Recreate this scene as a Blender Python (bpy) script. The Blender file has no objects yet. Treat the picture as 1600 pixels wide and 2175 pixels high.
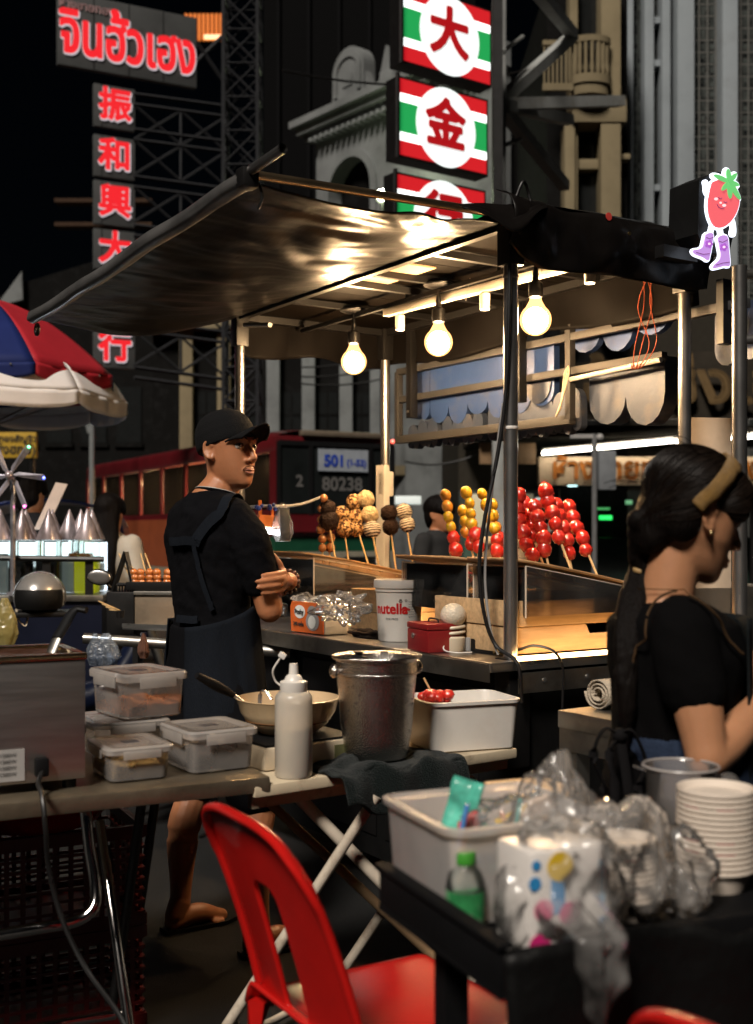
import bpy, bmesh, math, random
import numpy as np
from mathutils import Vector, Matrix, noise
from mathutils.bvhtree import BVHTree
random.seed(11)
sc = bpy.context.scene
RAD = math.radians
V = Vector
# ---------------------------------------------------------------- camera
F, CX, HY, CAMZ = 2490.0, 800.0, 1130.0, 1.30
cd = bpy.data.cameras.new('camera')
cam = bpy.data.objects.new('camera', cd)
sc.collection.objects.link(cam)
cam.location = (0, 0, CAMZ)
cam.rotation_euler = (RAD(90), 0, 0)
cd.sensor_fit = 'VERTICAL'
cd.sensor_height = 36.0
cd.sensor_width = 26.5
cd.lens = 36.0 * F / 2175.0
cd.shift_y = (HY - 1087.5) / 2175.0
cd.clip_start = 0.05
cd.clip_end = 600
cd.dof.use_dof = True
cd.dof.focus_distance = 3.85
cd.dof.aperture_fstop = 3.2
sc.camera = cam
# ---------------------------------------------------------------- night sky and the weak street light
SUN_EL, SUN_AZ = RAD(47), RAD(203)
w = bpy.data.worlds.new('World')
sc.world = w
w.use_nodes = True
nt = w.node_tree
bg = nt.nodes['Background']
sky = nt.nodes.new('ShaderNodeTexSky')
sky.sky_type = 'NISHITA'
sky.sun_disc = False
sky.sun_elevation = SUN_EL
sky.sun_rotation = SUN_AZ
nt.links.new(sky.outputs[0], bg.inputs[0])
bg.inputs[1].default_value = 0.0003
sd = bpy.data.lights.new('sun', 'SUN')
sd.energy = 3.9
sd.angle = RAD(13)
sd.color = (1.0, 0.91, 0.81)
sun = bpy.data.objects.new('sun', sd)
sc.collection.objects.link(sun)
sdir = V((math.sin(SUN_AZ) * math.cos(SUN_EL), math.cos(SUN_AZ) * math.cos(SUN_EL), math.sin(SUN_EL)))
sun.rotation_euler = (-sdir).to_track_quat('-Z', 'Y').to_euler()
sun.location = (0, -5, 8)
sc.view_settings.view_transform = 'Standard'
sc.view_settings.look = 'None'
sc.view_settings.gamma = 1
sc.view_settings.exposure = 0.0
sc.cycles.use_denoising = True
sc.cycles.max_bounces = 8
sc.cycles.transparent_max_bounces = 24
sc.cycles.diffuse_bounces = 3
sc.cycles.glossy_bounces = 3
sc.cycles.sample_clamp_indirect = 4.0
sc.cycles.caustics_reflective = False
sc.cycles.caustics_refractive = False

# ---------------------------------------------------------------- helpers
def W(px, py, Z):
    """world point of a photo pixel at depth Z"""
    return V(((px - CX) / F * Z, Z, CAMZ - (py - HY) / F * Z))
def G(px, py, z):
    """world point of a photo pixel on the level z"""
    Z = (CAMZ - z) * F / (py - HY)
    return V(((px - CX) / F * Z, Z, z))

_nodecache = {}
def mat(name, col, rough=0.5, metal=0.0, var=0.12, scale=9.0, bump=0.0, bscale=60.0, emit=0.0, ecol=None,
        coat=0.0, sss=0.0, rvar=0.12, trans=0.0, stretch=None, spec=None, dirt=None, dscale=3.0, damt=0.5, sheen=0.0):
    if spec is None: spec = 0.06 if rough >= 0.7 else (0.2 if rough >= 0.5 else 0.5)
    m = bpy.data.materials.new(name)
    m.use_nodes = True
    t = m.node_tree
    b = t.nodes['Principled BSDF']
    tc = t.nodes.new('ShaderNodeTexCoord')
    mp = t.nodes.new('ShaderNodeMapping')
    t.links.new(tc.outputs['Object'], mp.inputs[0])
    if stretch: mp.inputs['Scale'].default_value = stretch
    n = t.nodes.new('ShaderNodeTexNoise')
    n.inputs['Scale'].default_value = scale
    n.inputs['Detail'].default_value = 6
    n.inputs['Roughness'].default_value = 0.6
    t.links.new(mp.outputs[0], n.inputs[0])
    r = t.nodes.new('ShaderNodeValToRGB')
    r.color_ramp.elements[0].position = 0.3
    r.color_ramp.elements[1].position = 0.7
    r.color_ramp.elements[0].color = [max(0, c * (1 - var)) for c in col] + [1]
    r.color_ramp.elements[1].color = [min(1, c * (1 + var)) for c in col] + [1]
    t.links.new(n.outputs['Fac'], r.inputs[0])
    out = r.outputs[0]
    if dirt:
        n3 = t.nodes.new('ShaderNodeTexNoise')
        n3.inputs['Scale'].default_value = dscale
        n3.inputs['Detail'].default_value = 9
        n3.inputs['Roughness'].default_value = 0.7
        t.links.new(mp.outputs[0], n3.inputs[0])
        r3 = t.nodes.new('ShaderNodeValToRGB')
        r3.color_ramp.elements[0].position = 0.52
        r3.color_ramp.elements[1].position = 0.68
        r3.color_ramp.elements[0].color = (0, 0, 0, 1)
        r3.color_ramp.elements[1].color = (damt, damt, damt, 1)
        t.links.new(n3.outputs['Fac'], r3.inputs[0])
        mx = t.nodes.new('ShaderNodeMixRGB')
        mx.inputs[2].default_value = tuple(dirt) + (1,)
        t.links.new(r3.outputs[0], mx.inputs[0])
        t.links.new(out, mx.inputs[1])
        out = mx.outputs[0]
    t.links.new(out, b.inputs['Base Color'])
    mr = t.nodes.new('ShaderNodeMapRange')
    mr.inputs[3].default_value = max(0.02, rough - rvar * 0.5)
    mr.inputs[4].default_value = min(1, rough + rvar * 0.5)
    t.links.new(n.outputs['Fac'], mr.inputs[0])
    t.links.new(mr.outputs[0], b.inputs['Roughness'])
    b.inputs['Metallic'].default_value = metal
    b.inputs['Specular IOR Level'].default_value = spec
    b.inputs['Coat Weight'].default_value = coat
    b.inputs['Coat Roughness'].default_value = 0.08
    b.inputs['Transmission Weight'].default_value = trans
    b.inputs['Sheen Weight'].default_value = sheen
    if sss:
        b.inputs['Subsurface Weight'].default_value = sss
        b.inputs['Subsurface Radius'].default_value = (0.012, 0.005, 0.003)
        b.inputs['Subsurface Scale'].default_value = 0.6
    if bump:
        n2 = t.nodes.new('ShaderNodeTexNoise')
        n2.inputs['Scale'].default_value = bscale
        n2.inputs['Detail'].default_value = 4
        t.links.new(mp.outputs[0], n2.inputs[0])
        bp = t.nodes.new('ShaderNodeBump')
        bp.inputs['Strength'].default_value = bump
        bp.inputs['Distance'].default_value = 0.01
        t.links.new(n2.outputs['Fac'], bp.inputs['Height'])
        t.links.new(bp.outputs[0], b.inputs['Normal'])
    if emit:
        b.inputs['Emission Color'].default_value = tuple(ecol or col) + (1,)
        b.inputs['Emission Strength'].default_value = emit
    return m

def clear(name, tint=(1, 1, 1), opac=0.1, rough=0.12, col=(0.8, 0.8, 0.8), bump=0.0, bscale=30.0, fres=1.45, cloudy=0.0, cscale=12.0):
    """thin clear or frosted plastic sheet: see-through with real Fresnel gloss"""
    m = bpy.data.materials.new(name)
    m.use_nodes = True
    t = m.node_tree
    b = t.nodes['Principled BSDF']
    b.inputs['Base Color'].default_value = tuple(col) + (1,)
    b.inputs['Roughness'].default_value = rough
    tr = t.nodes.new('ShaderNodeBsdfTransparent')
    tr.inputs[0].default_value = tuple(tint) + (1,)
    tl = t.nodes.new('ShaderNodeBsdfTranslucent')
    tl.inputs[0].default_value = tuple(col) + (1,)
    ad = t.nodes.new('ShaderNodeMixShader')
    ad.inputs[0].default_value = 0.4
    t.links.new(b.outputs[0], ad.inputs[1])
    t.links.new(tl.outputs[0], ad.inputs[2])
    gl = t.nodes.new('ShaderNodeBsdfGlossy')
    gl.inputs['Roughness'].default_value = rough
    fr = t.nodes.new('ShaderNodeFresnel')
    fr.inputs[0].default_value = fres
    base = t.nodes.new('ShaderNodeMixShader')
    base.inputs[0].default_value = opac
    tc = t.nodes.new('ShaderNodeTexCoord')
    if cloudy:
        n = t.nodes.new('ShaderNodeTexNoise')
        n.inputs['Scale'].default_value = cscale
        n.inputs['Detail'].default_value = 5
        t.links.new(tc.outputs['Object'], n.inputs[0])
        mr = t.nodes.new('ShaderNodeMapRange')
        mr.inputs[1].default_value = 0.3
        mr.inputs[2].default_value = 0.7
        mr.inputs[3].default_value = max(0, opac - cloudy)
        mr.inputs[4].default_value = min(1, opac + cloudy)
        t.links.new(n.outputs['Fac'], mr.inputs[0])
        t.links.new(mr.outputs[0], base.inputs[0])
    t.links.new(tr.outputs[0], base.inputs[1])
    t.links.new(ad.outputs[0], base.inputs[2])
    mx = t.nodes.new('ShaderNodeMixShader')
    t.links.new(fr.outputs[0], mx.inputs[0])
    t.links.new(base.outputs[0], mx.inputs[1])
    t.links.new(gl.outputs[0], mx.inputs[2])
    t.links.new(mx.outputs[0], t.nodes['Material Output'].inputs[0])
    if bump:
        n2 = t.nodes.new('ShaderNodeTexNoise')
        n2.inputs['Scale'].default_value = bscale
        n2.inputs['Detail'].default_value = 3
        n2.inputs['Distortion'].default_value = 1.0
        t.links.new(tc.outputs['Object'], n2.inputs[0])
        bp = t.nodes.new('ShaderNodeBump')
        bp.inputs['Strength'].default_value = bump
        bp.inputs['Distance'].default_value = 0.02
        t.links.new(n2.outputs['Fac'], bp.inputs['Height'])
        for nd in (b, gl, fr): t.links.new(bp.outputs[0], nd.inputs['Normal'])
    return m

def frame_of(d, up=V((0, 0, 1))):
    d = d.normalized()
    if abs(d.dot(up)) > 0.98: up = V((0, 1, 0))
    a = d.cross(up).normalized()
    return a, a.cross(d).normalized()

class MB:
    def __init__(s): s.b = bmesh.new()
    def box(s, c, size, rz=0.0, bev=0.0, rot=None):
        r = bmesh.ops.create_cube(s.b, size=1)
        vs = r['verts']
        bmesh.ops.scale(s.b, verts=vs, vec=size)
        if bev:
            es = list({e for v in vs for e in v.link_edges})
            q = bmesh.ops.bevel(s.b, geom=es, offset=bev, segments=2, affect='EDGES', profile=0.6)
            vs = list({v for f in q['faces'] for v in f.verts} | {v for v in vs if v.is_valid})
        if rot is not None: bmesh.ops.rotate(s.b, verts=vs, matrix=rot)
        elif rz: bmesh.ops.rotate(s.b, verts=vs, matrix=Matrix.Rotation(rz, 3, 'Z'))
        bmesh.ops.translate(s.b, verts=vs, vec=c)
        return s
    def bb(s, a, b, bev=0.0):
        a, b = V(a), V(b)
        return s.box((a + b) / 2, [abs(x) for x in (b - a)], bev=bev)
    def ring(s, c, a, b2, ra, rb, n):
        return [s.b.verts.new(c + a * (ra * math.cos(2 * math.pi * i / n)) + b2 * (rb * math.sin(2 * math.pi * i / n))) for i in range(n)]
    def skin(s, rings, cap=True):
        n = len(rings[0])
        for p, q in zip(rings, rings[1:]):
            for i in range(n):
                s.b.faces.new((p[i], p[(i + 1) % n], q[(i + 1) % n], q[i]))
        if cap:
            s.b.faces.new(list(reversed(rings[0])))
            s.b.faces.new(rings[-1])
        return s
    def cyl(s, p, q, r, r2=None, n=16, cap=True):
        p, q = V(p), V(q)
        a, b2 = frame_of(q - p)
        r2 = r if r2 is None else r2
        return s.skin([s.ring(p, a, b2, r, r, n), s.ring(q, a, b2, r2, r2, n)], cap)
    def tube(s, pts, r, n=8, cap=True, flat=1.0, up=V((0, 0, 1))):
        pts = [V(p) for p in pts]
        rs = r if isinstance(r, (list, tuple)) else [r] * len(pts)
        rings = []
        pa = None
        for i, p in enumerate(pts):
            d = pts[min(i + 1, len(pts) - 1)] - pts[max(i - 1, 0)]
            if d.length < 1e-9: d = V((0, 0, 1))
            a, b2 = frame_of(d, up)
            if pa is not None and a.dot(pa) < 0: a, b2 = -a, -b2
            pa = a
            rings.append(s.ring(p, a, b2, rs[i], rs[i] * flat, n))
        return s.skin(rings, cap)
    def lathe(s, prof, c=(0, 0, 0), n=24, axis=None):
        c = V(c)
        ax = V(axis).normalized() if axis is not None else V((0, 0, 1))
        a, b2 = frame_of(ax)
        rings = []
        for r, z in prof:
            rings.append(s.ring(c + ax * z, a, b2, max(r, 1e-4), max(r, 1e-4), n))
        return s.skin(rings, True)
    def ball(s, c, r, seg=16, rot=None, jit=0.0, sub=None):
        if sub is not None: q = bmesh.ops.create_icosphere(s.b, subdivisions=sub, radius=1)
        else: q = bmesh.ops.create_uvsphere(s.b, u_segments=seg, v_segments=max(6, seg * 2 // 3), radius=1)
        vs = q['verts']
        if jit:
            off = V((random.uniform(0, 50),) * 3)
            for v in vs: v.co *= 1 + jit * noise.noise(v.co * 2.2 + off)
        r = (r, r, r) if not hasattr(r, '__len__') else r
        bmesh.ops.scale(s.b, verts=vs, vec=r)
        if rot is not None: bmesh.ops.rotate(s.b, verts=vs, matrix=rot)
        bmesh.ops.translate(s.b, verts=vs, vec=c)
        return s
    def poly(s, pts, d):
        """planar outline pts (3d) pushed by vector d"""
        a = [s.b.verts.new(V(p)) for p in pts]
        q = [s.b.verts.new(V(p) + V(d)) for p in pts]
        s.b.faces.new(a)
        s.b.faces.new(list(reversed(q)))
        n = len(a)
        for i in range(n): s.b.faces.new((a[(i + 1) % n], a[i], q[i], q[(i + 1) % n]))
        return s
    def grid(s, fn, nu, nv, thick=0.0):
        vs = [[s.b.verts.new(V(fn(i / nu, j / nv))) for j in range(nv + 1)] for i in range(nu + 1)]
        for i in range(nu):
            for j in range(nv):
                s.b.faces.new((vs[i][j], vs[i + 1][j], vs[i + 1][j + 1], vs[i][j + 1]))
        s.thick = thick
        return s
    def build(s, name, m, parent=None, smooth=True, ang=35, solid=0.0):
        me = bpy.data.meshes.new(name)
        bmesh.ops.recalc_face_normals(s.b, faces=s.b.faces)
        s.b.to_mesh(me)
        s.b.free()
        return link(name, me, m, parent, smooth, ang, solid)

def link(name, me, m, parent=None, smooth=True, ang=35, solid=0.0):
    o = bpy.data.objects.new(name, me)
    sc.collection.objects.link(o)
    for x in (m if isinstance(m, (list, tuple)) else [m]): me.materials.append(x)
    if smooth:
        me.shade_smooth()
        if ang: me.set_sharp_from_angle(angle=RAD(ang))
    if solid:
        md = o.modifiers.new('s', 'SOLIDIFY')
        md.thickness = solid
        md.offset = 0
    if parent: o.parent = parent
    return o

def thing(name, label, cat, loc=(0, 0, 0), rz=0.0, group=None):
    o = bpy.data.objects.new(name, None)
    o.empty_display_size = 0.1
    sc.collection.objects.link(o)
    o.location = loc
    o.rotation_euler = (0, 0, rz)
    o['label'] = label
    o['category'] = cat
    if group: o['group'] = group
    return o
def tag(o, label, cat, group=None):
    o['label'] = label
    o['category'] = cat
    if group: o['group'] = group
    return o
def struct(o, kind='structure'):
    o['kind'] = kind
    return o
def dup(root, loc, rz=None, label=None):
    r = root.copy()
    sc.collection.objects.link(r)
    r.location = loc
    if rz is not None: r.rotation_euler = (0, 0, rz)
    if label: r['label'] = label
    for ch in list(root.children):
        c = ch.copy()
        sc.collection.objects.link(c)
        c.parent = r
        for g in list(ch.children):
            d = g.copy()
            sc.collection.objects.link(d)
            d.parent = c
    return r

def textmesh(s, size, m, name, parent, org, right, up=V((0, 0, 1)), depth=0.002, bold=0.0, align='CENTER', sx=1.0, shear=0.0, lift=0.0):
    """flat lettering as one mesh; bold thickens every stroke by rods along the outline"""
    cu = bpy.data.curves.new('txt', 'FONT')
    cu.body = s
    cu.size = size
    cu.align_x = align
    cu.align_y = 'CENTER'
    cu.shear = shear
    cu.resolution_u = 4
    o = bpy.data.objects.new('txt', cu)
    sc.collection.objects.link(o)
    dg = bpy.context.evaluated_depsgraph_get()
    me = bpy.data.meshes.new_from_object(o.evaluated_get(dg))
    bpy.data.objects.remove(o)
    b = bmesh.new()
    b.from_mesh(me)
    bpy.data.meshes.remove(me)
    for v in b.verts: v.co.x *= sx
    edges = [(e.verts[0].co.copy(), e.verts[1].co.copy()) for e in b.edges if len(e.link_faces) == 1]
    for v in b.verts: v.co.z = depth
    if bold:
        for p, q in edges:
            d = (q - p)
            if d.length < 1e-6: continue
            d.normalize()
            nn = V((-d.y, d.x, 0))
            rr = []
            for e in (p - d * bold * .5, q + d * bold * .5):
                rr.append([b.verts.new(e + nn * (bold * math.cos(a)) + V((0, 0, depth * (1 + .4 * math.sin(a)))) ) for a in [k * math.pi / 3 for k in range(6)]])
            for k in range(6): b.faces.new((rr[0][k], rr[0][(k + 1) % 6], rr[1][(k + 1) % 6], rr[1][k]))
            b.faces.new(rr[0]); b.faces.new(rr[1])
    me = bpy.data.meshes.new(name)
    b.to_mesh(me)
    b.free()
    r = V(right).normalized()
    u = (V(up) - r * V(up).dot(r)).normalized()
    n = r.cross(u)
    M = Matrix((r, u, n)).transposed().to_4x4()
    M.translation = V(org) + n * lift
    me.transform(M)
    return link(name, me, m, parent, smooth=False)

def catmull(pts, k=6):
    pts = [V(p) for p in pts]
    P = [pts[0] * 2 - pts[1]] + pts + [pts[-1] * 2 - pts[-2]]
    out = []
    for i in range(1, len(P) - 2):
        for j in range(k):
            t = j / k
            a, b, c, d = P[i - 1], P[i], P[i + 1], P[i + 2]
            out.append(0.5 * ((2 * b) + (c - a) * t + (2 * a - 5 * b + 4 * c - d) * t * t + (3 * b - a - 3 * c + d) * t ** 3))
    out.append(pts[-1])
    return out

class Blob:
    """overlapping closed lumps fused by a voxel remesh into one continuous surface"""
    def __init__(s): s.m = MB()
    def e(s, c, r, rot=None):
        s.m.ball(c, r, seg=20, rot=rot)
        return s
    def limb(s, pts, rs, n=14, k=5, flat=1.0, up=V((0, 0, 1))):
        pts = [V(p) for p in pts]
        c4 = catmull([V((p.x, p.y, p.z)) for p in pts], k) if len(pts) > 2 else pts
        if len(pts) > 2:
            rr = []
            for i in range(len(rs) - 1):
                for j in range(k):
                    t = j / k
                    t = t * t * (3 - 2 * t)
                    rr.append(rs[i] * (1 - t) + rs[i + 1] * t)
            rr.append(rs[-1])
        else: rr = list(rs)
        s.m.tube(c4, rr, n=n, flat=flat, up=up)
        s.m.ball(c4[0], rr[0] * 0.98, seg=12) if flat == 1.0 else None
        s.m.ball(c4[-1], rr[-1] * 0.98, seg=12) if flat == 1.0 else None
        return s
    def loft(s, secs, n=24):
        """secs: (centre, axis_a, axis_b, ra, rb)"""
        s.m.skin([s.m.ring(V(c), V(a).normalized(), V(b).normalized(), ra, rb, n) for c, a, b, ra, rb in secs])
        return s
    def mesh(s, name, voxel, smooth=4, dents=()):
        me = bpy.data.meshes.new(name)
        bmesh.ops.recalc_face_normals(s.m.b, faces=s.m.b.faces)
        s.m.b.to_mesh(me)
        s.m.b.free()
        o = bpy.data.objects.new('tmp', me)
        sc.collection.objects.link(o)
        md = o.modifiers.new('r', 'REMESH')
        md.mode = 'VOXEL'
        md.voxel_size = voxel
        sm = o.modifiers.new('s', 'SMOOTH')
        sm.factor = 0.5
        sm.iterations = smooth
        dg = bpy.context.evaluated_depsgraph_get()
        out = bpy.data.meshes.new_from_object(o.evaluated_get(dg))
        bpy.data.objects.remove(o)
        if dents:
            co = np.empty(len(out.vertices) * 3)
            out.vertices.foreach_get('co', co)
            co = co.reshape(-1, 3)
            for c, rad, d in dents:
                q = np.linalg.norm(co - np.array(c), axis=1) / rad
                co += np.exp(-np.minimum(q * q * 1.5, 60))[:, None] * np.array(d)
            out.vertices.foreach_set('co', co.ravel())
        out.name = name
        return out

def bvh_of(me):
    return BVHTree.FromPolygons([v.co.copy() for v in me.vertices], [tuple(p.vertices) for p in me.polygons])
def ribbon(pts, bvh, width, off=0.004, k=8, th=0.003):
    """a strap that follows a body surface"""
    mb = MB()
    cs = catmull(pts, k)
    q = []
    for p in cs:
        l, n, i, d = bvh.find_nearest(p)
        q.append((l + n * off, n))
    rows = []
    for i, (p, n) in enumerate(q):
        d = (q[min(i + 1, len(q) - 1)][0] - q[max(i - 1, 0)][0]).normalized()
        a = d.cross(n).normalized()
        row = []
        for s_, h in ((-1, 0), (-1, 1), (0, 1.3), (1, 1), (1, 0), (0, -.3)):
            row.append(mb.b.verts.new(p + a * (s_ * width / 2) + n * (h * th)))
        rows.append(row)
    mb.skin(rows)
    return mb
# ---------------------------------------------------------------- shared materials
M_ = {}
M_['steel'] = mat('brushed_steel', (.55, .54, .52), .3, 1, .1, 6, .05, 90, stretch=(1, 1, 8), rvar=.2)
M_['polished'] = mat('polished_steel', (.42, .405, .39), .31, .94, .08, 10, rvar=.1, coat=.45)
M_['dullsteel'] = mat('worn_steel', (.42, .40, .36), .38, 1, .2, 5, .08, 40, dirt=(.12, .1, .08), rvar=.25)
M_['blackmetal'] = mat('black_painted_metal', (.008, .0075, .0075), .42, .2, .2, 12, .05, 80)
M_['framebar'] = mat('dull_frame_bar', (.065, .064, .064), .5, .4, .2, 5, .08, 40, dirt=(.06, .05, .04), rvar=.2)
M_['blackboard'] = mat('black_board', (.004, .004, .004), .6, 0, .3, 6, .05, 60)
M_['rubber'] = mat('black_rubber', (.006, .006, .0065), .55, 0, .2)
M_['cable'] = mat('black_cable', (.006, .0055, .0055), .45, 0, .2)
M_['tarp'] = mat('black_vinyl_tarp', (.006, .005, .0045), .31, 0, .25, 5, .4, 5, rvar=.12, spec=.13, stretch=(2.2, .8, 1))
M_['roofboard'] = mat('roof_lining', (.0032, .0022, .0015), .65, 0, .25, 4, .1, 12, spec=.03)
M_['wood'] = mat('pine_wood', (.55, .36, .19), .5, 0, .2, 5, .08, 30, stretch=(1, 12, 12), dirt=(.32, .19, .09), damt=.5)
M_['cardwood'] = mat('brown_display_board', (.36, .21, .10), .55, 0, .2, 5, .06, 40, stretch=(1, 8, 1), dirt=(.12, .06, .03))
M_['whiteplastic'] = mat('white_plastic', (.72, .68, .62), .35, 0, .06, 7, dirt=(.5, .42, .33), damt=.25)
M_['creamplastic'] = mat('cream_plastic', (.62, .52, .38), .4, 0, .08, 7)
M_['grayplastic'] = mat('grey_plastic', (.3, .29, .28), .45)
M_['redpaint'] = mat('dark_red_paint', (.22, .012, .014), .35, .1, .12)
M_['redplastic'] = mat('red_plastic', (.48, .010, .008), .2, 0, .14, 5, .02, 60, coat=.0, spec=.25, dirt=(.25, .012, .01), dscale=7, damt=.3, rvar=.08)
M_['redtext'] = mat('red_print', (.55, .02, .02), .5)
M_['bluetext'] = mat('blue_print', (.02, .06, .4), .5)
M_['blacktext'] = mat('black_print', (.03, .03, .03), .5)
M_['stick'] = mat('bamboo_stick', (.62, .42, .2), .6, 0, .15, 20, stretch=(8, 8, 1))
M_['skin'] = mat('tan_skin', (.43, .175, .08), .45, 0, .1, 14, .08, 220, sss=.12)
M_['skin2'] = mat('fair_skin', (.43, .205, .105), .42, 0, .08, 14, .06, 220, sss=.15)
M_['blackcloth'] = mat('black_cotton', (.0045, .0045, .0055), .95, 0, .2, 20, .25, 260, spec=.06)
M_['slate'] = mat('slate_denim', (.0085, .0105, .0145), .93, 0, .2, 16, .35, 320, spec=.08, stretch=(1, 1, .3))
M_['hair'] = mat('black_hair', (.0035, .0022, .0017), .62, 0, .3, 30, .5, 70, spec=.1, stretch=(3, 3, .25))
M_['clearplastic'] = clear('clear_plastic', opac=.06, rough=.08)
M_['acrylic'] = clear('clear_acrylic', (1, .97, .93), opac=.03, rough=.05, cloudy=.04, cscale=6)
M_['frost'] = clear('frosted_plastic', (.95, .93, .9), opac=.58, rough=.3, col=(.84, .79, .76), cloudy=.06, fres=1.25)
M_['bag'] = clear('thin_clear_bag', opac=.17, rough=.09, col=(1, .96, .92), bump=.28, bscale=17, cloudy=.13, cscale=14, fres=1.36)
def emis(name, col, st, base=(.8, .8, .8)):
    m = mat(name, base, .5, emit=st, ecol=col, var=.03)
    return m
M_['bulb'] = emis('glowing_bulb_core', (1, .66, .35), 540)
def glowglass():
    m = bpy.data.materials.new('glowing_globe_glass'); m.use_nodes = True; t = m.node_tree
    a = t.nodes.new('ShaderNodeAddShader'); e = t.nodes.new('ShaderNodeEmission'); r = t.nodes.new('ShaderNodeBsdfTransparent')
    e.inputs[0].default_value = (1, .50, .16, 1); e.inputs[1].default_value = 1.6; r.inputs[0].default_value = (1, .97, .92, 1)
    t.links.new(e.outputs[0], a.inputs[0]); t.links.new(r.outputs[0], a.inputs[1]); t.links.new(a.outputs[0], t.nodes['Material Output'].inputs[0])
    return m
M_['globe'] = glowglass()
M_['ledwarm'] = emis('warm_led_strip', (1, .55, .2), 22)
M_['fillstrip'] = emis('warm_fill_strip', (1, .6, .28), 70)
M_['spot'] = emis('spotlight_face', (1, .7, .42), 25)
M_['tubewhite'] = emis('fluorescent_tube', (1, .92, .78), 24)
M_['ledwhite'] = emis('white_led_face', (.9, .95, 1), 10)
M_['tarpin'] = mat('dull_vinyl_tarp', (.005, .0042, .0038), .5, 0, .25, 5, .35, 9, rvar=.14, spec=.03, stretch=(2.2, .8, 1))
# ---------------------------------------------------------------- the food stall (local x = depth of stall, y = along its long side)
NX, NY = .419, 3.66
SR = math.atan2(.544, .839)
SV, SU = V((.839, .544, 0)), V((-.544, .839, 0))
def SL(p):
    """world -> stall local"""
    d = V(p) - V((NX, NY, 0))
    return V((d.dot(SV), d.dot(SU), d.z))
def SG(px, py, z): return SL(G(px, py, z))
def ray(px, py): return V(((px - CX) / F, 1, -(py - HY) / F))
def SX(px, py, xl):
    r = ray(px, py); o = V((0, 0, CAMZ))
    o2, p2 = SL(o), SL(o + r)
    t = (xl - o2.x) / (p2.x - o2.x)
    return o2 + (p2 - o2) * t
def SY(px, py, yl):
    r = ray(px, py); o = V((0, 0, CAMZ))
    o2, p2 = SL(o), SL(o + r)
    t = (yl - o2.y) / (p2.y - o2.y)
    return o2 + (p2 - o2) * t
LY, LX = 1.895, .78
stall = thing('food_stall', 'steel post street food stall with a black vinyl awning and a lit counter', 'food stall', (NX, NY, 0), SR)
for (x, y) in ((0, 0), (0, LY), (LX, 0), (LX, LY)):
    o = MB().cyl((x, y, .0), (x, y, 2.2), .0225, n=20).build('pole', M_['polished'], stall)
    s_ = MB().box((x, y, 2.205), (.062, .062, .15), bev=.006)
    s_.build('sleeve', M_['blackmetal'], o)
    if (x, y) == (0, 0):
        MB().box((x - .004, y - .012, .74), (.085, .075, .34), bev=.008).build('sleeve', M_['blackmetal'], o)
        m = MB()
        for z in (1.62, 2.09): m.lathe([(.024, 0), (.025, .002), (.025, .008), (.024, .01)], (x, y, z))
        m.build('cable_tie', M_['whiteplastic'], o)
# counter
MB().bb((-.13, -.07, .875), (LX + .06, LY + .08, .905), bev=.004).build('counter_top', M_['steel'], stall)
m = MB()
m.bb((-.134, -.06, .845), (-.13, LY + .06, .9))
m.build('counter_edge', M_['dullsteel'], stall)
tr = MB().bb((-.03, -.078, .805), (LX + .05, -.07, .868), bev=.002).build('edge_trim', M_['dullsteel'], stall)
m = MB()
for x in (.07, .25, .50, .70): m.lathe([(.009, 0), (.009, .003), (.006, .005)], (x, -.078, .84), axis=(0, -1, 0), n=12)
m.build('bolt', M_['polished'], tr)
MB().bb((-.02, -.066, .905), (LX + .04, -.052, .917)).build('light_strip', M_['ledwarm'], stall)
for x_ in (.30, .62):  # unseen strips added to brighten the undersides of the boards
    MB().bb((x_, .62, .906), (x_ + .012, LY - .08, .914)).build('light_strip', M_['fillstrip'], stall)
    MB().bb((x_ - .012, .60, .906), (x_ - .008, LY - .06, .935)).build('strip_hider', M_['dullsteel'], stall)  # lip added to keep the glowing strip out of view
cab = MB().bb((-.03, -.03, .12), (LX, LY + .02, .874)).build('cabinet', M_['blackboard'], stall)
m = MB()
for i in range(3): m.bb((-.036, .12 + i * .6, .2), (-.0305, .66 + i * .6, .80), bev=.002)
m.build('door_panel', M_['blackmetal'], cab)
for (x, y) in ((.08, .1), (LX - .08, .1), (.08, LY - .1), (LX - .08, LY - .1)):
    MB().lathe([(.005, -.022), (.05, -.02), (.055, 0), (.05, .02), (.005, .022)], (x, y, .055), axis=(1, 0, 0)).build('wheel', M_['rubber'], stall)
# roof
m = MB()
z = 2.262
for y in (0, LY): m.bb((-.02, y - .015, z - .015), (LX + .02, y + .015, z + .015))
for x in (-.003, LX + .003): m.bb((x - .014, .016, z - .015), (x + .014, LY - .016, z + .015))
m.build('roof_frame', M_['blackmetal'], stall)
m = MB()
for y in (.42, .80, 1.0, 1.42): m.bb((.012, y - .012, z - .016), (LX - .012, y + .012, z + .008))
m.build('cross_bar', M_['blackmetal'], stall)
m = MB()
m.bb((.30, .016, z - .045), (.318, LY - .016, z - .028))
for y in (.44, 1.02): m.cyl((.309, y, z - .04), (.309, y, z + .012), .008, n=10)
m.build('hanging_rail', M_['blackmetal'], stall)
m = MB()
for a, b_ in ((-.03, .63), (.634, 1.26), (1.264, LY + .03)): m.bb((-.02, a, z + .016), (LX + .02, b_, z + .022))
m.build('roof_panel', M_['roofboard'], stall)
MB().bb((.02, .66, z + .008), (.19, .98, z + .0145)).build('ceiling_patch', mat('pale_board', (.55, .38, .24), .5), stall)
def nz(x, y, s=1.0, k=0.0): return noise.noise(V((x * s, y * s, k)))
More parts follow.
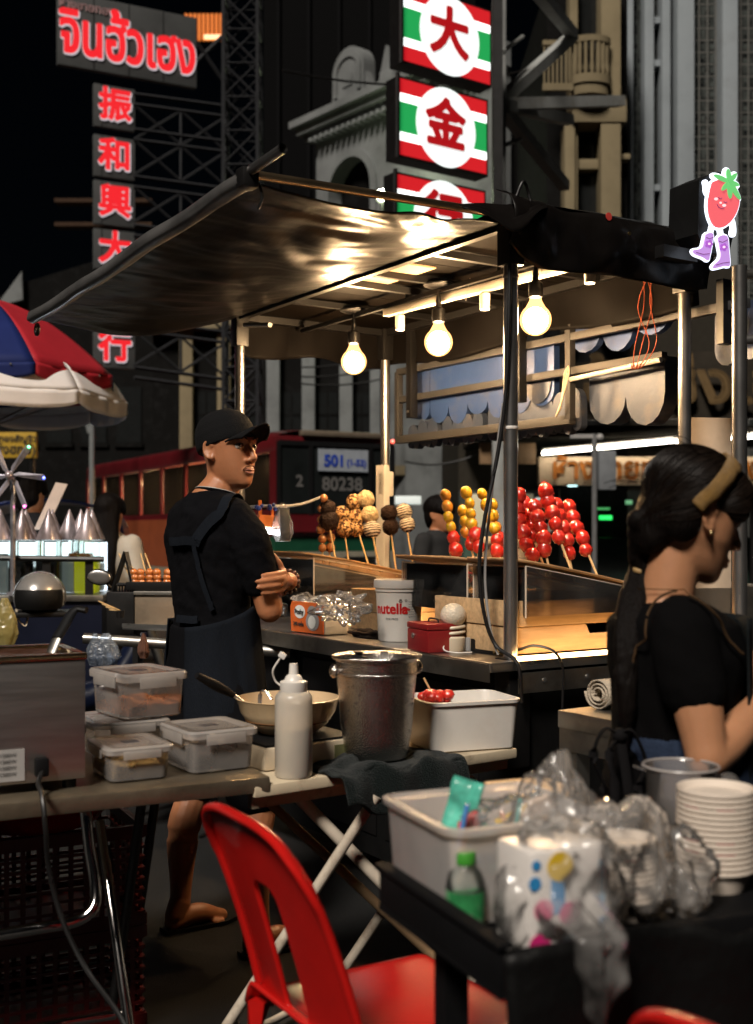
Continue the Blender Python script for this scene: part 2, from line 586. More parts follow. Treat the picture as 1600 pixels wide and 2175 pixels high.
# tarp over the roof
def roof_tarp(u, v):
    x, y = -.03 + u * (LX + .07), -.04 + v * (LY + .09)
    return (x, y, z + .032 + .022 * math.sin(math.pi * u) + .012 * nz(x, y, 4, 3) + .02 * math.exp(-((y) / .1) ** 2))
MB().grid(roof_tarp, 20, 40).build('roof_tarp', M_['tarp'], stall, solid=.003, ang=0)
# right hand valance (end face, y = 0)
def val_r(u, v):
    x = -.05 + u * (LX + .12)
    sag = .035 * math.sin(math.pi * min(1, u * 1.1))
    bot = 2.155 - .015 * math.sin(u * 9) - .03 * math.sin(math.pi * u) + .03 * max(0, .15 - u) / .15
    top = 2.352 + .012 * math.exp(-(u / .06) ** 2) - .005 * math.sin(u * 6)
    zz = top + (bot - top) * v
    y = -.045 - .02 * math.sin(math.pi * v) - .02 * math.sin(u * 14 + v * 3) * v * .8 - .022 * nz(x * 1.0, zz * 1.6 + x * 1.3, 5.0, 1.7) - .008 * nz(x, zz, 16, 4)
    if v < .12: y += .05 * (1 - v / .12)
    return (x, y, zz)
vr = MB().grid(val_r, 60, 22).build('end_valance', M_['tarp'], stall, solid=.003, ang=0)
st = SY(1293, 460, -.075)
MB().lathe([(.0, 0), (.013, 0), (.013, .002), (.0, .0025)], st, axis=(0, -1, 0)).build('sticker', mat('red_sticker', (.5, .05, .04), .5), vr)
gm = SY(1337, 496, -.078)
MB().lathe([(.003, 0), (.006, 0), (.006, .003), (.003, .003)], gm, axis=(0, -1, 0), n=12).build('eyelet', mat('brass', (.7, .5, .2), .3, 1), vr)
# back valance and far valance
def val_b(u, v):
    y = -.03 + u * (LY + .06)
    zz = 2.29 - v * (.20 + .02 * math.sin(u * 11))
    return (LX + .03 + .014 * math.sin(u * 23 + v * 2) * v + .02 * nz(y, zz, 4), y, zz)
MB().grid(val_b, 60, 12).build('back_valance', M_['tarpin'], stall, solid=.003, ang=0)
def val_f(u, v):
    x = -.02 + u * (LX + .04)
    zz = 2.29 - v * (.19 + .015 * math.sin(u * 9))
    return (x, LY + .03 + .012 * math.sin(u * 17 + v * 2) * v, zz)
MB().grid(val_f, 40, 12).build('far_valance', M_['tarpin'], stall, solid=.003, ang=0)
# pushed out awning on the long side
AW = .92
def zo(y): return 2.245 - .077 * (y / LY)
def awn(u, v):
    x, y = -AW * u, -.005 + v * (LY + .03)
    a, b_ = math.sin(math.pi * u), math.sin(math.pi * v)
    zz = (2.262 + .004) * (1 - u) + zo(y) * u
    sag = -.045 * a * (.35 + .65 * b_) - .055 * math.exp(-((v - 1) / .10) ** 2) * (math.sin(math.pi * min(1, u * 1.02))) - .012 * math.exp(-(v / .05) ** 2) * a
    wr = .007 * math.sin(30 * (v * .9 + .30 * u * u) + 7 * nz(x, y, 3)) * a * (1 - v) ** .7
    wr += .016 * nz(x * 1.0 + y * .35, y * 2.0, 3.2, 2.2) * a + .004 * nz(x * .7, y * 2.6, 9, 5)
    return (x, y, zz + sag + wr)
MB().grid(awn, 70, 130).build('awning', M_['tarp'], stall, solid=.0025, ang=0)
m = MB()
def roll(u, v):
    y = .0 + u * (LY + .02)
    a = v * 2 * math.pi
    rr = .026 + .006 * math.sin(y * 7) * math.sin(a + y * 3) + .004 * nz(y, a, 5)
    return (-AW + rr * math.cos(a), y, zo(y) + .002 + rr * math.sin(a))
m.grid(roll, 60, 16)
m.build('awning_roll', mat('shiny_vinyl', (.20, .195, .19), .32, .6, .35, 4, .25, 14, coat=.4), stall, ang=0)
m = MB()
m.cyl((-AW, -.21, zo(-.21) + .022), (-AW, LY + .05, zo(LY)), .0135, n=16, cap=False)
m.cyl((-AW, -.21, zo(-.21) + .022), (-AW, -.10, zo(-.1) + .02), .0105, n=16, cap=False)
m.build('awning_bar', M_['polished'], stall)
m = MB()
brs = mat('brassy_steel', (.62, .45, .27), .32, 1, .1)
m.cyl((-.02, -.012, 2.283), (-AW, -.012, 2.262), .0125, n=14)
m.build('awning_arm', brs, stall)
MB().cyl((-.02, LY + .02, 2.27), (-AW, LY + .02, zo(LY) + .02), .0125, n=14).build('awning_arm', brs, stall)
m = MB()
m.box((-AW, -.01, 2.25), (.05, .05, .055), bev=.008)
m.tube(catmull([(-AW + .03, -.02, 2.24), (-AW + .035, -.03, 2.20), (-AW + .028, -.02, 2.17)]), .004)
m.build('corner_clamp', M_['blackmetal'], stall)
p = SX(79, 700, -AW + .02)
m = MB()
for k in range(1):
    cs = [V((p.x, p.y + .021 * math.cos(a), p.z + .021 * math.sin(a))) for a in [i * math.pi / 8 for i in range(17)]]
    m.tube(cs, .007)
m.tube([(p.x, p.y, p.z + .02), (p.x, p.y, zo(p.y) - .02)], .003)
m.build('hook_ring', M_['blackmetal'], stall)
# loose corner flap of vinyl over the near post
def flap(u, v):
    x = .10 - u * .33
    y = -.035 - .05 * math.sin(math.pi * u) * v - .03 * v
    drop = .10 * math.exp(-((u - .55) / .28) ** 2) + .02
    return (x, y, 2.335 - .055 * u - drop * v * (1 - .3 * u) + .008 * nz(x * 3, v * 3, 3))
MB().grid(flap, 24, 12).build('corner_flap', M_['tarp'], stall, solid=.003, ang=0)
m = MB()
m.tube(catmull([(-.02, -.05, 2.33), (.0, -.06, 2.38), (.03, -.05, 2.35), (.035, -.06, 2.29), (.02, -.07, 2.25)]), .005)
m.build('tie_cord', M_['cable'], stall)
# bits on the frame near the far posts
m = MB()
m.cyl(SX(520, 690, -.01), SX(574, 690, .02), .011, n=12)
m.build('bracket_rod', M_['polished'], stall)
# cable conduit taped to the back left post
m = MB()
q = SX(826, 1020, LX - .03)
m.bb((LX - .06, LY - .08, .92), (LX - .03, LY - .01, 1.62))
m.build('side_board', M_['whiteplastic'], stall)
MB().box((LX - .03, LY - .05, 1.53), (.06, .055, .12), bev=.01).build('switch_box', M_['whiteplastic'], stall)
# ---------------------------------------------------------------- three bulbs
def pendant(px, py, y, label):
    t = thing('pendant_bulb', label, 'bulb', stall.matrix_basis @ V((0, 0, 0)), 0, 'big round bulbs hanging under the stall roof')
    c = V((NX, NY, 0)) + SV * .30 + SU * y
    t.location = (c.x, c.y, 2.027)
    m = MB()
    r = .054
    prof = [(.0, -r)] + [(r * math.sin(a), -r * math.cos(a)) for a in [math.pi * k / 14 for k in range(1, 12)]]
    prof += [(.026, .056), (.021, .066), (.019, .078)]
    g = m.lathe(prof, n=28).build('globe', M_['globe'], t)
    MB().ball((0, 0, -.002), (.042, .042, .045), seg=20).build('glowing_core', M_['bulb'], g)
    MB().lathe([(.018, .074), (.024, .078), (.026, .10), (.025, .125), (.012, .135), (.010, .15)], n=20).build('socket', M_['blackmetal'], t)
    MB().lathe([(.0055, .14), (.011, .155), (.008, .175), (.0045, .19), (.0045, .222)], n=12).build('cord', M_['cable'], t)
    MB().lathe([(.006, .205), (.045, .210), (.058, .216), (.06, .222), (.05, .228), (.0, .229)], n=28).build('ceiling_cap', M_['blackmetal'], t)
    return t
pendant(752, 768, 1.411, 'round glowing bulb over the chocolate skewers, the lowest in the picture')
pendant(932, 717, .796, 'round glowing bulb between the other two, left of the near post')
pendant(1138, 680, .231, 'round glowing bulb right of the near post, closest to the strawberry sign')
# ---------------------------------------------------------------- track rail with three spots
tr = thing('track_light', 'white ceiling rail carrying three small white spotlights', 'track light', (NX, NY, 0), SR)
a, b_ = V((.312, 1.18, 2.2)), V((.372, .0, 2.2))
d = (b_ - a).normalized()
mw = mat('white_enamel', (.75, .68, .56), .4)
MB().box((a + b_) / 2, (.032, (b_ - a).length, .03), rz=math.atan2(d.y, d.x) - math.pi / 2, bev=.002).build('rail', mw, tr)
for (px, py) in ((850, 685), (1030, 640), (1253, 582)):
    x0 = .35
    q = SX(px, py, x0)
    sp = MB().cyl((x0, q.y, 2.185), (x0, q.y, q.z + .02), .007, n=10).lathe([(.006, .03), (.019, .028), (.02, .02), (.0185, -.03), (.0, -.03)], (x0, q.y, q.z), n=20).build('spotlight', mw, tr)
    MB().lathe([(0, -.0315), (.016, -.0315), (.016, -.0305)], (x0, q.y, q.z), n=18).build('lens', M_['spot'], sp)
m = MB()
for t_ in (.12, .45, .75): 
    c = a.lerp(b_, t_)
    m.cyl(c + V((0, 0, .05)), c - V((.02, 0, .035)), .0018, n=6)
m.build('wire_tie', M_['grayplastic'], tr)
# ---------------------------------------------------------------- things on the stall
def SW(p): return V((NX, NY, 0)) + SV * p[0] + SU * p[1] + V((0, 0, p[2]))
CT = .905
def sth(name, label, cat, p, rz=0.0, group=None): return thing(name, label, cat, SW(p), SR + rz, group)
# sloping brown display boards on clear acrylic stands
def display(y0, y1, label, nm=0):
    t = sth('display_stand', label, 'display stand', (0, (y0 + y1) / 2, 0), 0, 'sloping skewer boards on clear stands')
    h = (y1 - y0) / 2
    tilt = math.atan2(.13, .73)
    m = MB()
    xr = Matrix.Rotation(tilt, 3, 'Y')
    def brd(u, v):
        x = .0 + .76 * u
        rr = .03
        hh = h - .006
        cut = rr - math.sqrt(max(0, rr * rr - max(0, rr - x) ** 2)) if x < rr else 0
        return (x, (2 * v - 1) * (hh - cut), 1.215 - .178 * x + .004 * math.sin(x * 6))
    m.grid(brd, 24, 6)
    m.build('board', M_['cardwood'], t, solid=.009)
    g = MB()
    for s_ in (-1, 1):
        yy = s_ * (h - .012)
        q = [(.05, yy, 1.035), (.72, yy, 1.035), (.72, yy, 1.075), (.05, yy, 1.19)]
        g.poly(q, (0, .004 * s_, 0))
    g.poly([(.05, -h + .016, 1.035), (.05, h - .016, 1.035), (.05, h - .016, 1.188), (.05, -h + .016, 1.188)], (-.004, 0, 0))
    g.build('case', M_['acrylic'], t, smooth=False)
    g = MB()
    me = mat('acrylic_edge_glint', (.75, .62, .48), .25, spec=.8)  # pale rods stand in for light caught in the clear edges
    for s_ in (-1, 1):
        yy = s_ * (h - .012)
        g.bb((.044, yy - .002, 1.03), (.048, yy + .002, 1.195))
        g.tube([(.05, yy, 1.192), (.72, yy, 1.077)], .0022, n=4)
    g.bb((.044, -h + .014, 1.190), (.048, h - .014, 1.194))
    g.build('case_edge_glint', me, t, smooth=False)
    m = MB()
    m.bb((.02, -h + .02, CT + .001), (.72, h - .02, 1.03))
    return t
display(1.30, 1.74, 'brown sloping board on a clear stand under the chocolate skewers')
display(.27, .68, 'brown sloping board on a clear stand under the yellow and red skewers')
display(-.03, .26, 'brown sloping board on a clear stand under the red strawberry skewers, above the lit crate')
# wooden crates
def crate(name, label, x0, x1, y0, y1, z0, z1, notch=False, grp='pine wood crates on the counter'):
    c = ((x0 + x1) / 2, (y0 + y1) / 2)
    t = sth(name, label, 'crate', (c[0], c[1], z0), 0, grp)
    hx, hy, h = (x1 - x0) / 2, (y1 - y0) / 2, z1 - z0
    m = MB()
    b = .002
    m.bb((-hx, -hy + .012, 0), (-hx + .012, hy - .012, h), bev=b)
    m.bb((hx - .012, -hy + .012, 0), (hx, hy - .012, h), bev=b)
    m.bb((-hx, hy - .0118, 0), (hx, hy, h), bev=b)
    if notch:
        q = [(-hx, h), (-.075, h), (-.055, h - .032), (.055, h - .032), (.075, h), (hx, h), (hx, 0), (-hx, 0)]
        m.poly([(a_, -hy, c_) for a_, c_ in q], (0, .0118, 0))
    else: m.bb((-hx, -hy, 0), (hx, -hy + .0118, h), bev=b)
    m.build('side', M_['wood'], t)
    MB().bb((-hx + .013, -hy + .013, .004), (hx - .013, hy - .013, .012)).build('bottom', M_['wood'], t)
    n = MB()
    for sy in (-1, 1):
        for zz in (.25, .75): n.lathe([(.0025, 0), (.0025, .0008)], (-hx, sy * (hy - .006), h * zz), axis=(-1, 0, 0), n=8)
    n.build('nail', M_['dullsteel'], t)
    return t
crate('wooden_crate', 'lower pine crate with a notched handle glowing above the light strip', .02, .76, .0, .42, CT + .012, CT + .095, True)
crate('wooden_crate', 'upper plain pine crate stacked on the notched glowing crate', .015, .765, -.004, .425, CT + .097, CT + .178)
q = SG(808, 1345, CT)
crate('wooden_crate', 'lower pine crate behind the white tub with red letters', q.x + .02, q.x + .5, q.y - .02, q.y + .25, CT + .002, CT + .075)
crate('wooden_crate', 'upper pine crate behind the white tub with red letters', q.x + .02, q.x + .5, q.y - .02, q.y + .25, CT + .077, CT + .165)
crate('wooden_crate', 'tall pine crate carrying the white tub behind the yellow skewers', .44, .70, .60, .86, CT + .002, 1.075)
# skewers
def berry_mat(name, col, **k): return mat(name, col, .12, 0, .25, 30, .25, 160, coat=1.0, sss=.1, **k)
BM = {'r': berry_mat('candied_strawberry', (.62, .03, .018)), 'y': berry_mat('candied_grape', (.78, .47, .03)),
      'o': berry_mat('candied_orange_grape', (.8, .34, .04)),
      'd': mat('dark_chocolate_crumb', (.022, .010, .006), .6, 0, .5, 40, 1.0, 130),
      'b': mat('glazed_brown_ball', (.36, .14, .045), .25, 0, .25, 15, .1, 50, coat=.6),
      'w': mat('white_crumb_coat', (.68, .50, .28), .7, 0, .3, 60, 1.0, 140)}
def pattern(name, kind):
    m = mat(name, (.6, .4, .2), .5, bump=.6, bscale=130)
    t = m.node_tree
    b = t.nodes['Principled BSDF']
    tc = t.nodes.new('ShaderNodeTexCoord')
    if kind == 'nut':
        v = t.nodes.new('ShaderNodeTexVoronoi'); v.inputs['Scale'].default_value = 125
        t.links.new(tc.outputs['Object'], v.inputs['Vector'])
        r = t.nodes.new('ShaderNodeValToRGB')
        for i, (p_, c) in enumerate(((0, (.05, .018, .008)), (.42, (.10, .04, .015)), (.5, (.55, .30, .11)), (1, (.75, .5, .24)))):
            e = r.color_ramp.elements[i] if i < 2 else r.color_ramp.elements.new(p_)
            e.position = p_; e.color = c + (1,)
        sp = t.nodes.new('ShaderNodeSeparateColor')
        t.links.new(v.outputs['Color'], sp.inputs[0])
        t.links.new(sp.outputs[0], r.inputs[0])
    else:
        v = t.nodes.new('ShaderNodeTexWave'); v.inputs['Scale'].default_value = 28; v.inputs['Distortion'].default_value = 3.5
        v.bands_direction = 'Z'; v.inputs['Detail Scale'].default_value = 1.5
        t.links.new(tc.outputs['Object'], v.inputs['Vector'])
        r = t.nodes.new('ShaderNodeValToRGB')
        r.color_ramp.elements[0].position = .30; r.color_ramp.elements[0].color = (.04, .015, .008, 1)
        r.color_ramp.elements[1].position = .40; r.color_ramp.elements[1].color = (.72, .62, .48, 1)
        t.links.new(v.outputs['Fac'], r.inputs[0])
    t.links.new(r.outputs[0], b.inputs['Base Color'])
    return m
BM['n'] = pattern('nut_coat', 'nut'); BM['z'] = pattern('striped_icing', 'zebra')
def berry_mesh(kind, r):
    m = MB()
    if kind == 'r':
        k = 14
        prof = [(math.sin(math.pi * i / k) * r * (1.0 - .22 * (i / k - .35)), r * 1.12 * -math.cos(math.pi * i / k)) for i in range(k + 1)]
        m.lathe([(max(a, 1e-4), b_) for a, b_ in prof], n=16)
        for v in m.b.verts: v.co *= 1 + .16 * noise.noise(v.co * 40 + V((random.random() * 50, 0, 0)))
    elif kind in 'yo': m.ball((0, 0, 0), (r * .92, r * .92, r * 1.12), seg=18, jit=.05)
    elif kind in 'dwn':
        m.ball((0, 0, 0), (r, r, r * 1.03), sub=4)
        o_ = V((random.random() * 60, 3, 1))
        amp = .13 if kind == 'd' else .09
        for v in m.b.verts: v.co *= 1 + amp * noise.noise(v.co * 130 + o_) + .08 * noise.noise(v.co * 40 + o_)
    else: m.ball((0, 0, 0), (r, r, r * 1.0), seg=18, jit=.06)
    return m
nb = {'r': 'strawberry', 'y': 'grape', 'o': 'grape', 'd': 'chocolate_ball', 'b': 'brown_ball', 'w': 'crumb_ball', 'n': 'nut_ball', 'z': 'striped_ball'}
GS, GC = 'candied fruit skewers standing in the boards', 'chocolate coated skewers standing in the boards'
def skewer(fr, base, xl, label, grp, cat='skewer', r=.021):
    """fr: (pixel x, pixel y, kind) from the top; base: pixel where the stick enters the board"""
    P = [SX(a, b_, xl) for a, b_, _ in fr]
    B = SX(base[0], base[1], xl)
    zb = 1.215 - .178 * xl - .012
    low = P[-1]
    dirn = (B - low).normalized()
    if dirn.z < -.05: B = low + dirn * ((low.z - zb) / -dirn.z)
    t = sth('fruit_skewer' if grp == GS else 'chocolate_skewer', label, cat, B, 0, grp)
    top = P[0] + (P[0] - P[1]).normalized() * (r * .6)
    pts = [p - B for p in ([top] + P + [B])]
    MB().tube(pts[1:], .0042, n=7).build('stick', M_['stick'], t)
    for i, (a, b_, k) in enumerate(fr):
        rr = r * (1 + random.uniform(-.10, .10)) * (1.20 if k == 'r' else 1.04)
        o = berry_mesh(k, rr).build(nb[k], BM[k], t, ang=0)
        ax = (P[max(0, i - 1)] - P[min(len(P) - 1, i + 1)]).normalized()
        e = V((0, 0, 1)).rotation_difference(ax).to_euler()
        o.location = P[i] - B + V((random.uniform(-.004, .004), random.uniform(-.006, .006), 0))
        o.rotation_euler = e
        o.rotation_euler.rotate_axis('Z', random.uniform(0, 6.2))
    return t
skewer([(945, 1052, 'o'), (951, 1076, 'o'), (955, 1098, 'y'), (957, 1119, 'y'), (964, 1142, 'r'), (968, 1167, 'r')], (974, 1190), .135, 'leftmost grape skewer, orange and yellow grapes over two strawberries, before the white tub', GS)
skewer([(991, 1047, 'y'), (996, 1069, 'y'), (999, 1091, 'y'), (1004, 1113, 'y'), (1010, 1136, 'r'), (1014, 1160, 'r')], (1018, 1192), .227, 'four yellow grapes over two strawberries, skewer at the right edge of the white tub', GS)
skewer([(983, 1086, 'y'), (987, 1108, 'y'), (992, 1130, 'o'), (999, 1155, 'r')], (1008, 1192), .26, 'short yellow grape skewer half hidden behind the taller one by the white tub', GS)
skewer([(1026, 1049, 'y'), (1033, 1073, 'y'), (1038, 1098, 'y'), (1050, 1122, 'y'), (1055, 1146, 'r'), (1060, 1170, 'r')], (1066, 1195), .33, 'tall yellow grape skewer just left of the near steel post', GS)
skewer([(1047, 1072, 'y'), (1050, 1095, 'y'), (1056, 1120, 'o'), (1064, 1145, 'r')], (1078, 1192), .38, 'yellow grape skewer partly covered by the near steel post', GS)
skewer([(1102, 1052, 'r'), (1101, 1078, 'r'), (1105, 1104, 'r'), (1110, 1130, 'r'), (1118, 1156, 'r'), (1130, 1178, 'r')], (1142, 1205), .21, 'strawberry skewer touching the right edge of the near steel post', GS)
skewer([(1114, 1070, 'r'), (1123, 1092, 'r'), (1129, 1114, 'r'), (1132, 1138, 'r')], (1160, 1215), .29, 'strawberry skewer of four berries, second to the right of the near post', GS, r=.022)
skewer([(1137, 1076, 'r'), (1143, 1097, 'r'), (1149, 1119, 'r'), (1154, 1142, 'r'), (1158, 1166, 'r')], (1168, 1215), .255, 'strawberry skewer of five berries left of the tallest one', GS)
skewer([(1158, 1042, 'r'), (1163, 1065, 'r'), (1172, 1088, 'r'), (1179, 1112, 'r'), (1187, 1140, 'r')], (1218, 1222), .35, 'tallest strawberry skewer, its top berry the highest of all', GS, r=.022)
skewer([(1184, 1073, 'r'), (1192, 1094, 'r'), (1198, 1120, 'r'), (1203, 1146, 'r'), (1207, 1174, 'r')], (1216, 1215), .42, 'strawberry skewer of five berries right of the tallest one', GS)
skewer([(1208, 1076, 'r'), (1217, 1097, 'r'), (1227, 1119, 'r'), (1237, 1142, 'r'), (1246, 1167, 'r')], (1276, 1240), .48, 'rightmost strawberry skewer, leaning left, closest to the woman with the headband', GS)
# chocolate group
skewer([(690, 1058, 'b'), (684, 1080, 'b'), (684, 1104, 'b'), (684, 1124, 'b'), (684, 1144, 'b'), (685, 1164, 'b')], (686, 1190), .20, 'skewer of glazed golden brown balls, farthest left of the tall skewers', GC, r=.019)
skewer([(700, 1100, 'b'), (699, 1122, 'b'), (700, 1142, 'b'), (700, 1163, 'b')], (701, 1190), .25, 'short skewer of golden brown balls behind the dark chocolate one', GC, r=.019)
skewer([(694, 1080, 'd'), (698, 1106, 'd')], (713, 1190), .22, 'dark chocolate skewer in front of the golden brown balls', GC, r=.038)
skewer([(724, 1092, 'n'), (731, 1122, 'n')], (740, 1190), .33, 'nut coated skewer left of the other nut coated one', GC, r=.038)
skewer([(750, 1068, 'n'), (757, 1101, 'n'), (759, 1122, 'n')], (783, 1200), .42, 'nut coated skewer beside the pale crumb coated one', GC, r=.037)
skewer([(779, 1060, 'w'), (785, 1093, 'w'), (789, 1124, 'z')], (808, 1215), .46, 'pale crumb coated skewer with a striped ball below', GC, r=.038)
skewer([(825, 1090, 'd'), (829, 1119, 'd')], (842, 1215), .575, 'dark chocolate skewer just right of the far steel post', GC, r=.037)
skewer([(858, 1087, 'z'), (863, 1114, 'z')], (880, 1215), .67, 'white chocolate skewer with dark stripes', GC, r=.037)
m = MB()
# ---- tubs
def tub(label, px, py, z0, r, h, xl=None, lines=None, cat='tub'):
    q = SG(px, py, z0) if xl is None else V((xl[0], xl[1], z0))
    t = sth('plastic_tub', label, cat, (q.x, q.y, z0))
    MB().lathe([(.0, .001), (r * .86, .001), (r * .88, .006), (r * .985, h * .80), (r * 1.03, h * .81), (r * 1.03, h * .84), (r, h * .845), (r * 1.005, h - .03), (0, h - .03)], n=48).build('body', M_['whiteplastic'], t, ang=25)
    MB().lathe([(r * .9, h - .031), (r * 1.06, h - .03), (r * 1.075, h - .026), (r * 1.075, h - .008), (r * 1.05, h), (r * .98, h), (r * .96, h - .006), (0, h - .006)], n=48).build('lid', M_['whiteplastic'], t, ang=25)
    return t, q, r, h
def wrap_text(t, s, size, m, r0, ang, z, taper=0.12, H=.2, bold=0.0, name='lettering'):
    """lettering bent round a tub; ang = direction of its middle in the tub's frame"""
    o = textmesh(s, size, m, name, t, (0, 0, 0), (1, 0, 0), V((0, 1, 0)), depth=.0006, bold=bold)
    b = bmesh.new(); b.from_mesh(o.data)
    bmesh.ops.subdivide_edges(b, edges=[e for e in b.edges if e.calc_length() > .02], cuts=3)
    for v in b.verts:
        zz = z + v.co.y
        rr = r0 * (1 - taper + taper * zz / H) + v.co.z
        a = ang + v.co.x / r0
        v.co = V((rr * math.cos(a), rr * math.sin(a), zz))
    b.to_mesh(o.data); b.free()
    return o
t, q, r, h = tub('tall white tub with red letters on the counter, left of the red cash box', 848, 1360, CT + .001, .086, .222)
f0 = math.atan2(-(q.y + 2.843), -(q.x + 2.34)) if False else None
camdir = SL((0, 0, 0)) - V((q.x, q.y, 0))
a0 = math.atan2(camdir.y, camdir.x)
wrap_text(t, 'nutella', .052, M_['redtext'], .0865, a0 - .42, .118, bold=.0018, H=.2)
wrap_text(t, 'FOR PROS', .011, M_['blacktext'], .0865, a0 - .33, .082, H=.2)
for k in range(7): wrap_text(t, 'ingredients 3 kg', .0055, M_['blacktext'], .0865, a0 + .62, .145 - k * .009, H=.2)
wrap_text(t, 'nutella', .014, M_['redtext'], .0865, a0 + .27, .118, bold=.0005, H=.2)
wrap_text(t, '♨ ☼', .013, M_['blacktext'], .0865, a0 + .18, .148, H=.2)
t, q, r, h = tub('white lidded tub with a nutrition table behind the yellow grape skewers', 0, 0, 1.077, .088, .205, xl=(.57, .73))
camdir = SL((0, 0, 0)) - V((q.x, q.y, 0))
a0 = math.atan2(camdir.y, camdir.x)
for k in range(6): wrap_text(t, 'energy 539 kcal 27%', .007, M_['blacktext'], .0885, a0 - .3, .125 - k * .0095, H=.2)
for k in range(5): wrap_text(t, 'keep dry', .007, M_['blacktext'], .0885, a0 + .45, .10 - k * .0095, H=.2)
# ---- tissue pack
q = SG(690, 1351, CT)
t = sth('tissue_pack', 'orange printed soft tissue pack on the counter edge', 'tissue pack', (q.x, q.y, CT + .001), RAD(4))
MB().bb((.002, .0, 0), (.115, .235, .118), bev=.012).build('tissue', mat('soft_tissue', (.75, .66, .52), .9, 0, .06, 30, .3, 80), t)
orange = mat('orange_wrap', (.72, .14, .03), .25, bump=.15, bscale=25, coat=.3)
m = MB(); m.poly([(-.004, .006, .004), (-.004, .228, .004), (-.006, .232, .1), (-.002, .226, .122), (-.002, .01, .122), (-.006, .004, .1)], (.004, 0, 0))
m.build('wrapper', orange, t)
m = MB()
def crinkle(u, v):
    return (-.004 + .12 * u, -.004 + .25 * v, .121 + .03 * math.sin(math.pi * u) * abs(math.sin(v * 5)) + .018 * noise.noise(V((u * 5, v * 7, 1))))
m.grid(crinkle, 18, 24)
m.build('clear_film', M_['bag'], t, ang=0)
wh = mat('white_print', (.8, .78, .72), .5)
gy = mat('grey_print', (.33, .31, .30), .5)
def face_disc(par, cy, cz, ry, rz, lift, m, name):
    q_ = [(-.0062 - lift, cy + ry * math.cos(a), cz + rz * math.sin(a)) for a in [k * math.pi / 12 for k in range(24)]]
    return MB().poly(q_, (.0008, 0, 0)).build(name, m, par, smooth=False)
face_disc(t, .165, .083, .038, .026, .0, wh, 'speech_bubble')
textmesh('Poshy', .026, M_['blacktext'], 'lettering', t, (-.0072, .165, .083), (0, -1, 0), V((0, .12, 1)), bold=.0006)
face_disc(t, .075, .050, .046, .036, .0, gy, 'animal_print')
face_disc(t, .078, .088, .030, .022, .0008, gy, 'animal_print')
face_disc(t, .078, .047, .026, .025, .0014, wh, 'animal_print')
textmesh('˶ᴗ˶', .016, M_['blacktext'], 'lettering', t, (-.0085, .078, .088), (0, -1, 0))
textmesh('240 แผ่น', .02, M_['blacktext'], 'lettering', t, (-.0068, .17, .035), (0, -1, 0), V((0, .1, 1)), bold=.0009)
# ---- black glove cloth
def lump(name, label, cat, p, rx, ry, h, m, seed, rz=0.0, amp=.5):
    mb = MB()
    mb.ball((0, 0, 0), 1, sub=4)
    for v in mb.b.verts:
        n_ = noise.noise(v.co * 1.7 + V((seed, 0, 0))) + .5 * noise.noise(v.co * 4 + V((seed, 5, 0)))
        v.co *= 1 + amp * n_
        v.co = V((v.co.x * rx, v.co.y * ry, max(0.0, (v.co.z + .35) * h)))
    o = mb.build(name, m, None, ang=0)
    o.location = SW(p) if len(p) == 3 else p[0]
    o.rotation_euler = (0, 0, SR + rz)
    return tag(o, label, cat)
q = SG(780, 1354, CT)
lump('dark_rag', 'dark crumpled rag on the counter before the white tub with red letters', 'rag', (q.x, q.y, CT), .04, .1, .022, mat('dark_rag', (.03, .022, .018), .9, bump=.5), 3)
# ---- cash box
q = SG(888, 1385, CT)
t = sth('cash_box', 'small dark red metal cash box with a lock and a carrying handle', 'cash box', (q.x + .07, q.y + .01, CT + .001), RAD(-8))
MB().bb((-.06, -.075, 0), (.06, .075, .072), bev=.004).build('body', M_['redpaint'], t)
MB().bb((-.062, -.077, .073), (.062, .077, .094), bev=.006).build('lid', M_['redpaint'], t)
MB().lathe([(.009, 0), (.009, .003), (.007, .005), (.002, .005)], (-.061, .028, .05), axis=(-1, 0, 0), n=16).bb((-.064, .022, .042), (-.061, .034, .058)).build('lock', M_['polished'], t)
MB().tube(catmull([(.0, -.035, .095), (.0, -.03, .104), (0, 0, .106), (0, .03, .104), (0, .035, .095)]), .003).build('handle', M_['blackmetal'], t)
# ---- globe lamp on a coiled base
q = SG(950, 1386, CT)
t = sth('globe_speaker', 'cream globe on a coiled round base beside the red cash box', 'globe', (q.x + .04, q.y + .02, CT + .001))
MB().lathe([(.0, 0), (.038, 0), (.040, .004), (.040, .045), (.036, .05), (.0, .05)], n=32).build('base', M_['creamplastic'], t)
m = MB()
m.tube([(.036 * math.cos(a), .036 * math.sin(a), .05 + .0028 * a) for a in [k * .3 for k in range(42)]], .0055, n=8)
m.build('coil', M_['creamplastic'], t)
MB().ball((0, 0, .118), (.043, .043, .041), seg=32).build('globe', mat('ribbed_cream', (.62, .54, .42), .45, bump=.4, bscale=200), t)
m = MB()
m.tube(catmull([(-.04, -.01, .035), (-.06, -.03, .01), (-.05, -.08, .004), (0, -.1, .004)]), .0025)
m.build('cord', M_['whiteplastic'], t)
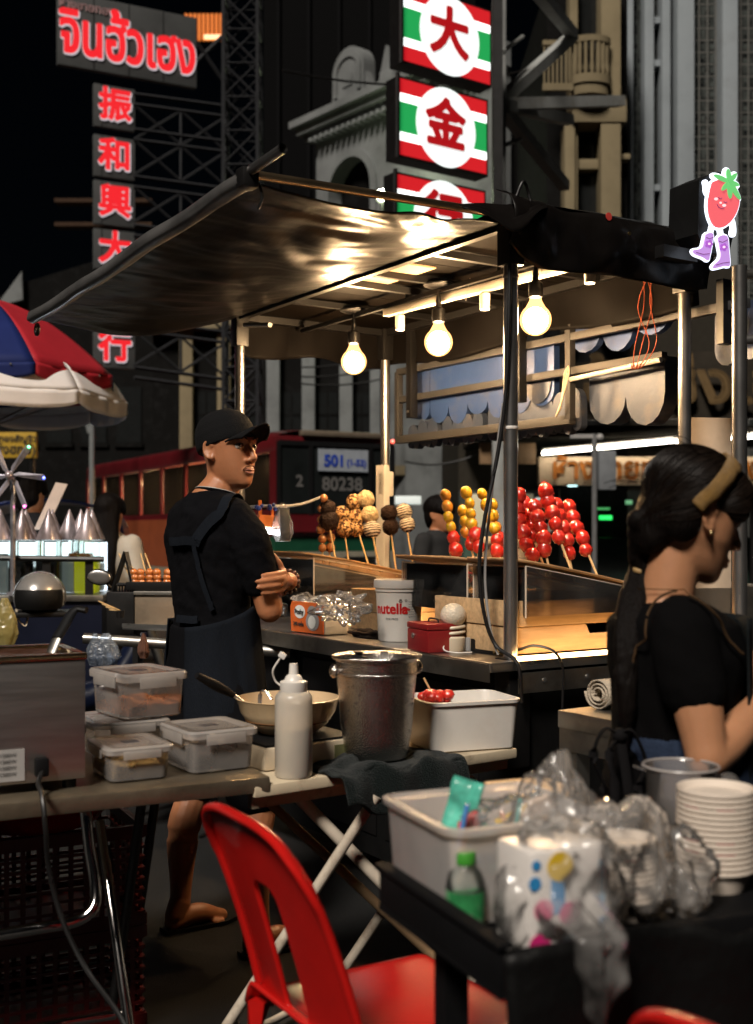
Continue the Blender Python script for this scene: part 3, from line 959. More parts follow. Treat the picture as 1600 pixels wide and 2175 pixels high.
# ---- dark speaker box and terminal
q = SG(962, 1352, CT)
t = sth('black_box', 'black open fronted box behind the cream globe', 'box', (q.x + .13, q.y, CT + .001))
m = MB()
hx, hy, hh = .1, .125, .145
m.bb((-hx, -hy, 0), (hx, hy, .012)).bb((-hx, -hy, hh - .012), (hx, hy, hh)).bb((-hx, -hy, .0125), (hx, -hy + .012, hh - .0125)).bb((-hx, hy - .012, .0125), (hx, hy, hh - .0125)).bb((hx - .01, -hy + .0125, .0125), (hx, hy - .0125, hh - .0125))
m.build('shell', M_['blackboard'], t)
m = MB()
m.bb((-hx + .02, -hy + .015, .07), (hx - .012, hy - .015, .075)); m.build('shelf', M_['blackmetal'], t)
MB().box((-.02, .02, hh + .006), (.12, .2, .012), bev=.003, rz=.2).build('tray', M_['blackboard'], t)
q = SG(1010, 1386, CT)
t = sth('payment_device', 'grey and black flat device beside the cream globe', 'device', (q.x + .05, q.y + .01, CT + .001), RAD(6))
MB().bb((-.05, -.085, 0), (.05, .02, .044), bev=.004).build('body', M_['blackmetal'], t)
MB().bb((-.052, .022, .0), (.05, .10, .046), bev=.004).build('printer', M_['grayplastic'], t)
MB().bb((.0, -.09, .0), (.05, -.05, .12), bev=.005).build('stand', M_['whiteplastic'], t)
q = SG(1108, 1381, CT)
t = sth('power_socket', 'small white power socket beside the near post', 'socket', (q.x + .02, q.y + .02, CT + .001))
MB().bb((-.03, -.016, 0), (.03, .016, .035), bev=.005).build('body', M_['whiteplastic'], t)
MB().bb((-.008, -.0172, .008), (.012, -.0162, .028)).build('outlet', M_['blackmetal'], t)
# ---- strawberry punnets and cups inside the case
def punnet(label, x, y, z0, l, w_, h, n=14):
    t = sth('strawberry_punnet', label, 'punnet', (x, y, z0))
    m = MB()
    for a_ in (-1, 1):
        m.poly([(a_ * l / 2 * .9, -w_ / 2 * .9, .0), (a_ * l / 2 * .9, w_ / 2 * .9, 0), (a_ * l / 2, w_ / 2, h), (a_ * l / 2, -w_ / 2, h)], (.001, 0, 0))
        m.poly([(-l / 2 * .9, a_ * w_ / 2 * .9, 0), (l / 2 * .9, a_ * w_ / 2 * .9, 0), (l / 2, a_ * w_ / 2, h), (-l / 2, a_ * w_ / 2, h)], (0, .001, 0))
    m.build('clear_shell', M_['clearplastic'], t, smooth=False)
    for k in range(n):
        o = berry_mesh('r', .02).build('strawberry', BM['r'], t, ang=0)
        o.location = (random.uniform(-.38, .38) * l, random.uniform(-.38, .38) * w_, .025 + random.uniform(0, h * .6))
        o.rotation_euler = (random.uniform(0, 6), random.uniform(0, 6), 0)
for i, (x, y) in enumerate(((.60, 1.05), (.62, 1.25))):
    crate('wooden_crate', ('pine crate under the nearer strawberry punnet', 'pine crate under the farther strawberry punnet')[i], x - .09, x + .09, y - .09, y + .09, CT + .002, 1.06)
    punnet(('clear punnet of strawberries behind the boards, nearer one', 'clear punnet of strawberries behind the boards, farther one')[i], x, y, 1.075, .17, .17, .075)
q = SG(880, 1262, 1.02)
t = sth('red_tray', 'translucent red tray behind the white tub with red letters', 'tray', (q.x + .02, q.y - .05, .99))
m = MB()
m.bb((-.1, -.18, 0), (.1, .18, .006)); m.bb((-.1, -.18, .0062), (-.095, .18, .07)); m.bb((.095, -.18, .0062), (.1, .18, .07)); m.bb((-.0948, -.18, .0062), (.0948, -.175, .07)); m.bb((-.0948, .175, .0062), (.0948, .18, .07))
m.build('tray_shell', clear('red_clear', (1, .25, .2), .45, .2, (.7, .06, .04)), t)
m = MB(); m.bb((-.09, -.17, -.083), (.09, .17, -.001)); m.build('foot', M_['blackboard'], t)
# ---- crumpled clear cups at the far end of the counter
def cup(label, p, axis, r=.042, h=.11):
    t = sth('plastic_cup', label, 'cup', p, 0, 'clear plastic cups near the man')
    prof = [(r * .72, 0)] + [(r * (.72 + .28 * k / 9) * (1.02 if k % 2 else .98), h * k / 9) for k in range(1, 9)] + [(r * 1.06, h * .97), (r * 1.06, h), (r * 1.0, h)]
    m = MB(); m.lathe(prof, (0, 0, .03), n=24, axis=axis)
    m.build('cup_wall', clear('cup_plastic', opac=.3, rough=.15, col=(.75, .7, .65)), t)
q = SG(628, 1308, CT + .03)
cup('ribbed clear cup lying above the orange tissue pack', (q.x + .03, q.y + .02, CT + .09), (-.6, .5, .5))
cup('ribbed clear cup lying left of the orange tissue pack', (q.x - .02, q.y + .05, CT + .02), (-.7, .6, .15))
t = sth('clear_film_roll', 'crumpled clear film bag lying behind the orange tissue pack', 'bag', SG(725, 1290, 1.03))
m = MB(); m.ball((0, 0, 0), 1, sub=5)
for v in m.b.verts:
    n_ = noise.noise(v.co * 2.1) + .6 * noise.noise(v.co * 5)
    v.co = V((v.co.x * .07, v.co.y * .12, v.co.z * .05)) * (1 + .55 * n_)
m.build('film', M_['bag'], t, ang=0)
# ---- cables hanging on the near post
def cable(name, label, pts, r, m=None):
    o = MB().tube(catmull(pts, 8), r, n=8).build(name, m or M_['cable'], None)
    return tag(o, label, 'cable')
cable('power_cable', 'thick black cable running down the near steel post', [SW(p) for p in ((-.02, -.02, 2.22), (-.03, -.03, 2.0), (-.034, -.02, 1.75), (-.05, .0, 1.55), (-.085, .02, 1.35), (-.10, .03, 1.2), (-.09, .02, 1.05), (-.06, -.0, .95), (-.04, -.08, .9), (-.03, -.09, .78))], .0062)
cable('power_cable', 'thin black cable hooked beside the thick one on the near post', [SW(p) for p in ((-.03, .0, 1.7), (-.04, .03, 1.5), (-.06, .04, 1.3), (-.07, .04, 1.15), (-.065, .02, 1.0), (-.05, -.0, .92))], .0045, M_['grayplastic'])
cable('socket_lead', 'black lead looping from the white socket down over the counter edge', [SW(p) for p in ((.03, -.0, .93), (.06, -.04, .945), (.10, -.085, .93), (.125, -.10, .88), (.13, -.095, .78), (.128, -.09, .6), (.13, -.09, .3))], .0045)
cable('pale_wire', 'pale thin wire hanging from the boards beside the near post', [SX(*p) for p in ((1098, 1110, .0), (1110, 1160, .1), (1135, 1200, .2), (1170, 1228, .2), (1195, 1260, .15), (1185, 1285, .1))], .003, M_['creamplastic'])
cable('roof_wire', 'pale wire strung under the roof past the rightmost spotlight', [SY(*p) for p in ((1105, 570, .03), (1160, 577, .1), (1250, 573, .25), (1310, 562, .2), (1362, 552, .1), (1375, 590, .1))], .0028, M_['creamplastic'])
# ---------------------------------------------------------------- cloud shaped sign frame on the street side of the stall
XB = LX + .055
ts = sth('cloud_sign', 'welded metal frame with scalloped cloud panels hung on the street side of the stall', 'shop sign', (0, 0, 0))
def bar(a, b_, w_=.032, xo=0.0, m=None, par=None):
    p, q = SX(a[0], a[1], XB), SX(b_[0], b_[1], XB)
    d = q - p
    L = d.length
    ang_ = math.atan2(d.z, d.y)
    return MB().box((p + q) / 2 + V((xo, 0, 0)), (w_, L + w_ * .9, w_), rot=Matrix.Rotation(ang_, 3, 'X'), bev=.002).build('frame_bar', m or M_['framebar'], ts)
lb = SX(847, 791, XB)
za, zb_, zc = lb.z, SX(849, 850, XB).z, SX(843, 935, XB).z
yl = lb.y
yr = SX(1411, 681, XB).y
ym = SX(1212, 740, XB).y
def hb(y0, y1, zz, w_=.03, xo=0.0, m=None): return MB().box((XB + xo, (y0 + y1) / 2, zz), (w_, abs(y1 - y0), w_), bev=.002).build('frame_bar', m or M_['framebar'], ts)
def vb(y, z0, z1, w_=.03, xo=0.0, m=None): return MB().box((XB + xo, y, (z0 + z1) / 2), (w_, w_, abs(z1 - z0)), bev=.002).build('frame_bar', m or M_['framebar'], ts)
hb(yl, yr - .1, za); hb(yl, yr, zb_, xo=.002); hb(yl + .01, ym - .01, zc, .036, xo=.001)
vb(yl - .002, zc, za, xo=-.001); vb(ym, zc, za + .05, xo=-.002)
for px in (886, 1117):
    y = SX(px, 760, XB).y
    vb(y, zb_ - .10, 2.25, .04, -.03, M_['blackmetal'])
    MB().lathe([(.006, 0), (.006, .006), (.002, .007)], (XB - .05, y, zb_ - .07), axis=(-1, 0, 0), n=10).build('bolt', M_['polished'], ts)
def scallop(y0, y1, zt, zb, rb, rt=None):
    """cloud outline in the (y, z) plane: bottom lobes of radius ~rb and, if rt, top lobes too"""
    pts = []
    n = max(1, round(abs(y1 - y0) / (2 * rb)))
    for k in range(n):
        c = y0 + (y1 - y0) * (k + .5) / n
        r = abs(y1 - y0) / n / 2
        s_ = 1 if y1 > y0 else -1
        rv = r * (1 + .25 * math.sin(k * 2.3))
        for j in range(9): pts.append((c - s_ * r * math.cos(math.pi * j / 8), zb - rv * math.sin(math.pi * j / 8)))
    if rt:
        n = max(1, round(abs(y1 - y0) / (2 * rt)))
        for k in range(n):
            c = y1 + (y0 - y1) * (k + .5) / n
            r = abs(y1 - y0) / n / 2
            s_ = 1 if y0 > y1 else -1
            rv = r * (1.15 + .3 * math.sin(k * 1.9 + 1))
            for j in range(9): pts.append((c - s_ * r * math.cos(math.pi * j / 8), zt + rv * math.sin(math.pi * j / 8)))
    else: pts += [(y1, zt), (y0, zt)]
    return pts
panelm = mat('cloud_back_panel', (.035, .075, .22), .38, .2, .2, 5, .05, 60, dirt=(.1, .1, .11), dscale=5)  # bluish street reflection put into the base colour of the grey metal
palem = mat('cloud_pale_panel', (.045, .06, .10), .42, .2, .2, 6, .05, 60, dirt=(.16, .14, .12), dscale=6)
def panel(pts, x, m, name='cloud_panel', th=.03): return MB().poly([(x, a, b_) for a, b_ in pts], (th, 0, 0)).build(name, m, ts, ang=50)
ypx = lambda px, py=800: SX(px, py, XB).y
panel(scallop(ypx(858), ypx(900), za, zb_ - .055, .035), XB + .035, panelm)
panel(scallop(ypx(903), ypx(1165), za + .0, zb_ - .06, .075), XB + .030, panelm)
panel(scallop(ypx(1108), ypx(1160), zb_ - .02, zb_ - .03, .07), XB + .024, palem)
panel(scallop(ypx(1232), ypx(1392), zb_ + .01, zb_ - .12, .1), XB + .05, palem, th=.07)
panel(scallop(ypx(856), ypx(918), zc + .035, zc - .02, .026, .036), XB + .03, palem)
panel(scallop(ypx(928), ypx(1014), zc + .04, zc - .02, .026, .034), XB + .032, palem)
panel(scallop(ypx(1024), ypx(1222), zc + .07, zc - .02, .026, .045), XB + .034, palem)
panel(scallop(ypx(1180), ypx(1390), za + .06, za + .035, .09, .08), XB + .08, panelm)
m = MB()
a, b_ = SX(1212, 806, XB - .02), SX(1404, 764, XB - .02)
m.cyl(a, b_, .010, n=12); m.build('lamp_tube', M_['whiteplastic'], ts)
m = MB()
for k in range(3):
    m.tube(catmull([V((XB - .03, ym - .02, za - .12)), V((XB - .05, ym - .02 - .012 * k, zb_ - .02)), V((XB - .05, ym + .0, zc + .06)), V((XB - .04, ym + .04, zc + .015)), V((XB - .03, ym + .02, zc + .05 + .01 * k))]), .0035)
m.build('wiring', M_['creamplastic'], ts)
m = MB()
for k in range(4):
    y0 = yr + .02 + .015 * k
    m.tube(catmull([V((XB - .04, y0, 2.24)), V((XB - .05, y0 + .05 * math.sin(k * 2), 2.12)), V((XB - .06, y0 - .04 + .02 * k, 1.98)), V((XB - .05, y0 + .04, 1.90)), V((XB - .03, y0 + .07, zb_ - .02))]), .0018)
m.build('red_wiring', mat('red_wire', (.25, .05, .02), .5), ts)
# signboard end: black frame with a small cloud beyond the right rear post
m = MB()
y0, y1 = ypx(1530, 700), ypx(1478, 700)
hb(y0 - .1, y1 + .05, za + .0, .032, .02)
panel(scallop(y0 - .12, y1 - .02, za + .02, za - .13, .06), XB + .075, palem)
m.bb((XB - .02, y0 - .03, za - .13), (XB + .03, y0 + .0, za + .09)); m.build('frame_bar', M_['blackmetal'], ts)
# ---------------------------------------------------------------- strawberry sign
YS = -.17
q = SY(1525, 470, YS)
tb = sth('strawberry_sign', 'glowing cut-out sign of a strawberry in purple boots above the stall corner', 'shop sign', (0, 0, 0))
K = 550 / 1600.0
def cp(pts, yo=0.0): return [SY(1050 + a * K, b_ * K, YS) + V((0, yo, 0)) for a, b_ in pts]
def ell(cx, cy, rx, ry, rot=0, n=28): return [(cx + rx * math.cos(t_) * math.cos(rot) - ry * math.sin(t_) * math.sin(rot), cy + rx * math.cos(t_) * math.sin(rot) + ry * math.sin(t_) * math.cos(rot)) for t_ in [2 * math.pi * k / n for k in range(n)]]
def smooth2(pts, k=4):
    c = [V((a, b_, 0)) for a, b_ in pts]
    P = c[-2:] + c + c[:3]
    o = catmull(P, k)
    return [(v.x, v.y) for v in o[2 * k:-3 * k + k * 0]][: len(pts) * k]
def grow(pts, d):
    cx_, cy_ = sum(p[0] for p in pts) / len(pts), sum(p[1] for p in pts) / len(pts)
    n = len(pts); o = []
    ar = sum(pts[i][0] * pts[(i + 1) % n][1] - pts[(i + 1) % n][0] * pts[i][1] for i in range(n))
    sg = 1 if ar > 0 else -1
    for i in range(n):
        a_, c_ = pts[i - 1], pts[(i + 1) % n]
        tx, ty = c_[0] - a_[0], c_[1] - a_[1]
        l = math.hypot(tx, ty) or 1
        o.append((pts[i][0] + sg * ty / l * d, pts[i][1] - sg * tx / l * d))
    return o
body = smooth2([(1345, 1125), (1322, 1195), (1314, 1275), (1325, 1345), (1352, 1398), (1388, 1410), (1432, 1392), (1472, 1348), (1500, 1288), (1508, 1225), (1492, 1170), (1455, 1125), (1400, 1105)])
bootL = smooth2([(1300, 1452), (1345, 1447), (1338, 1520), (1326, 1580), (1316, 1610), (1285, 1592), (1235, 1572), (1224, 1548), (1262, 1540), (1285, 1520)])
bootR = smooth2([(1374, 1472), (1430, 1460), (1442, 1540), (1448, 1640), (1418, 1645), (1352, 1660), (1350, 1640), (1385, 1605), (1392, 1560)])
leaves = [ell((1440 + a) / 2, (1128 + b_) / 2, math.hypot(a - 1440, b_ - 1128) / 2 + 6, 17, math.atan2(b_ - 1128, a - 1440), 16) for a, b_ in ((1348, 1085), (1398, 1178), (1446, 1228), (1505, 1235), (1496, 1150), (1480, 1078), (1428, 1052))]
armL = smooth2([(1318, 1214), (1300, 1190), (1297, 1150), (1292, 1128), (1303, 1122), (1308, 1146), (1318, 1136), (1322, 1150), (1312, 1180), (1326, 1206)])
armR = smooth2([(1448, 1352), (1468, 1362), (1478, 1410), (1476, 1450), (1462, 1456), (1458, 1440), (1464, 1408), (1456, 1372)])
legs = [[(1334, 1398), (1344, 1400), (1334, 1450), (1322, 1450)], [(1380, 1408), (1392, 1406), (1402, 1466), (1390, 1468)]]
glw = emis('sign_white', (.78, .86, 1), 1.7)
def layer(shapes, d, y, m, name, th=.004):
    mb = MB()
    for i, s_ in enumerate(shapes): mb.poly(cp(grow(s_, d) if d else s_, y - i * .0004), (0, th, 0))
    return mb.build(name, m, tb, smooth=False)
sh = [body, bootL, bootR] + leaves + [armL, armR] + legs
hull = smooth2([(1190, 1150), (1330, 1075), (1400, 1040), (1490, 1060), (1530, 1240), (1490, 1400), (1480, 1560), (1440, 1670), (1340, 1660), (1220, 1560), (1215, 1400)], 3)
m = MB(); m.poly(cp([(1285, 1105), (1400, 1055), (1500, 1080), (1520, 1240), (1490, 1470), (1470, 1560), (1330, 1560), (1275, 1440)], .012), (0, .13, 0)).build('housing', M_['blackboard'], tb, smooth=False)
layer(sh, 11, 0, glw, 'white_face')
layer([body], 0, -.006, emis('sign_red', (.88, .12, .15), .85, (.5, .1, .1)), 'berry_face')
layer(leaves, -3, -.010, emis('sign_green', (.16, .62, .2), .8, (.1, .4, .1)), 'leaf_face')
layer([bootL, bootR], 0, -.006, emis('sign_purple', (.55, .28, .75), .85, (.3, .2, .4)), 'boot_face')
dk = emis('sign_line', (.25, .06, .25), .35, (.2, .05, .2))
mb = MB()
for l in ([(1375, 1222), (1384, 1232), (1396, 1226)], [(1408, 1248), (1418, 1256), (1428, 1250)], [(1366, 1265), (1376, 1284), (1396, 1292), (1412, 1286)], [(1300, 1470), (1320, 1478), (1344, 1468)], [(1376, 1492), (1400, 1500), (1432, 1484)], [(1238, 1562), (1280, 1574), (1320, 1570)], [(1360, 1640), (1400, 1628), (1444, 1622)]):
    mb.tube([p for p in cp(l, -.0075)], .0012, n=5)
mb.build('drawn_line', dk, tb)
layer([ell(1362, 1232, 12, 9), ell(1412, 1272, 12, 9), ell(1390, 1256, 7, 7)], 0, -.0065, emis('sign_pink', (1, .5, .55), 1.0), 'cheek_face')
fl = []
for cx_, cy_ in ((1317, 1510), (1408, 1530)):
    fl += [ell(cx_ + 15 * math.cos(k * 1.257), cy_ + 15 * math.sin(k * 1.257), 11, 11, 0, 12) for k in range(5)]
vio = emis('sign_violet', (.42, .12, .62), .8, (.3, .1, .4))
layer(fl[:5], 0, -.0068, vio, 'flower_face')
layer(fl[5:], 0, -.0068, vio, 'flower_face')
layer([ell(1317, 1510, 7, 7, 0, 12), ell(1408, 1530, 7, 7, 0, 12)], 0, -.0095, emis('sign_pink2', (1, .55, .7), 1.0), 'flower_face')
m = MB(); p = SY(1480, 520, YS); m.bb((p.x - .1, YS + .05, p.z - .04), (p.x + .06, YS + .09, p.z)); m.build('bracket', M_['blackmetal'], tb)
# steel posts of the neighbouring stall on the right
def post(px, py, Z, r, z1, label):
    p = W(px, py, Z)
    t = thing('steel_post', label, 'post', (p.x, p.y, 0))
    MB().cyl((0, 0, 0.02), (0, 0, z1), r, n=20).build('tube', M_['polished'], t)
    MB().lathe([(r * 1.8, 0), (r * 1.8, .02), (r * 1.1, .03)], n=20).build('foot', M_['rubber'], t)
    return t
t = post(1571, 1000, 3.55, .0225, 2.105, 'polished steel post at the right edge behind the woman with the headband')
MB().cyl((-.02, 0, 1.88), (.4, .02, 1.90), .014).build('cross_tube', M_['polished'], t)
MB().cyl((-.0, 0, 2.08), (.4, .1, 2.10), .014).build('cross_tube', M_['dullsteel'], t)
# ---------------------------------------------------------------- people
def basis(org, f, pitch=0.0, roll=0.0):
    """local axes: x = person's right, y = forward, z = up"""
    f = V((f[0], f[1], 0)).normalized()
    r = V((f.y, -f.x, 0))
    M = Matrix((r, f, V((0, 0, 1)))).transposed().to_4x4()
    M = M @ Matrix.Rotation(pitch, 4, 'X') @ Matrix.Rotation(roll, 4, 'Y')
    M.translation = V(org)
    return M
HEADSEC = [(.133, .012, .018, .012), (.126, .038, .052, .036), (.110, .058, .080, .060), (.085, .070, .098, .078), (.055, .0755, .106, .0875), (.030, .0755, .104, .0905), (.010, .0740, .098, .0870),
           (-.012, .0715, .088, .0865), (-.035, .0680, .074, .0860), (-.055, .0630, .060, .0860), (-.075, .0560, .045, .0850), (-.092, .0475, .028, .0850), (-.107, .0365, .006, .0840), (-.118, .022, -.025, .0760), (-.122, .010, -.045, .065)]
def head_blob(B, H, s=1.0, female=False, neck_to=None, neck_r=.054):
    R3 = H.to_3x3()
    def E(c, r, rot=None): B.e(H @ (V(c) * s), [x * s for x in r], R3 if rot is None else R3 @ rot)
    def L(pts, rs): B.limb([H @ (V(p) * s) for p in pts], [x * s for x in rs], n=10, k=4)
    rings = []
    for z_, w_, bk, fr in HEADSEC:
        if female and z_ < -.05: w_ *= .93
        rg = []
        for k in range(36):
            a = 2 * math.pi * k / 36
            sx_, cy_ = math.sin(a), math.cos(a)
            yy = (fr if cy_ > 0 else bk) * math.copysign(abs(cy_) ** (.86 if cy_ > 0 else 1.0), cy_)
            xx = w_ * math.copysign(abs(sx_) ** .92, sx_)
            if bk < 0: yy = (fr + bk) / 2 * 1.0 + (fr - (fr + bk) / 2 * 1.0) * cy_ if False else max(yy, -bk if cy_ <= 0 else 0)
            rg.append(B.m.b.verts.new(H @ (V((xx, yy, z_)) * s)))
        rings.append(rg)
    B.m.skin(rings)
    for x in (-1, 1):
        E((x * .0125, .0955, -.0355), (.0085, .010, .0075))
        rim = [H @ (V((x * (.0775 + .009 * (.5 + .5 * math.cos(t_))), -.008 - .0165 * math.cos(t_) - .004 * math.sin(t_), .0035 + .0265 * math.sin(t_))) * s) for t_ in [RAD(-95) + RAD(255) * k / 16 for k in range(17)]]
        B.m.tube(rim, .0052 * s, n=8)
        E((x * .0755, -.006, .002), (.0055, .0165, .026), Matrix.Rotation(RAD(16) * x, 3, 'Z'))
        E((x * .0775, .001, -.022), (.0065, .009, .0095))
    L([(-.040, .0775, .029), (-.022, .0865, .0335), (0, .087, .029), (.022, .0865, .0335), (.040, .0775, .029)], [.005, .0075, .006, .0075, .005])
    L([(0, .086, .022), (0, .0985, -.006), (0, .1085, -.0285)], [.0075, .0092, .0118])
    E((0, .079, -.067), (.026, .0145, .016))
    E((0, .0885, -.0625), (.0205, .0065, .0052))
    E((0, .0875, -.0735), (.0175, .0072, .0058))
    if neck_to is not None:
        if female: B.limb([H @ (V((0, -.024, -.03)) * s), V(neck_to) - V((0, 0, .02))], [neck_r * .97, neck_r * 1.12], n=20)
        else: B.limb([H @ (V((0, -.022, -.02)) * s), H @ (V((0, -.028, -.09)) * s), V(neck_to)], [neck_r * .98, neck_r * .98, neck_r * 1.2], n=18)
def head_dents(H, s=1.0):
    R3 = H.to_3x3()
    d = []
    for x in (-1, 1):
        d.append((H @ (V((x * .033, .090, .011)) * s), .014 * s, R3 @ V((0, -.0062, 0)) * s))
        d.append((H @ (V((x * .082, -.004, .003)) * s), .009 * s, R3 @ V((-x * .0045, 0, 0)) * s))
    d.append((H @ (V((0, .0955, -.0682)) * s), .006 * s, R3 @ V((0, -.0025, 0)) * s))
    return d
M_['eyewhite'] = mat('eye_white', (.62, .56, .5), .2, coat=.5)
M_['iris'] = mat('dark_iris', (.02, .01, .006), .1, coat=1)
M_['brow'] = mat('dark_brow_hair', (.03, .017, .011), .7, bump=.5, bscale=300)
M_['lip'] = mat('lips', (.40, .155, .105), .4, sss=.1)
def face_bits(t, H, s=1.0, brow=1.0, female=False):
    R3 = H.to_3x3()
    def P(p): return H @ (V(p) * s)
    for x in (-1, 1):
        e = MB().ball(P((x * .033, .0715, .0105)), .0125 * s, seg=16).build('eye', M_['eyewhite'], t)
        MB().ball(P((x * .033 + .0015, .0795, .0105)), .0062 * s, seg=12).build('iris', M_['iris'], e)
        MB().tube(catmull([P((x * .020, .0835, .010)), P((x * .027, .0865, .0165)), P((x * .036, .0850, .0175)), P((x * .046, .0765, .0115))]), [.0012 * s] * 19, n=6).build('eyelid_line', M_['brow'], e)
        MB().tube(catmull([P((x * .012, .0925, .030)), P((x * .024, .0945, .036)), P((x * .036, .089, .0375)), P((x * .052, .073, .031))]), [.003 * s * brow * (1 - .5 * abs(k / 18 - .35)) for k in range(19)], n=6, flat=.7).build('eyebrow', M_['brow'], t)
    MB().tube(catmull([P((-.021, .0870, -.067)), P((-.010, .0930, -.0635)), P((0, .0945, -.065)), P((.010, .0930, -.0635)), P((.021, .0870, -.067))]), [(.0012 + .003 * math.sin(math.pi * k / 24)) * s for k in range(25)], n=8).build('upper_lip', M_['lip'], t)
    MB().tube(catmull([P((-.019, .0870, -.0705)), P((-.008, .0920, -.0745)), P((0, .0932, -.0750)), P((.008, .0920, -.0745)), P((.019, .0870, -.0705))]), [(.0012 + .0036 * math.sin(math.pi * k / 24)) * s for k in range(25)], n=8).build('lower_lip', M_['lip'], t)
def hand_blob(B, wrist, kn, tips, thumb, rf=.0082, palm_r=.02):
    """kn: four knuckle points, tips: list of (mid, tip) per finger, thumb: (base, mid, tip)"""
    wrist = V(wrist)
    for k_, tp in zip(kn, tips):
        pts = [V(k_)] + [V(p) for p in tp]
        B.limb(pts, [rf * 1.12, rf * 1.04, rf * .92][:len(pts)] if len(pts) < 4 else [rf * 1.15, rf * 1.08, rf, rf * .88], n=9, k=4)
        B.limb([wrist.lerp(V(k_), .15), V(k_)], [palm_r * .62, rf * 1.3], n=9)
    B.limb([wrist, (V(kn[1]) + V(kn[2])) / 2], [palm_r * 1.1, palm_r * .72], n=10)
    B.limb([wrist.lerp(V(thumb[0]), .2), V(thumb[0]), V(thumb[1]), V(thumb[2])], [rf * 1.5, rf * 1.45, rf * 1.15, rf * .95], n=9, k=4)
def foot_blob(B, ank, fdir, s=1.0):
    ank = V(ank); f = V((fdir[0], fdir[1], 0)).normalized(); r = V((f.y, -f.x, 0))
    B.limb([ank + V((0, 0, -.0)), ank + V((0, 0, -.05)) - f * .02], [.036 * s, .034 * s])
    B.limb([V((ank.x, ank.y, .03)) - f * .025, V((ank.x, ank.y, .045)) + f * .06, V((ank.x, ank.y, .022)) + f * .15], [.031 * s, .034 * s, .022 * s])
    for k in range(5):
        q = V((ank.x, ank.y, .014)) + f * (.17 - .008 * k) + r * (k - 2) * .016
        B.limb([q - f * .03, q], [.011 * s, .009 * s], n=8)
# ================= the man in the cap
mt = thing('person', 'young man in a black cap, t-shirt and slate apron standing with crossed arms, looking right', 'person', (-.535, 3.79, 0))
BM_ = basis((-.535, 3.79, 0), (.72, .69))
def mb_(x, y, z): return BM_ @ V((x, y, z))
rA, fA = BM_.to_3x3() @ V((1, 0, 0)), BM_.to_3x3() @ V((0, 1, 0))
hm = W(487, 960, 3.80)
HM = basis((hm.x, hm.y, hm.z), (.79, -.62), RAD(3))
B = Blob()
head_blob(B, HM, 1.02, neck_to=mb_(.0, -.012, 1.375), neck_r=.0605)
def torso(B, k=1.0, z0=.80, top=True):
    secs = []
    for x, y, z, a, b_ in ((0, 0, .80, .158, .113), (0, .0, .92, .156, .110), (0, .005, 1.04, .144, .100), (0, .0, 1.16, .155, .108), (0, -.01, 1.28, .168, .114), (0, -.012, 1.36, .158, .098), (0, -.008, 1.405, .108, .075), (0, -.005, 1.43, .06, .055)):
        if z >= z0: secs.append((mb_(x, y, z), rA, fA, a * k + (k - 1) * .0, b_ * k))
    B.loft(secs)
torso(B, .97)
rs, re, rw = mb_(.158, -.012, 1.352), mb_(.215, .07, 1.055), mb_(.02, .23, 1.11)
ls, le, lw = mb_(-.165, -.0, 1.352), mb_(-.20, .16, 1.07), mb_(.195, .165, 1.142)
B.limb([rs - rA * .01 - V((0, 0, .012)), (rs + re) / 2 + rA * .006, re], [.046, .047, .041])
B.limb([re, re.lerp(rw, .35), rw], [.041, .040, .029])
B.limb([ls + rA * .01 - V((0, 0, .012)), (ls + le) / 2, le], [.046, .047, .041])
B.limb([le, mb_(.03, .235, 1.115), lw], [.041, .040, .0295])
kn = [mb_(.247, .100, 1.174), mb_(.256, .096, 1.157), mb_(.256, .092, 1.137), mb_(.250, .088, 1.118)]
tips = [(mb_(.262, .06, 1.171), mb_(.262, .025, 1.168), mb_(.258, .008, 1.166)), (mb_(.268, .055, 1.154), mb_(.264, .010, 1.150), mb_(.256, -.013, 1.148)), (mb_(.268, .052, 1.134), mb_(.264, .012, 1.131), mb_(.256, -.008, 1.130)), (mb_(.262, .055, 1.114), mb_(.262, .024, 1.112), mb_(.256, .008, 1.111))]
hand_blob(B, lw, kn, tips, (mb_(.222, .118, 1.172), mb_(.232, .098, 1.200), mb_(.228, .076, 1.228)))
hand_blob(B, rw, [mb_(-.07, .215, 1.13), mb_(-.075, .218, 1.115), mb_(-.075, .22, 1.10), mb_(-.07, .222, 1.085)], [(mb_(-.11, .20, 1.13), mb_(-.13, .18, 1.13)), (mb_(-.118, .20, 1.115), mb_(-.14, .175, 1.115)), (mb_(-.118, .20, 1.10), mb_(-.14, .175, 1.10)), (mb_(-.11, .20, 1.085), mb_(-.13, .18, 1.085))], (mb_(-.03, .25, 1.14), mb_(-.05, .25, 1.16), mb_(-.07, .24, 1.175)))
for hx, kx, ky, ax, ay in ((-.09, -.105, .02, -.10, -.05), (.09, .21, .03, .25, .0)):
    B.limb([mb_(hx, 0, .86), mb_((hx + kx) / 2, ky * .5 + .01, .66), mb_(kx, ky, .47), mb_((kx + ax) / 2, (ky + ay) / 2 - .02, .33), mb_(ax, ay, .10)], [.088, .075, .055, .055, .034])
    foot_blob(B, mb_(ax, ay, .10), (fA.x + .15 * rA.x, fA.y + .15 * rA.y))
bme = B.mesh('body', .0045, 3, head_dents(HM, 1.02))
link('body', bme, M_['skin'], mt, ang=0).matrix_parent_inverse = Matrix.Translation(-mt.location)
mt.location = (-.535, 3.79, 0)
def fix(t):
    """children built in world space: shift them into the thing's own frame"""
    bpy.context.view_layer.update()
    inv = t.matrix_basis.inverted()
    for ch in t.children:
        if ch.type == 'MESH' and not ch.get('_f'):
            ch.matrix_parent_inverse = Matrix.Identity(4)
            ch.data.transform(inv); ch['_f'] = 1
        for g in ch.children:
            if not g.get('_f'): g.data.transform(inv); g['_f'] = 1
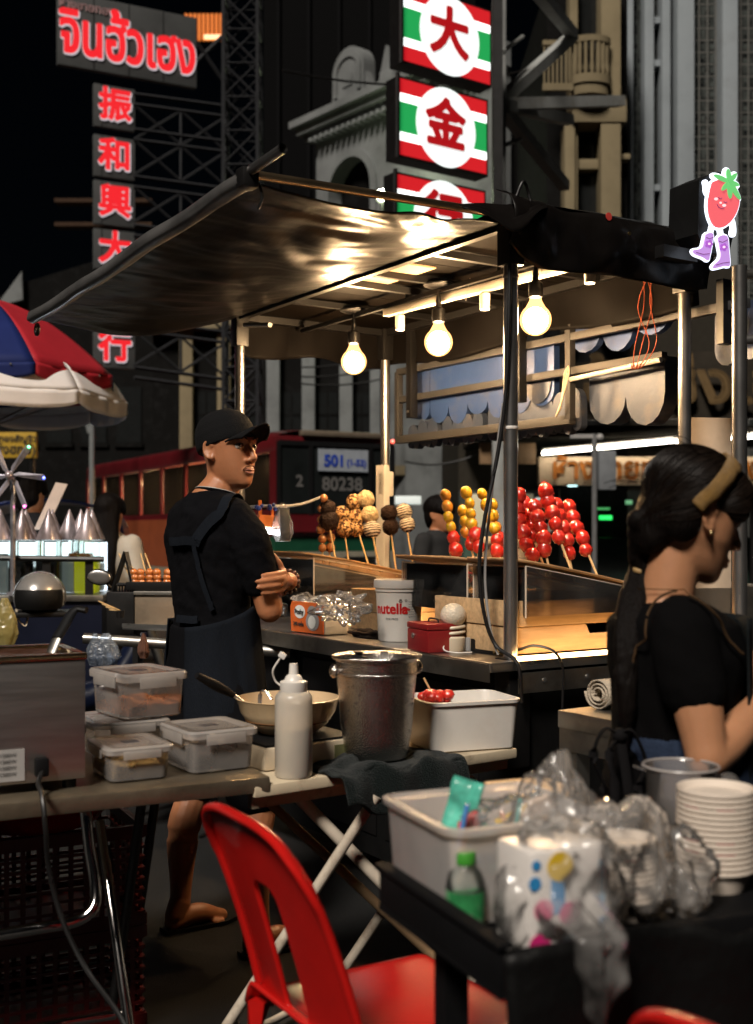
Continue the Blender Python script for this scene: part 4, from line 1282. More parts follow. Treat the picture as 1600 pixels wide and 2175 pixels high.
def unflag():
    for o in bpy.data.objects:
        if '_f' in o: del o['_f']
face_bits(mt, HM, 1.02, 1.15)
s_ = 1.02
m = MB()
P = lambda p: HM @ (V(p) * s_)
m.tube(catmull([P((-.027, .0840, -.067)), P((-.020, .0905, -.057)), P((-.008, .0955, -.0535)), P((.008, .0955, -.0535)), P((.020, .0905, -.057)), P((.027, .0840, -.067))]), [.0024] * 31, n=6, flat=.55)
m.build('moustache', mat('moustache_hair', (.055, .026, .016), .8, bump=.6, bscale=400), mt)
# short shaved hair under the cap
hairm = mat('shaved_hair', (.075, .04, .025), .75, bump=.5, bscale=500)
def shell(name, H, s, fn, m, par, nu=40, nv=16):
    mb = MB(); mb.grid(lambda u, v: H @ (V(fn(u, v)) * s), nu, nv)
    return mb.build(name, m, par, ang=0)
def hairfn(u, v):
    a = RAD(-62) - u * RAD(236)          # from right temple round the back to the left temple
    zb = -.045 + .05 * abs(2 * u - 1) ** 2
    z_ = .075 + (zb - .075) * v
    k = math.sqrt(max(.05, 1 - ((z_ - .048) / .088) ** 2))
    k = max(k, .62) if z_ < .02 else k
    return (math.cos(a + RAD(90)) * .0755 * k if False else .0768 * k * math.sin(RAD(118) + u * RAD(124) * 1.0) if False else .0768 * k * math.sin(a + math.pi / 2 + math.pi / 2 * 0), -.012 + .0965 * k * math.cos(a + math.pi / 2 + 0), z_)
# cap
capm = mat('black_cap_cloth', (.004, .004, .0045), .92, bump=.35, bscale=240, spec=.2)
HC = HM @ Matrix.Translation((0, 0, 0)) @ Matrix.Rotation(RAD(13), 4, 'X')
B2 = Blob()
R3 = HC.to_3x3()
secs = []
for z_, a, b_, y in ((.018, .086, .106, -.004), (.035, .0885, .109, -.004), (.065, .0875, .107, -.006), (.095, .080, .098, -.008), (.118, .066, .080, -.010), (.134, .044, .054, -.012), (.142, .018, .022, -.012)):
    secs.append((HC @ V((0, y, z_)), R3 @ V((1, 0, 0)), R3 @ V((0, 1, 0)), a, b_))
B2.loft(secs, 36)
B2.e(HC @ V((0, -.012, .142)), (.009, .009, .006), R3)
cme = B2.mesh('cap', .004, 3)
cap = link('cap', cme, capm, mt, ang=0)
def brim(u, v):
    a = (u - .5) * 2
    x = .072 * a * (1 - .22 * v)
    y0 = .104 * math.sqrt(max(0, 1 - (x / .092) ** 2)) - .006
    y = y0 + v * .082 * math.sqrt(max(0, 1 - .75 * a * a))
    return HC @ V((x, y, .03 + .004 * v - .020 * a * a - .012 * v * a * a + .004 * math.sin(v * 3)))
MB().grid(brim, 24, 10).build('cap_brim', capm, mt, solid=.006, ang=0)
# hair stubble: a thin skin offset from the head below the cap edge, at the back and sides
bv = bvh_of(bme)
def stub(u, v):
    a = RAD(100) + u * RAD(150)
    d = R3 @ V((math.sin(a) * 1.0, math.cos(a), 0))
    zz = .045 - v * (.045 + .055 * (math.sin(math.pi * u) ** 2))
    p0 = HM @ V((0, -.01, zz)) + d * .16
    l, n, i, dd = bv.find_nearest(p0)
    return l + n * .0018
# t-shirt
B3 = Blob()
torso(B3, 1.06)
nc0 = mb_(0, -.012, 1.375).lerp(HM @ V((0, -.028, -.09)), .55)
B3.loft([(mb_(0, -.004, 1.36), rA, fA, .145, .09), (mb_(0, -.004, 1.395).lerp(nc0, .4), rA, fA, .10, .080), (nc0 - V((0, 0, .014)), rA, fA, .078, .074), (nc0 - V((0, 0, .002)), rA, fA, .068, .066)])
for s0, e0, k in ((rs, re, 1), (ls, le, -1)):
    dn = (e0 - s0)
    B3.limb([s0 - rA * .02 * k, s0 + dn * .3 + rA * .012 * k, s0 + dn * .68 + rA * .006 * k], [.058, .062, .061], n=18)
sme = B3.mesh('t_shirt', .007, 3)
sb = bvh_of(sme)
for v in sme.vertices:
    p = v.co
    n_ = noise.noise(V((p.x * 9, p.y * 9, p.z * 5))) * .007 + noise.noise(V((p.x * 20 + p.z * 12, p.y * 20, p.z * 22))) * .0055 + .0022 * noise.noise(V((p.x * 60, p.y * 60 + p.z * 50, p.z * 40)))
    v.co = p + v.normal * n_
link('t_shirt', sme, M_['blackcloth'], mt, ang=0)
# collar with a pale piping
ncx = mb_(0, -.012, 1.375).lerp(HM @ V((0, -.028, -.09)), .55)
col = [ncx + rA * (.068 * math.cos(a)) + fA * (.066 * math.sin(a)) + V((0, 0, -.002 - .016 * math.sin(a))) for a in [2 * math.pi * k / 24 for k in range(25)]]
MB().tube(col, .007, n=8).build('collar', M_['blackcloth'], mt)
MB().tube([p + V((0, 0, .005)) + (p - mb_(0, 0, p.z)) * .06 for p in col], .0016, n=6).build('collar_piping', M_['whiteplastic'], mt)
# shorts
B4 = Blob()
B4.loft([(mb_(0, 0, z_), rA, fA, a, b_) for z_, a, b_ in ((.78, .165, .12), (.88, .17, .122), (1.0, .162, .115))])
for hx, kx in ((-.09, -.105), (.09, .2)):
    B4.limb([mb_(hx, 0, .86), mb_((hx + kx) / 2, .01, .66), mb_(kx, .02, .49)], [.10, .098, .092])
link('shorts', B4.mesh('shorts', .009, 3), mat('black_shorts', (.005, .005, .006), .9), mt, ang=0)
# apron: skirt wrapped round the front, open at the back
def apr(u, v):
    a = RAD(-118) + u * RAD(286)          # 0 = front
    zt = 1.05 + .05 * math.cos(a) - .03 * math.exp(-((u - .1) / .1) ** 2)
    zz = zt + (.56 - zt) * v
    k = 1.10 + .24 * v + .02 * math.sin(a * 9 + v * 2) * (.3 + v) + .02 * math.sin(a * 23) * v
    return mb_(.160 * k * math.sin(a) + .02 * v * math.sin(a), .117 * k * math.cos(a) + .01 * v, zz)
ap = MB().grid(apr, 80, 30)
apo = ap.build('apron', M_['slate'], mt, solid=.004, ang=0)
def mpx(px, py, Z=3.62): return W(px, py, Z)
def strap(name, pts, w_, off=.005): return ribbon(pts, sb, w_, off + .006).build(name, M_['slate'], mt, ang=50)
strap('shoulder_strap', [mpx(512, 1078, 3.75), mpx(495, 1068, 3.68), mpx(468, 1085), mpx(435, 1115), mpx(412, 1145), mpx(404, 1160)], .034)
strap('back_strap', [mpx(404, 1150), mpx(403, 1170), mpx(410, 1200), mpx(420, 1235), mpx(432, 1270), mpx(446, 1300)], .016, .006)
strap('cross_band', [mpx(350, 1152, 3.7), mpx(365, 1152), mpx(385, 1151), mpx(406, 1151)], .027, .0065)
strap('back_tie', [mpx(358, 1312, 3.7), mpx(380, 1314), mpx(402, 1314)], .024, .012)
# bracelet, ring
bd = MB()
wd = (lw - mb_(.03, .235, 1.115)).normalized()
wa, wb = frame_of(wd)
for k in range(14):
    a = 2 * math.pi * k / 14
    bd.ball(lw - wd * .012 + (wa * math.cos(a) + wb * math.sin(a)) * .036, .0082, seg=10)
bd.build('bracelet', mat('wood_beads', (.10, .03, .015), .25, coat=.5), mt)
pr = (V(kn[2]) + V(tips[2][0])) / 2
dr = (V(tips[2][0]) - V(kn[2])).normalized()
MB().lathe([(.0092, -.002), (.0108, -.002), (.0108, .002), (.0092, .002)], pr, n=16, axis=dr).build('ring', mat('gold_ring', (.8, .5, .2), .2, 1), mt)
for ax, ay in ((-.10, -.05), (.25, .0)):
    c = mb_(ax, ay, 0)
    f2 = (fA + rA * .15).normalized(); r2 = V((f2.y, -f2.x, 0))
    q = [c + f2 * (y_) + r2 * x_ + V((0, 0, .002)) for x_, y_ in ((-.03, -.06), (.03, -.06), (.042, .08), (.045, .15), (.02, .2), (-.025, .2), (-.045, .14), (-.036, .05))]
    MB().poly(q, (0, 0, .012)).build('sandal', M_['rubber'], mt)
fix(mt)
# ================= the woman with the headband
FW = (.93, .37)
wt_loc = V((.585, 2.27, 0))
wt = thing('person', 'woman in a black t-shirt with a tan headband and long dark braid, seen in profile', 'person', wt_loc)
BW = basis(wt_loc, FW)
def wb_(x, y, z): return BW @ V((x, y, z))
rW, fW = BW.to_3x3() @ V((1, 0, 0)), BW.to_3x3() @ V((0, 1, 0))
hw = W(1474, 1104, 2.27)
SWM = .94
HW = basis(hw, (.975, .22), RAD(-15))
B = Blob()
nb_ = W(1412, 1268, 2.27)
head_blob(B, HW, SWM, True, neck_to=nb_, neck_r=.047)
def up2(p, q): return (V(q) - V(p)).normalized()
def torsoW(B, k=1.0):
    L_ = ((W(1424, 1800, 2.27), .160, .120), (W(1422, 1680, 2.27), .150, .112), (W(1424, 1560, 2.27), .128, .098), (W(1432, 1460, 2.27), .138, .104), (W(1434, 1380, 2.27), .150, .108), (W(1424, 1320, 2.27), .148, .096), (W(1416, 1286, 2.27), .095, .068), (W(1424, 1270, 2.27), .040, .038))
    B.loft([(c, rW, fW, a * k, b_ * k) for c, a, b_ in L_])
torsoW(B, .96)
srW, erW, wrW = W(1452, 1335, 2.13), W(1502, 1612, 2.08), W(1640, 1470, 2.22)
slW, elW, wlW = W(1420, 1330, 2.40), W(1530, 1500, 2.48), W(1650, 1372, 2.42)
B.limb([srW, (srW + erW) / 2, erW], [.050, .046, .038])
B.limb([erW, erW.lerp(wrW, .3) - V((0, 0, .006)), wrW], [.038, .038, .026])
B.limb([slW, (slW + elW) / 2, elW], [.048, .044, .037])
B.limb([elW, elW.lerp(wlW, .3), wlW], [.037, .037, .025])
def simple_hand(B, wr, d, side, dn=V((0, 0, -1))):
    d = V(d).normalized(); a = d.cross(dn).normalized() * side
    kk = [wr + d * .075 + a * x for x in (.028, .009, -.010, -.028)]
    tt = [(p + d * .03 + dn * .008, p + d * (.052 - .006 * abs(i - 1)) + dn * .03) for i, p in enumerate(kk)]
    hand_blob(B, wr, kk, tt, (wr + d * .03 + a * .035 + dn * .008, wr + d * .06 + a * .045 + dn * .02, wr + d * .085 + a * .035 + dn * .03), rf=.0078)
simple_hand(B, wrW, (1, .25, .15), 1)
simple_hand(B, wlW, (1, -.1, .1), -1)
for hx in (-.085, .085):
    B.limb([wb_(hx, 0, .76), wb_(hx * 1.05, .01, .42), wb_(hx, -.02, .09)], [.085, .056, .036])
    foot_blob(B, wb_(hx, -.02, .09), (fW.x, fW.y), .9)
wme = B.mesh('body', .0045, 7, head_dents(HW, SWM))
link('body', wme, M_['skin2'], wt, ang=0)
face_bits(wt, HW, SWM, .8, True)
# hair: skull cap with swept sides, bun of the braid start, plait down the back
def hair_cap(B, H, s, grow=1.0):
    R3 = H.to_3x3()
    def E(c, r, rot=None): B.e(H @ (V(c) * s), [x * s * grow for x in r], R3 if rot is None else R3 @ rot)
    E((0, -.020, .060), (.0865, .108, .090))
    E((0, .028, .066), (.0775, .082, .068))
    E((0, -.070, .0), (.068, .050, .080))
    E((0, -.080, -.045), (.045, .036, .05))
    for x in (-1, 1):
        E((x * .050, .042, .046), (.033, .052, .036), Matrix.Rotation(RAD(-24), 3, 'X'))
        E((x * .052, -.05, .0), (.034, .045, .06))
B = Blob()
hair_cap(B, HW, SWM)
path = catmull([HW @ V((0, -.095, -.03)), W(1368, 1205, 2.3), W(1345, 1275, 2.26), W(1334, 1350, 2.22), W(1330, 1430, 2.2), W(1332, 1500, 2.2)], 8)
for i, p in enumerate(path[:-2]):
    d = (path[min(i + 1, len(path) - 1)] - p).normalized()
    a, b_ = frame_of(d)
    sgn = 1 if i % 2 else -1
    k = 1 - .45 * i / len(path)
    B.e(p + a * .013 * sgn * k, (.024 * k, .021 * k, .028 * k), d.to_track_quat('Z', 'Y').to_matrix() @ Matrix.Rotation(RAD(28) * sgn, 3, 'Y'))
B.limb([path[-6], path[-1], path[-1] + V((0, 0, -.08))], [.018, .02, .004])
hme = B.mesh('hair', .0045, 9)
for v in hme.vertices:
    q = HW.inverted() @ v.co
    st = noise.noise(V((q.x * 40, q.y * 9 + q.z * 12, q.z * 30 - q.y * 22)))
    v.co += v.normal * st * .0016
link('hair', hme, M_['hair'], wt, ang=0)
hb_ = bvh_of(hme)
m = MB()
for k in range(46):
    u = random.random()
    p = HW @ V((random.choice((-1, 1)) * random.uniform(.0, .07), random.uniform(-.11, .05), random.uniform(.05, .15)))
    l, n, i, d = hb_.find_nearest(p)
    dv = HW.to_3x3() @ V((random.uniform(-.3, .3), -1, random.uniform(-.5, .2)))
    m.tube(catmull([l, l + n * .006 + dv * .03, l + n * random.uniform(.002, .012) + dv * .07 - V((0, 0, .01))], 3), [.0006] * 7, n=4)
m.build('flyaway_hair', M_['hair'], wt)
rngh = random.Random(21)
m = MB()
tgt_b, HI = HW @ V((0, -.112, -.035)), HW.to_3x3()
for k in range(520):
    sd_ = rngh.choice((-1, 1))
    front = rngh.random() < .28
    p = HW @ (V((sd_ * rngh.uniform(.0, .10), rngh.uniform(.05, .12) if front else rngh.uniform(-.05, .05), rngh.uniform(.03, .13) if front else rngh.uniform(.04, .17))))
    tgt = HW @ V((sd_ * .085, -.03, -.005)) if front else tgt_b
    pts = []
    l_, n_, i_, d_ = hb_.find_nearest(p)
    off_ = rngh.uniform(.0004, .0022)
    for q_ in range(rngh.randint(9, 16)):
        pts.append(l_ + n_ * off_)
        dv = tgt - l_
        if dv.length < .02: break
        dv.normalize()
        dv = dv - n_ * dv.dot(n_)
        if dv.length < 1e-4: break
        l_, n_, i_, d_ = hb_.find_nearest(l_ + dv.normalized() * .011 + HI @ V((rngh.uniform(-.0008, .0008), 0, rngh.uniform(-.0008, .0008))))
    if len(pts) > 4: m.tube(pts, [.0009 * (1 - .6 * j / len(pts)) for j in range(len(pts))], n=4)
strandm = mat('hair_strand', (.010, .006, .004), .38, 0, .4, 40, spec=.35)
m.build('hair_strands', strandm, wt)
hbm = mat('tan_fleece', (.30, .165, .04), .95, 0, .2, 60, 1.0, 420, sheen=.15)
arc = [HW @ V((x * .105, y, z_)) for x, y, z_ in ((-.9, -.035, .015), (-.95, -.012, .055), (-.75, .024, .12), (-.3, .048, .155), (0, .054, .162), (.3, .048, .155), (.75, .024, .12), (.95, -.012, .055), (.9, -.040, .012))]
ribbon(arc, hb_, .034, .003, 8, .007).build('headband', hbm, wt, ang=0)
# wisp across the temple, tie in the braid
MB().lathe([(.012, -.004), (.0145, -.002), (.0145, .002), (.012, .004)], W(1316 + 44, 1210, 2.29), n=14, axis=path[8] - path[6]).build('hair_tie', mat('hair_tie', (.35, .22, .09), .4), wt)
m = MB(); e = HW @ V((.080, .0, -.026)); m.ball(e, .004, seg=10); m.build('earring', mat('gold_stud', (.9, .7, .35), .15, 1), wt)
B = Blob()
torsoW(B, 1.07)
for s0, e0, k in ((srW, erW, 1), (slW, elW, -1)):
    dn = e0 - s0
    B.limb([s0 - dn * .02, s0 + dn * .24, s0 + dn * .47], [.060, .061, .060], n=18)
tme = B.mesh('t_shirt', .007, 4)
wsb = bvh_of(tme)
for v in tme.vertices:
    p = v.co
    v.co = p + v.normal * (noise.noise(V((p.x * 12, p.y * 12, p.z * 7))) * .006 + noise.noise(V((p.x * 30 + p.z * 14, p.y * 22, p.z * 22))) * .0022)
link('t_shirt', tme, mat('black_tee', (.0035, .0033, .0035), .95, spec=.04, bump=.2, bscale=260), wt, ang=0)
tanstrap = mat('dark_strap', (.007, .0065, .007), .8)
def wstrap(name, pts, w_, m=tanstrap): return ribbon(pts, wsb, w_, .008).build(name, m, wt, ang=50)
piping = mat('tan_piping', (.06, .035, .018), .8)
wstrap('strap_edge', [W(1340, 1300, 2.15), W(1375, 1278, 2.15), W(1415, 1265, 2.13), W(1440, 1266, 2.12)], .004, piping)
wstrap('strap_edge', [W(1345, 1310, 2.15), W(1322, 1350, 2.15), W(1308, 1410, 2.17), W(1304, 1470, 2.17)], .004, piping)
wstrap('strap_edge', [W(1462, 1268, 2.1), W(1495, 1305, 2.1), W(1530, 1350, 2.12), W(1550, 1390, 2.15)], .004, piping)
# apron front seen from the side
def aprW(u, v):
    a = RAD(-62) + u * RAD(124)
    zt = 1.13 - .0 * v
    zz = 1.14 + (.50 - 1.14) * v
    px_ = 1424 - 6 * v
    k = 1.14 + .10 * v + .012 * math.sin(a * 11)
    c = W(px_, 1130 + (CAMZ - zz) * F / 2.27, 2.27)
    return c + rW * (.150 * k * math.sin(a)) + fW * (.116 * k * math.cos(a))
MB().grid(aprW, 40, 24).build('apron', mat('dark_apron', (.008, .010, .011), .85, bump=.3, bscale=250), wt, solid=.004, ang=0)
m = MB()
tie = W(1318, 1562, 2.16)
for pts in ([(0, 0, 0), (-.03, -.0, .012), (-.05, 0, -.04), (-.03, 0, -.10), (-.06, 0, -.16)], [(0, 0, 0), (-.02, 0, -.03), (-.012, -.01, -.10), (-.02, -.01, -.22)], [(0, 0, 0), (.02, -.01, .01), (.045, -.01, -.05), (.03, -.01, -.10), (.06, -.01, -.19)], [(0, 0, 0), (.01, -.01, -.08), (.02, -.012, -.15), (.05, -.02, -.22)]):
    m.tube(catmull([tie + V(p) for p in pts], 6), .009, n=8, flat=.35)
m.ball(tie, (.016, .014, .014), seg=10)
m.build('apron_tie', tanstrap, wt)
B = Blob()
B.loft([(wb_(0, 0, z_), rW, fW, a, b_) for z_, a, b_ in ((.72, .172, .132), (.82, .168, .128), (.92, .150, .116))])
for hx in (-.085, .085): B.limb([wb_(hx, 0, .78), wb_(hx * 1.05, .01, .42), wb_(hx, -.02, .06)], [.098, .075, .06])
link('jeans', B.mesh('jeans', .009, 3), mat('blue_jeans', (.02, .03, .055), .9, 0, .25, 30, .3, 200), wt, ang=0)
m = MB(); nk = [W(1412, 1262, 2.27) + rW * .062 * math.cos(a) + fW * .058 * math.sin(a) + V((0, 0, .012 - .05 * max(0, math.sin(a)))) for a in [k * math.pi / 12 for k in range(25)]]
m.tube(nk, .0009, n=4); m.build('necklace', mat('gold_chain', (.8, .55, .25), .25, 1), wt)
fix(wt)
# ================= people farther back
def far_person(label, p, f, tone, hairlen, topm, s=1.0, hat=False):
    t = thing('person', label, 'person', (p.x, p.y, 0))
    Bb = basis((p.x, p.y, 0), f)
    def b_(x, y, z): return Bb @ (V((x, y, z)) * s)
    ra, fa = Bb.to_3x3() @ V((1, 0, 0)), Bb.to_3x3() @ V((0, 1, 0))
    Hh = basis(b_(0, .02, 1.50), f)
    B = Blob()
    head_blob(B, Hh, s, neck_to=b_(0, 0, 1.35), neck_r=.05)
    B.loft([(b_(0, 0, z), ra, fa, a * s, c * s) for z, a, c in ((.8, .155, .11), (1.0, .14, .1), (1.2, .165, .11), (1.33, .16, .09), (1.4, .06, .05))])
    for x in (-1, 1):
        B.limb([b_(x * .17, 0, 1.31), b_(x * .22, -.02, 1.06), b_(x * .2, .12, .88)], [.05 * s, .04 * s, .028 * s])
        hand_w = b_(x * .2, .12, .88)
        simple_hand(B, hand_w, fa - V((0, 0, .6)), x)
        B.limb([b_(x * .09, 0, .82), b_(x * .09, .01, .45), b_(x * .09, -.02, .09)], [.085 * s, .058 * s, .036 * s])
        foot_blob(B, b_(x * .09, -.02, .09), f)
    link('body', B.mesh('body', .011, 3), tone, t, ang=0)
    face_bits(t, Hh, s)
    B = Blob()
    hair_cap(B, Hh, s, 1.08)
    if hairlen:
        B.loft([(Hh @ V((0, y, z)), Hh.to_3x3() @ V((1, 0, 0)), Hh.to_3x3() @ V((0, 1, 0)), a, c) for y, z, a, c in ((-.05, .07, .085, .06), (-.075, -.05, .09, .055), (-.10, -.2, .10, .045), (-.12, -.36, .095, .04), (-.13, -.5, .07, .03), (-.13, -.58, .03, .015))])
    hm_ = B.mesh('hair', .012, 2)
    for v in hm_.vertices: v.co += v.normal * .006 * noise.noise(V((v.co.x * 40, v.co.y * 40, v.co.z * 4)))
    link('hair', hm_, M_['hair'], t, ang=0)
    B = Blob()
    B.loft([(b_(0, 0, z), ra, fa, a * s, c * s) for z, a, c in ((.78, .175, .13), (1.0, .16, .12), (1.2, .18, .125), (1.33, .175, .105), (1.4, .075, .065))])
    for x in (-1, 1): B.limb([b_(x * .165, 0, 1.32), b_(x * .21, -.01, 1.12)], [.068 * s, .066 * s])
    link('top', B.mesh('top', .014, 3), topm, t, ang=0)
    B = Blob()
    for x in (-1, 1): B.limb([b_(x * .085, 0, .84), b_(x * .09, .01, .45), b_(x * .09, -.02, .06)], [.11 * s, .08 * s, .065 * s])
    link('trousers', B.mesh('trousers', .014, 3), mat('dark_trousers', (.02, .02, .025), .9), t, ang=0)
    fix(t)
    return t
far_person('woman with very long dark straight hair seen from behind, beside the bottles', W(232, 1130, 7.1), (.25, 1), M_['skin2'], True, mat('cream_top', (.4, .36, .3), .9), .93)
far_person('person with dark curly hair standing behind the white tub', W(930, 1130, 8.0), (.6, -.5), M_['skin'], False, mat('dark_top', (.03, .03, .03), .9), .94)
far_person('dark clothed person standing behind the bottles and cones at the left edge', W(62, 1130, 7.6), (.4, .9), M_['skin2'], False, mat('black_top', (.012, .012, .014), .9), 1.02)
unflag()
# ---------------------------------------------------------------- ground
def asphalt():
    m = mat('asphalt', (.010, .0098, .0095), .55, 0, .4, 3, 1.0, 320, spec=.4, dirt=(.005, .005, .005), dscale=.8, damt=.8, rvar=.35)
    return m
road = MB().grid(lambda u, v: (-150 + 300 * u, -30 + 280 * v, 0), 4, 4).build('road', asphalt(), None, smooth=False)
struct(road)
pv = MB().bb((-60, 27.0, -.2), (70, 45, .14)).build('pavement', mat('pavement_slabs', (.10, .095, .09), .8, 0, .3, 1.5, .2, 20), None)
struct(pv)
m = MB()
m.bb((-60, 24.9, .002), (60, 25.05, .004)); struct(m.build('road_line', mat('road_paint', (.5, .48, .42), .7, dirt=(.08, .08, .08)), None))
# ---------------------------------------------------------------- bus
bcorner = V((-1.62, 18.8, 0))
bs = V((-.48, .877, 0)).normalized(); bf = V((.877, .48, 0)).normalized()
bz = math.atan2(bs.y, bs.x)
bus = thing('city_bus', 'old red and cream city bus with a route board in its windscreen', 'bus', bcorner, math.atan2(bf.y, bf.x))
# local: x along the front (to the right), y along the side (away)
BWd, BL, BH = 2.2, 11.5, 3.0
redb = mat('bus_red', (.10, .007, .010), .3, 0, .15, 2, coat=.5, dirt=(.06, .01, .01))
cream = mat('bus_cream', (.22, .20, .15), .4, 0, .1, 2, dirt=(.1, .08, .06))
oran = mat('bus_orange', (.22, .05, .016), .4, 0, .15, 2, dirt=(.13, .03, .015))
green = mat('bus_green', (.008, .06, .03), .4)
glass = mat('dark_glass', (.012, .014, .014), .08, 0, .3, 2, spec=.8)
MB().bb((0, 0.02, .35), (BWd, BL, .98), .05).build('skirt', cream, bus)
MB().bb((.01, .05, .981), (BWd - .01, BL, 1.22)).build('belt', green, bus)
side = MB().bb((-.004, .7, .60), (.2, BL - .3, 1.55)).build('side_panel', oran, bus)
ub = MB()
ub.bb((0, .02, 1.221), (BWd, BL, 1.62), .02)
for (a, b_) in ((0, .07), (BWd - .07, BWd)):
    for k in range(9):
        y = .02 + k * (BL - .1) / 8
        ub.bb((a, y, 1.62), (b_, y + (.10 if k else .22), 2.62))
ub.bb((0, .02, 2.60), (BWd, BL, 2.86), .03)
ub.build('body', redb, bus)
rf = MB()
def roof(u, v):
    a = math.pi * u
    return (BWd / 2 - (BWd / 2) * math.cos(a) * (1 - .02), .04 + (BL - .04) * v, 2.84 + .18 * math.sin(a) ** .7 - .05 * max(0, .05 - v) / .05)
rf.grid(roof, 20, 20); rf.build('roof', redb, bus, ang=0)
MB().bb((.45, -.06, 2.86), (BWd - .1, .3, 2.96), .04).build('visor', mat('dusty_visor', (.14, .11, .08), .4), bus)
# front: windscreen in three panes, text
frt = MB().bb((.0, -.03, 1.30), (BWd, .02, 1.58)).build('front_panel', redb, bus)
ws = MB().bb((.08, -.005, 1.60), (BWd - .08, .018, 2.72), .0).build('windscreen', glass, bus)
m = MB()
for x in (.05, .62, 1.72, BWd - .05): m.bb((x - .035, -.03, 1.56), (x + .035, .0, 2.76))
m.bb((.05, -.032, 2.70), (BWd - .05, .0, 2.78)); m.build('windscreen_frame', M_['rubber'], bus)
bd = MB().bb((.74, -.05, 2.30), (1.66, -.035, 2.66)).build('route_board', mat('route_board', (.30, .33, .37), .5), bus)
def btxt(s, size, m, x, z, bold, yo=-.055): return textmesh(s, size, m, 'lettering', bus, (x, yo, z), (1, 0, 0), bold=bold, depth=.003)
btxt('501', .26, M_['bluetext'], 1.03, 2.46, .012)
btxt('(1-53)', .15, M_['bluetext'], 1.44, 2.44, .006)
gray = mat('faded_white_print', (.13, .125, .12), .6)
btxt('80238', .30, gray, 1.20, 2.08, .008, -.008)
btxt('2', .26, gray, .42, 2.12, .008, -.008)
btxt('MITSUBISHI', .15, mat('chrome_letters', (.5, .5, .48), .3, .6), 1.38, 1.43, .008, -.034)
m = MB()
for k in range(7): m.bb((1.25, -.0, .50 + k * .06), (1.9, .015, .53 + k * .06))
m.build('grille', M_['blackmetal'], bus)
for x in (.3, 1.95):
    h = MB().lathe([(.02, 0), (.12, 0), (.12, .03), (.1, .05), (.0, .055)], (x, .0, .80), axis=(0, -1, 0), n=20).build('headlight', mat('lamp_glass', (.5, .5, .48), .15), bus)
MB().bb((-.05, -.12, .30), (BWd + .05, .0, .46), .03).build('bumper', M_['blackmetal'], bus)
tl = emis('red_marker', (1, .08, .04), 6)
MB().ball((BWd - .06, -.03, 2.83), .028, seg=10).build('marker_light', tl, bus)
# side windows with a saloon behind, warm lamplight put into it as glow
sal = emis('bus_ceiling_lamp', (1, .62, .3), 500)
intr = mat('bus_interior', (.30, .22, .15), .7)
glowb = mat('glowing_bus_lining', (.3, .2, .13), .7, 0, .6, 1.2, emit=.30, ecol=(1, .58, .32))  # own glow stands in for lamplight on the ceiling and far wall
MB().bb((.30, .5, 2.52), (BWd - .1, BL - .4, 2.56)).build('ceiling', glowb, bus)
for k in range(5): MB().bb((1.0, 1.5 + k * 2.0, 2.47), (1.2, 2.1 + k * 2.0, 2.50)).build('saloon_lamp', sal, bus)
MB().bb((BWd - .12, .4, 1.2), (BWd - .08, BL - .3, 2.55)).build('inner_wall', intr, bus)
MB().bb((BWd - .16, .45, 2.0), (BWd - .125, BL - .35, 2.5)).build('glow_sheet', glowb, bus)
MB().bb((.1, .4, 1.1), (BWd - .1, BL - .3, 1.16)).build('bus_floor', M_['blackboard'], bus)
for k in range(8):
    y0 = .14 + k * (BL - .1) / 8 + (.1 if k == 0 else 0)
    y1 = .0 + (k + 1) * (BL - .1) / 8
    o = MB().bb((.03, y0, 1.63), (.036, y1, 2.58)).build('window_pane', clear('bus_glass', (.8, .78, .74), .08, .06, (.05, .05, .05), fres=1.15), bus)
    f = MB(); ym_ = (y0 + y1) / 2
    f.bb((-.005, y0, 1.62), (.025, y1, 1.66))
    f.build('sash', redb, o)
    if k in (1, 2, 3, 5, 6):
        B_ = MB(); B_.ball((.55 + .2 * (k % 2), ym_, 1.80), (.1, .11, .13), seg=12); B_.ball((.55 + .2 * (k % 2), ym_, 1.45), (.16, .22, .28), seg=12)
        B_.bb((.35, ym_ + .2, 1.16), (1.0, ym_ + .3, 1.95), .03)
        B_.build('seat', M_['blackboard'], bus)
for y in (2.0, 8.6):
    for x in (.02, BWd - .02):
        w_ = MB().lathe([(.2, -.12), (.46, -.12), (.5, -.06), (.5, .06), (.46, .12), (.2, .12)], (x, y, .5), n=28, axis=(1, 0, 0)).build('wheel', M_['rubber'], bus)
        MB().lathe([(.01, -.13), (.24, -.125), (.26, -.1), (.26, .1), (.24, .125), (.01, .13)], (x, y, .5), n=20, axis=(1, 0, 0)).build('hub', M_['dullsteel'], w_)
textmesh('เบอร์', .3, cream, 'lettering', bus, (-.01, 3.6, 1.05), (0, -1, 0), bold=.01)
m = MB(); m.bb((-.012, 2.3, .85), (-.006, 3.0, 1.4)); m.build('side_poster', mat('poster_paper', (.5, .3, .16), .6), bus)
